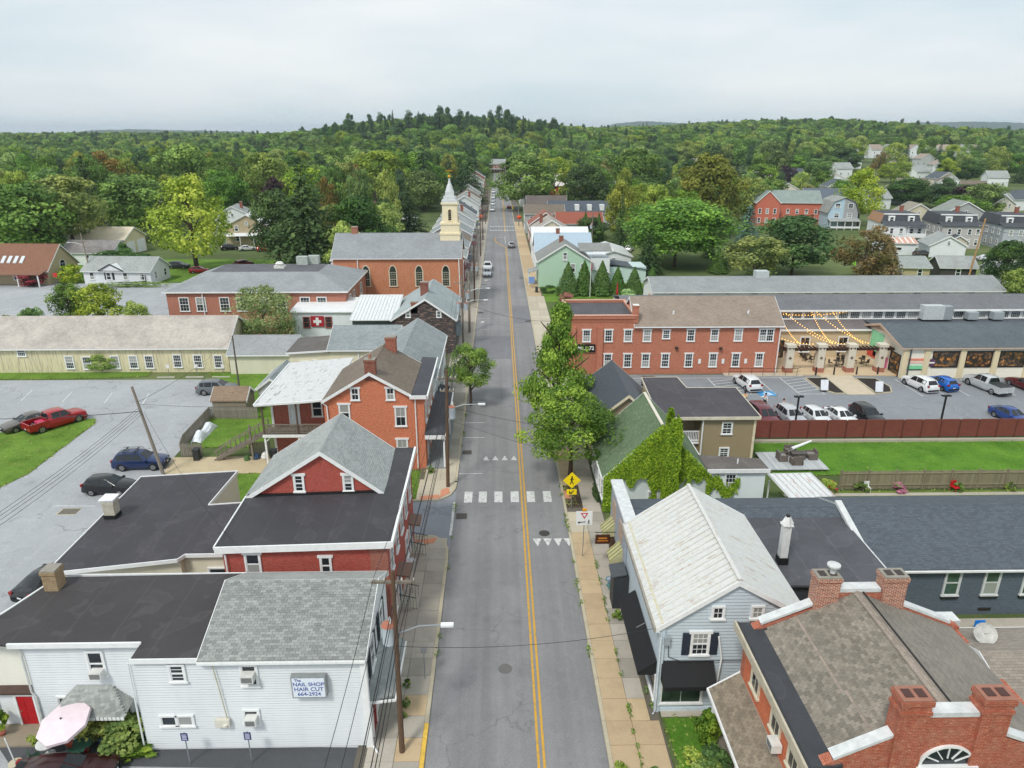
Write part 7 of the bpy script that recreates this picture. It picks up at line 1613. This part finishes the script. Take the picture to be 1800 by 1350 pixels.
LG=leaf('33501f','48692c','628436'); LD=leaf('20391c','2e4c22','40602b',.2,.3); LY=leaf('4a6826','637f30','83983f',.25,.25,1.75); LYY=leaf('54741e','70902c','92a63e',.2,.12,1.8); LR=leaf('4f5524','66622e','80703a',.25,.2,1.6); LP=leaf('2a2022','3a282a','4a3434',.2,.2,1.3); LS=leaf('243c22','34502a','4a6838',.2,.25,1.7); LB=leaf('50706c','6b8a84','8aa59c',.2,.15,1.1); LW=leaf('55703c','728a52','8fa36c',.2,.1,1.4); LA=leaf('2f5a22','416f2e','5a863e',.15,.12,1.35); LPN=leaf('233d26','2f4c2c','42603a',.2,.25); LST=leaf('30541e','4a7226','6e9036',.2,.08,2.0); LIV=leaf('3a6a14','5a8c1c','8ab030',.15,.1,1.35); LSH=leaf('3a6024','557c2e','7a983e',.2,.15,1.5)
TB=bark('5a4c40'); TBD=bark('443a32')
CR={
 'broad':[crown_broad(s,58,110,.042).mesh('crown',LG) for s in (1,2,3)],
 'dark':[crown_broad(s,60,110,.042,'oval').mesh('crown',LD) for s in (11,12)],
 'locust':[crown_broad(s,52,105,.04,'oval',.6,.08).mesh('crown',LY) for s in (21,22)],
 'yellow':[crown_broad(31,60,120,.034,'tall',.6,.1).mesh('crown',LYY)],
 'tall':[crown_broad(41,75,110,.036,'tall').mesh('crown',leaf('4a5224','616a2e','7a7c3a'))],
 'round':[crown_broad(51,80,110,.036,'round',.4).mesh('crown',LD)],
 'russet':[crown_broad(61,55,100,.036,'oval',.6,.15).mesh('crown',LR)],
 'purple':[crown_broad(71,50,100,.042,'oval').mesh('crown',LP)],
 'columnar':[crown_cone(81,4600,.045).mesh('crown',LR)],
 'willow':[crown_broad(91,70,130,.026,'oval',.5).mesh('crown',LW)],
 'spruce':[crown_spruce(s).mesh('crown',LS) for s in (101,102)],
 'bluespruce':[crown_spruce(111,28).mesh('crown',LB)],
 'cone':[crown_cone(s).mesh('crown',LA) for s in (121,122)],
 'pine':[crown_pine(s).mesh('crown',LPN) for s in (131,132)],
 'maple':[crown_broad(151,120,120,.03,'oval',.6).mesh('crown',LG)],
 'street':[crown_broad(141,92,180,.025,'pyr',.75,.1,.85).mesh('crown',LST),crown_broad(142,80,190,.025,'oval',.75,.15,.85).mesh('crown',LST)],
}
# a bare small lead for the columnar shape
TR={'b':[trunk_mesh(s,TB) for s in (1,2,3)],'c':[trunk_mesh(9,TBD,0,.97,.022)],'p':[trunk_mesh(10,TBD,5,.96,.02,.2)]}
NAMES={'broad':'broadleaf_tree','dark':'dark_broadleaf_tree','locust':'light_broadleaf_tree','yellow':'yellowing_tree','tall':'tall_broadleaf_tree','round':'round_tree','russet':'russet_tree','purple':'purple_leaf_tree','columnar':'columnar_tree','willow':'pale_leaf_tree','spruce':'spruce_tree','bluespruce':'blue_spruce_tree','cone':'arborvitae','pine':'pine_tree','street':'street_tree','maple':'maple_tree'}
def tree(kind,x,y,h,w,label,group,var=None,low=None,z=0.):
    t=thing(NAMES[kind],label,'tree',(x,y,z),0,group,world=False)
    con=kind in ('spruce','bluespruce','cone','columnar'); c0=low if low is not None else (.3 if con and h<9 else .08*h if con else .14*h)
    k=R.randrange(len(CR[kind])) if var is None else var
    rz=R.uniform(0,6.28)
    tr=TR['c' if con else 'p' if kind=='pine' else 'b']; o=inst('trunk',R.choice(tr),t,(0,0,-.2),rz,(h*.8,h*.8,h*.97))
    inst('crown',CR[kind][k],t,(0,0,c0),rz,(w*1.06,w*1.06,h-c0))
    return t
HOUSES=[(o.location.x,o.location.y) for o in bpy.data.objects if o.type=='EMPTY' and o.get('category') in ('house','building','garage','shed','barn','carport','school','church')]
LIST=[('broad',-111.0,172.0,18.7,19.7,'behind the brown roof house'),('locust',-106.8,182.0,19.9,20.8,'right behind the brown roof house'),('broad',-103.3,207.0,18.5,21.1,'behind the pale yellow garage'),('yellow',-67.7,160.0,20.6,16.5,'standing alone beside the ranch house'),
('russet',-135.7,262.0,22.8,18.8,'left, above the white cottage'),('broad',-119.7,285.0,26.0,22.5,'tall above the pale yellow garage'),('broad',-91,244.0,18.1,13.7,'behind the tall white house'),('broad',-131.7,240.0,22.2,12.7,'beside the white cottage'),('spruce',-127.8,230.0,23.3,12.1,'beside the white cottage'),
('spruce',-40.5,152.0,24.4,21,'huge, behind the school roof'),('dark',-50,163.0,17.5,11,'left of the huge spruce'),('dark',-30.8,160.0,16.3,14.7,'behind the church roof'),('spruce',-26.8,215.0,14.4,14.1,'left of the steeple'),
('spruce',-30.4,300.0,27.3,17.0,'tall above the steeple ridge'),('spruce',-13.0,318.0,22.8,18.1,'at the left edge of the far street'),('spruce',-15,298.0,18.7,13.1,'nearer at the left edge of the far street'),('locust',-48.0,300.0,23.2,25.0,'left of the tall spruce'),('broad',-44.1,330.0,21.9,22.6,'behind the light tree left of the steeple'),('broad',-76.5,360.0,23.9,24.5,'left below the pine ridge'),('locust',-82.9,262.0,23.4,17.7,'above the tall white house'),('purple',-73.2,240.0,16.0,9.5,'left of the huge spruce'),('purple',-45.7,256.0,9.9,9.7,'above the brown roof cottage'),
('broad',10.8,290.0,21.3,24.3,'arching over the right side of the far street'),('locust',24.9,330.0,19.5,18.9,'behind the arching street tree'),('round',31.8,270.0,18.6,16.2,'dark ball right of the arching street tree'),('broad',55.8,300.0,23.6,21.7,'above the white barn'),('maple',40.5,163.0,15.6,24,'very broad, right of the mint house'),('tall',62.4,217.0,23.6,21.4,'behind the very broad maple'),('bluespruce',58.4,168.0,13.8,10.5,'right of the very broad maple'),('spruce',32.3,190.0,14.4,5.9,'slim, left of the very broad maple'),
('spruce',31.9,152.0,9.6,8.3,'in front of the very broad maple'),('dark',63.4,152.0,12.8,16.6,'behind the middle of the long white mill'),('locust',51.8,143.0,9.8,13.6,'left of the dark tree by the white mill'),('russet',74.2,143.0,11.4,12.5,'behind the long white mill'),('columnar',77.7,141.0,9.3,6.9,'at the lane behind the long white mill'),('yellow',120,240.0,18.3,15.5,'bright beside the gambrel house'),
('dark',169.0,300.0,11.4,18.7,'left of two at far right'),('dark',175.7,284.0,13.0,15.8,'right of two at far right'),('purple',155.4,400.0,13.0,13.9,'far behind the brick block'),('purple',177.9,274.0,11.0,13.1,'between the far right power poles'),('broad',173.4,258.0,12.7,16.3,'near the far right power pole'),('spruce',95.6,127.0,12.8,7.5,'at the right end of the white mill'),('spruce',92.5,121.0,16.4,7.9,'at the right picture edge'),('dark',100,138.0,9.4,7.9,'beside the timber pole with transformers'),('locust',87.7,117.0,7.7,6.7,'low at the right picture edge'),('broad',151.0,236.0,10.2,14.5,'right of the grey gabled house'),
('willow',-33.0,97.0,9.1,9.8,'pale, in front of the school'),('locust',-59.3,104.0,8.3,7.9,'behind the yellow barn roof'),('broad',-64.9,106.0,8.2,4.7,'left of the light tree behind the barn'),('locust',-52.4,101.0,6.5,4.5,'small, by the school corner behind the barn'),('broad',-67.6,101.0,5.5,3.7,'small, behind the barn roof'),('locust',-71.2,101.0,4.5,2.5,'behind the barn at the left picture edge'),
('dark',25.6,200.0,7.2,9.4,'low and wide behind the blue metal roof'),('broad',67.9,260.0,16.7,16.1,'left of the brick block'),('locust',86.9,250.0,15.3,13.6,'close left of the brick block'),('broad',97,268.0,12.8,12.2,'behind the brick block')]
CN={'broad':'green broadleaf tree','dark':'dark green broadleaf tree','locust':'light green broadleaf tree','yellow':'yellow green tree','tall':'olive green tall tree','round':'round dark tree','russet':'rust coloured tree','purple':'purple leaved tree','columnar':'rust green columnar tree','willow':'grey green tree','spruce':'dark spruce','bluespruce':'blue grey spruce','cone':'arborvitae','pine':'tall pine','maple':'green maple'}
OCC=[]
for k,x,y,h,w,l in LIST: tree(k,x,y,h,w,f'{CN[k]} {l}',None); OCC.append((x,y,w*.4))
ordn=['first','second','third','fourth','fifth','sixth']
for i,(x,y,h,w) in enumerate(((13.0,132.6,6.3,4.5),(16.1,133,6.5,4.2),(19.4,132.6,6.5,4.5),(22.4,132.8,5.4,3.8),(25.7,133.5,5.2,3.9),(29.7,136.5,4.7,3.3))): tree('cone',x,y,h,w,f'{ordn[i]} arborvitae from the left in the row by the mint house','arborvitae row by the mint house',low=.05)
for i,(x,y,h,w) in enumerate(((24.0,200.0,8.7,3.5),(27.7,200.0,8.3,3.5),(48.2,155,5.4,4.7))): tree('cone',x,y,h,w,('left pointed evergreen in the low dark clump','right pointed evergreen in the low dark clump','dark dome shaped evergreen behind the white mill')[i],None,low=.05)
tree('street',6.0,67.5,13.9,8.0,'tall pointed street tree, rear of the pair on the right sidewalk',None,0,1.2); tree('street',6.2,56.9,8.6,8.3,'bushy street tree in front, at the crosswalk on the right',None,1,1.7); tree('street',-3.3,75.,7.4,5.4,'small street tree on the left sidewalk',None,1,1.9)
# individuals of the middle distance
rr=random.Random(99); cnt=0; FILL=[]
def clear(x,y,w):
    if abs(x-.7)<9+w*.4: return False
    if y<300 and -24-w*.3<x<30+w*.3: return False
    for a,b in HOUSES:
        if abs(a-x)<7+w*.3 and -6-w*.35<b-y<(24 if a<60 else 45)+(.0 if y<380 else 12): return False
    for a,b,q in OCC:
        if (a-x)**2+(b-y)**2<(q+w*.33)**2: return False
    return True
def inview(x,y): return abs(x-.02*y)<.74*y+14
tries=0
while cnt<270 and tries<40000:
    tries+=1; y=rr.uniform(215,480); x=rr.uniform(-.78*y,.8*y); w=rr.uniform(9,17)
    if tries<3000: y=rr.uniform(138,235); x=rr.choice((rr.uniform(33,92),rr.uniform(-58,-24),rr.uniform(-165,-112))); w*=.7
    if not inview(x,y) or not clear(x,y,w): continue
    if y<215 and (cnt>34 or (x>0 and y<143)): continue
    if 95<x<180 and y<232: continue
    if -125<x<-50 and y<228: continue
    if 60<x<150 and y<262: continue
    if x>100 and y<420 and rr.random()<.45: continue
    h=(rr.uniform(9,15) if x>90 else rr.uniform(12,18) if x>40 else rr.uniform(15,22))*(1 if y<420 else 1.05)*(.62 if y<200 else 1)
    k=rr.choices(['broad','dark','locust','spruce','russet','pine','tall','purple'],[38,16,26,9,2,4,4,1])[0]
    if k in('spruce','pine'): w*=.62
    zone=('left' if x<-60 else 'left of centre' if x<0 else 'right of centre' if x<90 else 'right'); dist=('near' if y<300 else 'middle' if y<400 else 'far')
    tree(k,x,y,h,w,f'{CN[k]} in the {dist} part of the wooded town, {zone}',f'{CN[k]}s {dist} {zone}',z=hgt(x,y)-.3); OCC.append((x,y,w*.4)); cnt+=1
# ridge pines as individuals
for i in range(40):
    x=-155+i*5.6+rr.uniform(-6,6); y=738+rr.uniform(-25,20); tree(rr.choice(('pine','pine','spruce','dark')),x,y,rr.uniform(19,31),rr.uniform(9,15),'tall dark evergreen standing in the row along the wooded ridge','ridge pines',z=hgt(x,y)-1)
# ---- far woods: one mass each
def woodland(name,label,pts,crown,hrange):
    """points with a scatter of the crown named; nobody could count these"""
    me=bpy.data.meshes.new(name); me.from_pydata([(x,y,hgt(x,y)-1.) for x,y in pts],[],[])
    at=me.attributes.new('sc','FLOAT_VECTOR','POINT'); rt=me.attributes.new('rt','FLOAT_VECTOR','POINT'); a=[];b=[]
    for _ in pts:
        h=rr.uniform(*hrange); w=h*rr.uniform(.75,1.1) if 'spruce' not in crown.parent.name and 'pine' not in crown.parent.name else h*.45; a+=[w,w,h]; b+=[0,0,rr.uniform(0,6.28)]
    at.data.foreach_set('vector',a); rt.data.foreach_set('vector',b)
    o=bpy.data.objects.new(name,me); COL.objects.link(o); tag(o,label,'woodland',None,'stuff')
    g=bpy.data.node_groups.new('scatter','GeometryNodeTree'); g.interface.new_socket('Geometry',in_out='INPUT',socket_type='NodeSocketGeometry'); g.interface.new_socket('Geometry',in_out='OUTPUT',socket_type='NodeSocketGeometry'); g.is_modifier=True
    N=g.nodes; i=N.new('NodeGroupInput'); u=N.new('NodeGroupOutput'); ip=N.new('GeometryNodeInstanceOnPoints'); oi=N.new('GeometryNodeObjectInfo'); oi.inputs['Object'].default_value=crown; oi.inputs['As Instance'].default_value=True
    s1=N.new('GeometryNodeInputNamedAttribute'); s1.data_type='FLOAT_VECTOR'; s1.inputs[0].default_value='sc'; s2=N.new('GeometryNodeInputNamedAttribute'); s2.data_type='FLOAT_VECTOR'; s2.inputs[0].default_value='rt'
    L=g.links.new; L(i.outputs[0],ip.inputs['Points']); L(oi.outputs['Geometry'],ip.inputs['Instance']); L(s1.outputs[0],ip.inputs['Scale']); L(s2.outputs[0],ip.inputs['Rotation']); L(ip.outputs[0],u.inputs[0])
    md=o.modifiers.new('scatter','NODES'); md.node_group=g
def findcrown(mesh):
    for o in bpy.data.objects:
        if o.type=='MESH' and o.data==mesh and o.parent: return o
pts={k:[] for k in range(7)}
y=425.
while y<1500:
    st=11 if y<700 else 13 if y<1000 else 17
    x=-.8*y-40
    while x<.82*y+40:
        px,py=x+rr.uniform(-st*.45,st*.45),y+rr.uniform(-st*.45,st*.45); x+=st
        if py<560 and (not clear(px,py,10) or (px>90 and py<500 and rr.random()<.6)): continue
        if 240<px<480 and 470<py<640 and rr.random()<.8: continue
        if py<820 and math.sin(px*.023+1.3)*math.sin(py*.019+px*.007)>.7: continue
        if py>=560:
            if any(abs(a-px)<9 and -4<b-py<(30 if a<300 else 75) for a,b in HOUSES): continue
            if abs(px)<11 and py<605: continue
        k=rr.choices([0,1,2,3,4,5,6],[24,20,16,12,18,4,6])[0]
        if -170<px<80 and 700<py<760 and rr.random()<.35: k=6
        pts[k].append((px,py))
    y+=st
nmz=['green broadleaf woods','rounded green woods','mixed green woods','dark green woods','light green woods','dark spruce woods','pine woods']
for k,ms_ in enumerate((CR['broad'][0],CR['broad'][1],CR['broad'][2],CR['dark'][0],CR['locust'][0],CR['spruce'][0],CR['pine'][0])):
    c=findcrown(ms_)
    if c and pts[k]: woodland('woodland',f'{nmz[k]} covering the slopes to the horizon',pts[k],c,(14,21) if k<5 else (17,24))
# far blue ridges
def ridge(name,pts,depth,zb):
    m=MB(); n=len(pts); 
    for j,(dy,f) in enumerate(((0,0.),(depth*.35,.7),(depth*.6,1.),(depth,0.))):
        for x,y,h in pts: m.v.append((x,y+dy,zb+(h-zb)*f*(1+(R.uniform(-.03,.03) if 0<f else 0))))
    m.f=[(j*n+i,j*n+i+1,(j+1)*n+i+1,(j+1)*n+i) for j in range(3) for i in range(n-1)]
    mt=MT('far_forest'); p=mt.gen(); q=mt.noise(p,.03,5,.7); return m.build(name,mt.end(mt.ramp(q,(.35,hx('243a22')),(.65,hx('3d5530'))),.95,q,1.,6.),None,smooth=60,kind='structure')
def prof(x0,x1,y,hs,n=60):
    out=[]
    for i in range(n+1):
        f=i/n; a=f*(len(hs)-1); k=min(int(a),len(hs)-2); t=a-k; out.append((x0+(x1-x0)*f,y,hs[k]*(1-t)+hs[k+1]*t+R.uniform(-1.5,1.5)))
    return out
ridge('hills',prof(650,1750,4700,[45,100,112,102,92,80,50]),900,-5); ridge('hills',prof(2250,4300,4700,[50,92,98,104,110,104,96,92,92]),900,-5); ridge('hills',prof(-2700,-1500,4200,[30,48,55,50,46,40]),700,-5); ridge('hills',prof(-4500,4500,5600,[30]*8),500,-5)
# ================================================================ shrubs, ivy and flowers
def shrub(label,x,y,w,h,mat,seed,name='shrub',n=(30,70),ls=.07,z=0,shape='round',group=None,wy=None):
    me=crown_broad(seed,n[0],n[1],ls,shape,.7).mesh('foliage',mat); t=thing(name,label,'shrub' if name=='shrub' else 'plant',(x,y,z),0,group,world=False)
    inst('foliage',me,t,(0,0,0),0,(w,wy or w,h)); m=MB(); m.tube([(0,0,0),(.02,0,h*.5)],[.05,.02],6); m.build('stem',TB,t); return t
shrub('green vine mass spilling at the corner of the white shop',-18.7,28.1,2.6,1.5,LSH,201,'climbing_plant',(50,70),.09); shrub('olive bush under the shop awning',-20.3,28.35,2.2,1.7,leaf('4a5a20','6a7a2c','8a8f3a'),202,'shrub',(40,70),.08); shrub('trailing green plant before the shop vine',-18.3,27.3,2.4,.6,LSH,203,'climbing_plant',(40,60),.09,wy=1.1)
shrub('yellow green tuft beside the white table',-23.,27.9,.9,1.2,LYY,204,'shrub',(20,60),.1); shrub('potted green plant at the left picture edge',-25.4,28.6,1.,1.2,LSH,205,'shrub',(20,60),.1,z=.5)
shrub('purple leaved plant among the shop vines',-19.2,27.7,.7,.9,LP,206,'shrub',(16,50),.12)
for i,(x,y,c) in enumerate(((-21.1,27.2,'b0503a'),(-20.,28.,'2f8fb0'),(-25.4,28.6,'9a5a48'),(-20.6,28.6,'c06a44'))):
    t=thing('flower_pot',('terracotta pot on the glass table','turquoise pot among the plants','terracotta pot at the left edge','orange pot under the awning')[i],'pot',(x,y,0)); m=MB(); m.lathe([(.1,0),(.17,.28),(.19,.3)],(x,y,.75 if i==0 else 0.04),12); m.build('pot',paint(c),t); 
shrub('round green shrub on the corner lawn by the porch',10.3,27.6,1.5,2.0,LSH,211,'shrub',(34,70),.08); shrub('bright golden shrub at the lawn edge',9.2,26.3,.9,1.,LYY,212,'shrub',(24,60),.1); shrub('dark low shrub beside the golden shrub',10.2,26.,1.8,1.2,LD,213,'shrub',(34,70),.08); shrub('dark green shrub at the bottom edge by the porch',9.7,25.2,1.8,1.3,LSH,214,'shrub',(30,70),.09)
shrub('leafy green weeds at the bottom edge of the right sidewalk',5.6,25.4,1.1,.9,LYY,215,'shrub',(18,50),.12); shrub('leafy sapling at the bottom edge of the right sidewalk',7.2,25.3,.9,.9,LSH,216,'shrub',(16,50),.12)
shrub('golden round shrub beside the brown roof house',-88,146,5,4,LYY,221,'shrub',(34,60)); shrub('maroon shrub before the brown roof house',-94,143.5,6,2.6,leaf('5a2a28','7a3a34','8a4a40'),222,'shrub',(30,60)); shrub('long hedge behind the ranch house',-86,163,14,4.5,LD,223,'shrub',(50,70),.05,wy=4); shrub('dark clipped hedge by the white garage',-87.5,168,3,5,LD,224,'shrub',(40,70)); shrub('low hedge along the church lot',-73,141.8,14,1.2,LG,225,'shrub',(40,60),.05,wy=1.6)
shrub('green bush at the school corner',-40,98,4,2.4,LSH,226,'shrub',(30,60)); shrub('green hedge beside the mint house',9.5,134.5,4.,1.6,LD,227,'shrub',(30,60),wy=1.5); shrub('reddish shrub by the mill hedge',12,127,3.5,1.8,leaf('5a4030','7a5a44','8a6a50'),228,'shrub',(24,60)); shrub('pale green shrub left of the arborvitae gap',23.6,128,3.4,2.2,leaf('6a8a5a','86a572','a0bb8c'),229,'shrub',(26,60)); shrub('pale green shrub right of the arborvitae gap',29,128,3.4,2.4,leaf('6a8a5a','86a572','a0bb8c'),230,'shrub',(26,60))
for i in range(9): shrub('flowering border plant along the timber fence',30.5+i*4.4+rr.uniform(-1,1),53.8,rr.uniform(.8,1.6),rr.uniform(.4,.9),(LSH,leaf('8a4a58','a8687a','6a8a4a'),LG)[i%3],240+i,'border_plant',(12,40),.14,group='border plants')
shrub('bright green shrub beside the garden canopy',27.6,53.4,1.8,1.5,LYY,251,'shrub',(24,60)); shrub('pink flowering shrub beside the garden canopy',27.4,52.4,1.2,1.,leaf('6a6a3a','a86a7c','c88a9a'),252,'shrub',(20,50)); shrub('flower planter by the shop door',7.45,40.,.9,1.,leaf('4a7a7a','7a8aa0','a0a0b8'),253,'shrub',(20,50),.12,z=.3); shrub('small plant by the shop bay',7.3,37.2,.7,.8,LSH,254,'shrub',(16,50),.14); shrub('low plants along the ivy house wall',8.05,53.5,.7,.7,LD,255,'shrub',(20,50),.12,wy=3.); shrub('green plant at the porch of the orange brick house',-6.3,57.9,.7,.9,LSH,256,'shrub',(14,50),.14); shrub('climber on the barn wall around a window',-50.8,87.2,4.6,2.2,LSH,257,'climbing_plant',(20,40),.1,wy=.7,z=.3)
for i,(x,y) in enumerate(((-5.2,31.6),(-5.1,30.2),(-5.15,29.3))): shrub(('weed clump by the shop porch, far','weed clump by the shop porch, middle','weed clump by the shop porch, near')[i],x,y,.5,.6,LSH,260+i,'shrub',(12,40),.16)
# ivy on the gable, chimney and white wall
def ivy():
    r=random.Random(5); m=MB(); m.tone=[]
    def ok(x,z): 
        f=(7.5-max(z,3.2))/(7.5-3.2); inside=(12.7-4.3*f-.15<x<12.7+4.1*f+.1)
        if not inside: return False
        g=math.sin(x*2.1+1)*.5+math.sin(x*4.7)*.3+math.sin(z*3.1+x)*.35
        return z>2.9+g*.7 or (g>.35) or z>3.9 or x<9.0
    n=0
    while n<21000:
        x=r.uniform(8.2,16.9); z=r.uniform(.1,7.6)
        if not ok(x,z): n+=.15; continue
        n+=1; d=r.uniform(.02,.28)*(1+.4*math.sin(x*3)*math.sin(z*2.7)); leafcard(m,Vector((x,50.97-d,z)),Vector((r.uniform(-.6,.6),-1,r.uniform(-.1,.9))),r.uniform(.1,.18),r)
    for k in range(8500):
        s=r.random(); z=r.uniform(.1,8.5)*(1 if s<.93 else 1); w=.58+.08*math.sin(z*3)
        if z>8.1: w*=.6
        a=r.choice((0,0,1,2)); 
        if a==0: p=Vector((13.45+r.uniform(-w,w),50.05-r.uniform(0,.25),z)); nrm=Vector((0,-1,.4))
        elif a==1: p=Vector((13.45-w,50.05+r.uniform(0,.9),z)); nrm=Vector((-1,0,.4))
        else: p=Vector((13.45+w,50.05+r.uniform(0,.9),z)); nrm=Vector((1,0,.4))
        leafcard(m,p,nrm+rdir(r)*.6,r.uniform(.1,.18),r)
    for k in range(300): z=8.2+1.0*r.random(); leafcard(m,Vector((13.1+r.uniform(-.22,.22)*(9.9-z),50.3+r.uniform(-.2,.2),z)),rdir(r),.18,r)
    for k in range(1500):
        x=16.6+r.random()**1.6*2.6; z=2.1+math.sin(x*3)*.5+r.gauss(0,.28); leafcard(m,Vector((x,50.93-r.uniform(0,.15),max(.2,z))),Vector((0,-1,.4))+rdir(r)*.5,r.uniform(.12,.2),r)
    for k in range(1200): x=16.8+r.random()*2.2; leafcard(m,Vector((x,50.9-r.uniform(0,.4),r.uniform(.2,1.1+.5*math.sin(x*2)))),rdir(r)+Vector((0,-.6,.5)),r.uniform(.12,.22),r)
    o=m.build('climbing_ivy',LIV); tag(o,'bright green ivy covering the gable and chimney of the white house','ivy')
ivy()
# verge weeds and grass tufts along kerbs
def tufts(name,label,spots,mat,hh=.2):
    r=random.Random(3); m=MB(); m.tone=[]
    for x,y,z,w in spots:
        for k in range(int(26*w)): 
            p=Vector((x+r.gauss(0,.12*w),y+r.gauss(0,.25*w),z+r.uniform(.02,hh))); leafcard(m,p,rdir(r)+Vector((0,0,.6)),r.uniform(.06,.14),r)
    o=m.build(name,mat); tag(o,label,'weeds',None,'stuff')
sp=[(R.choice((-3.75,5.15,5.22)),R.uniform(26,90),.05,R.uniform(.3,1.2)) for _ in range(46)]+[(8.0+R.uniform(-.2,.2),R.uniform(28,50),.14,R.uniform(.3,1.)) for _ in range(22)]+[(6.75,R.uniform(26,44),.14,.5) for _ in range(24)]
tufts('kerb_weeds','scattered green weeds in the kerb joints',sp,LSH)
tufts('tree_pit_weeds','weeds around the street tree pit',[(6.+R.uniform(-.5,.5),R.uniform(51.5,55.4),.12,1.) for _ in range(14)],leaf('4a4a28','5f6a30','7a7a48'))

def lawn_tufts():
    r=random.Random(8); m=MB(); m.tone=[]
    for o in bpy.data.objects:
        if not o.name.startswith('lawn') or o.type!='MESH': continue
        q=[Vector(v.co) for v in o.data.vertices][len(o.data.vertices)//2:]
        if min(p.y for p in q)>100: continue
        n=len(q)
        for i in range(n):
            a,b=q[i],q[(i+1)%n]; L=(b-a).length
            for k in range(int(min(L,70)*9)):
                p=a.lerp(b,r.random()); leafcard(m,p+Vector((r.gauss(0,.09),r.gauss(0,.09),r.uniform(0,.06))),rdir(r)+Vector((0,0,.7)),r.uniform(.08,.2),r)
        c=sum(q,Vector())/n
        for k in range(160):
            i=r.randrange(n); f=r.random(); g=math.sqrt(r.random()); p=c.lerp(q[i].lerp(q[(i+1)%n],f),g); leafcard(m,p+Vector((0,0,r.uniform(0,.03))),rdir(r)*.8+Vector((0,0,.8)),r.uniform(.08,.2),r)
    o=m.build('grass_tufts',leaf('55752a','6a8a34','8f9a48',.2,.1,1.5)); tag(o,'grass tufts along the ragged lawn edges','grass',None,'stuff')
lawn_tufts()
# ================================================================ haze
def haze():
    m=bpy.data.materials.new('haze'); m.use_nodes=True; N=m.node_tree.nodes; N.clear(); o=N.new('ShaderNodeOutputMaterial'); v=N.new('ShaderNodeVolumePrincipled')
    v.inputs['Color'].default_value=(.74,.87,1.,1); v.inputs['Density'].default_value=.00012; v.inputs['Anisotropy'].default_value=.2; m.node_tree.links.new(v.outputs[0],o.inputs['Volume'])
    b=MB(); b.box(-6800,6800,-400,7800,-7.,105); h=b.build('haze',m,kind='stuff'); tag(h,'thin pale haze over the whole valley','haze',None,'stuff')
haze()
if bpy.data.scenes.get('eval'): bpy.data.scenes.remove(bpy.data.scenes['eval'])
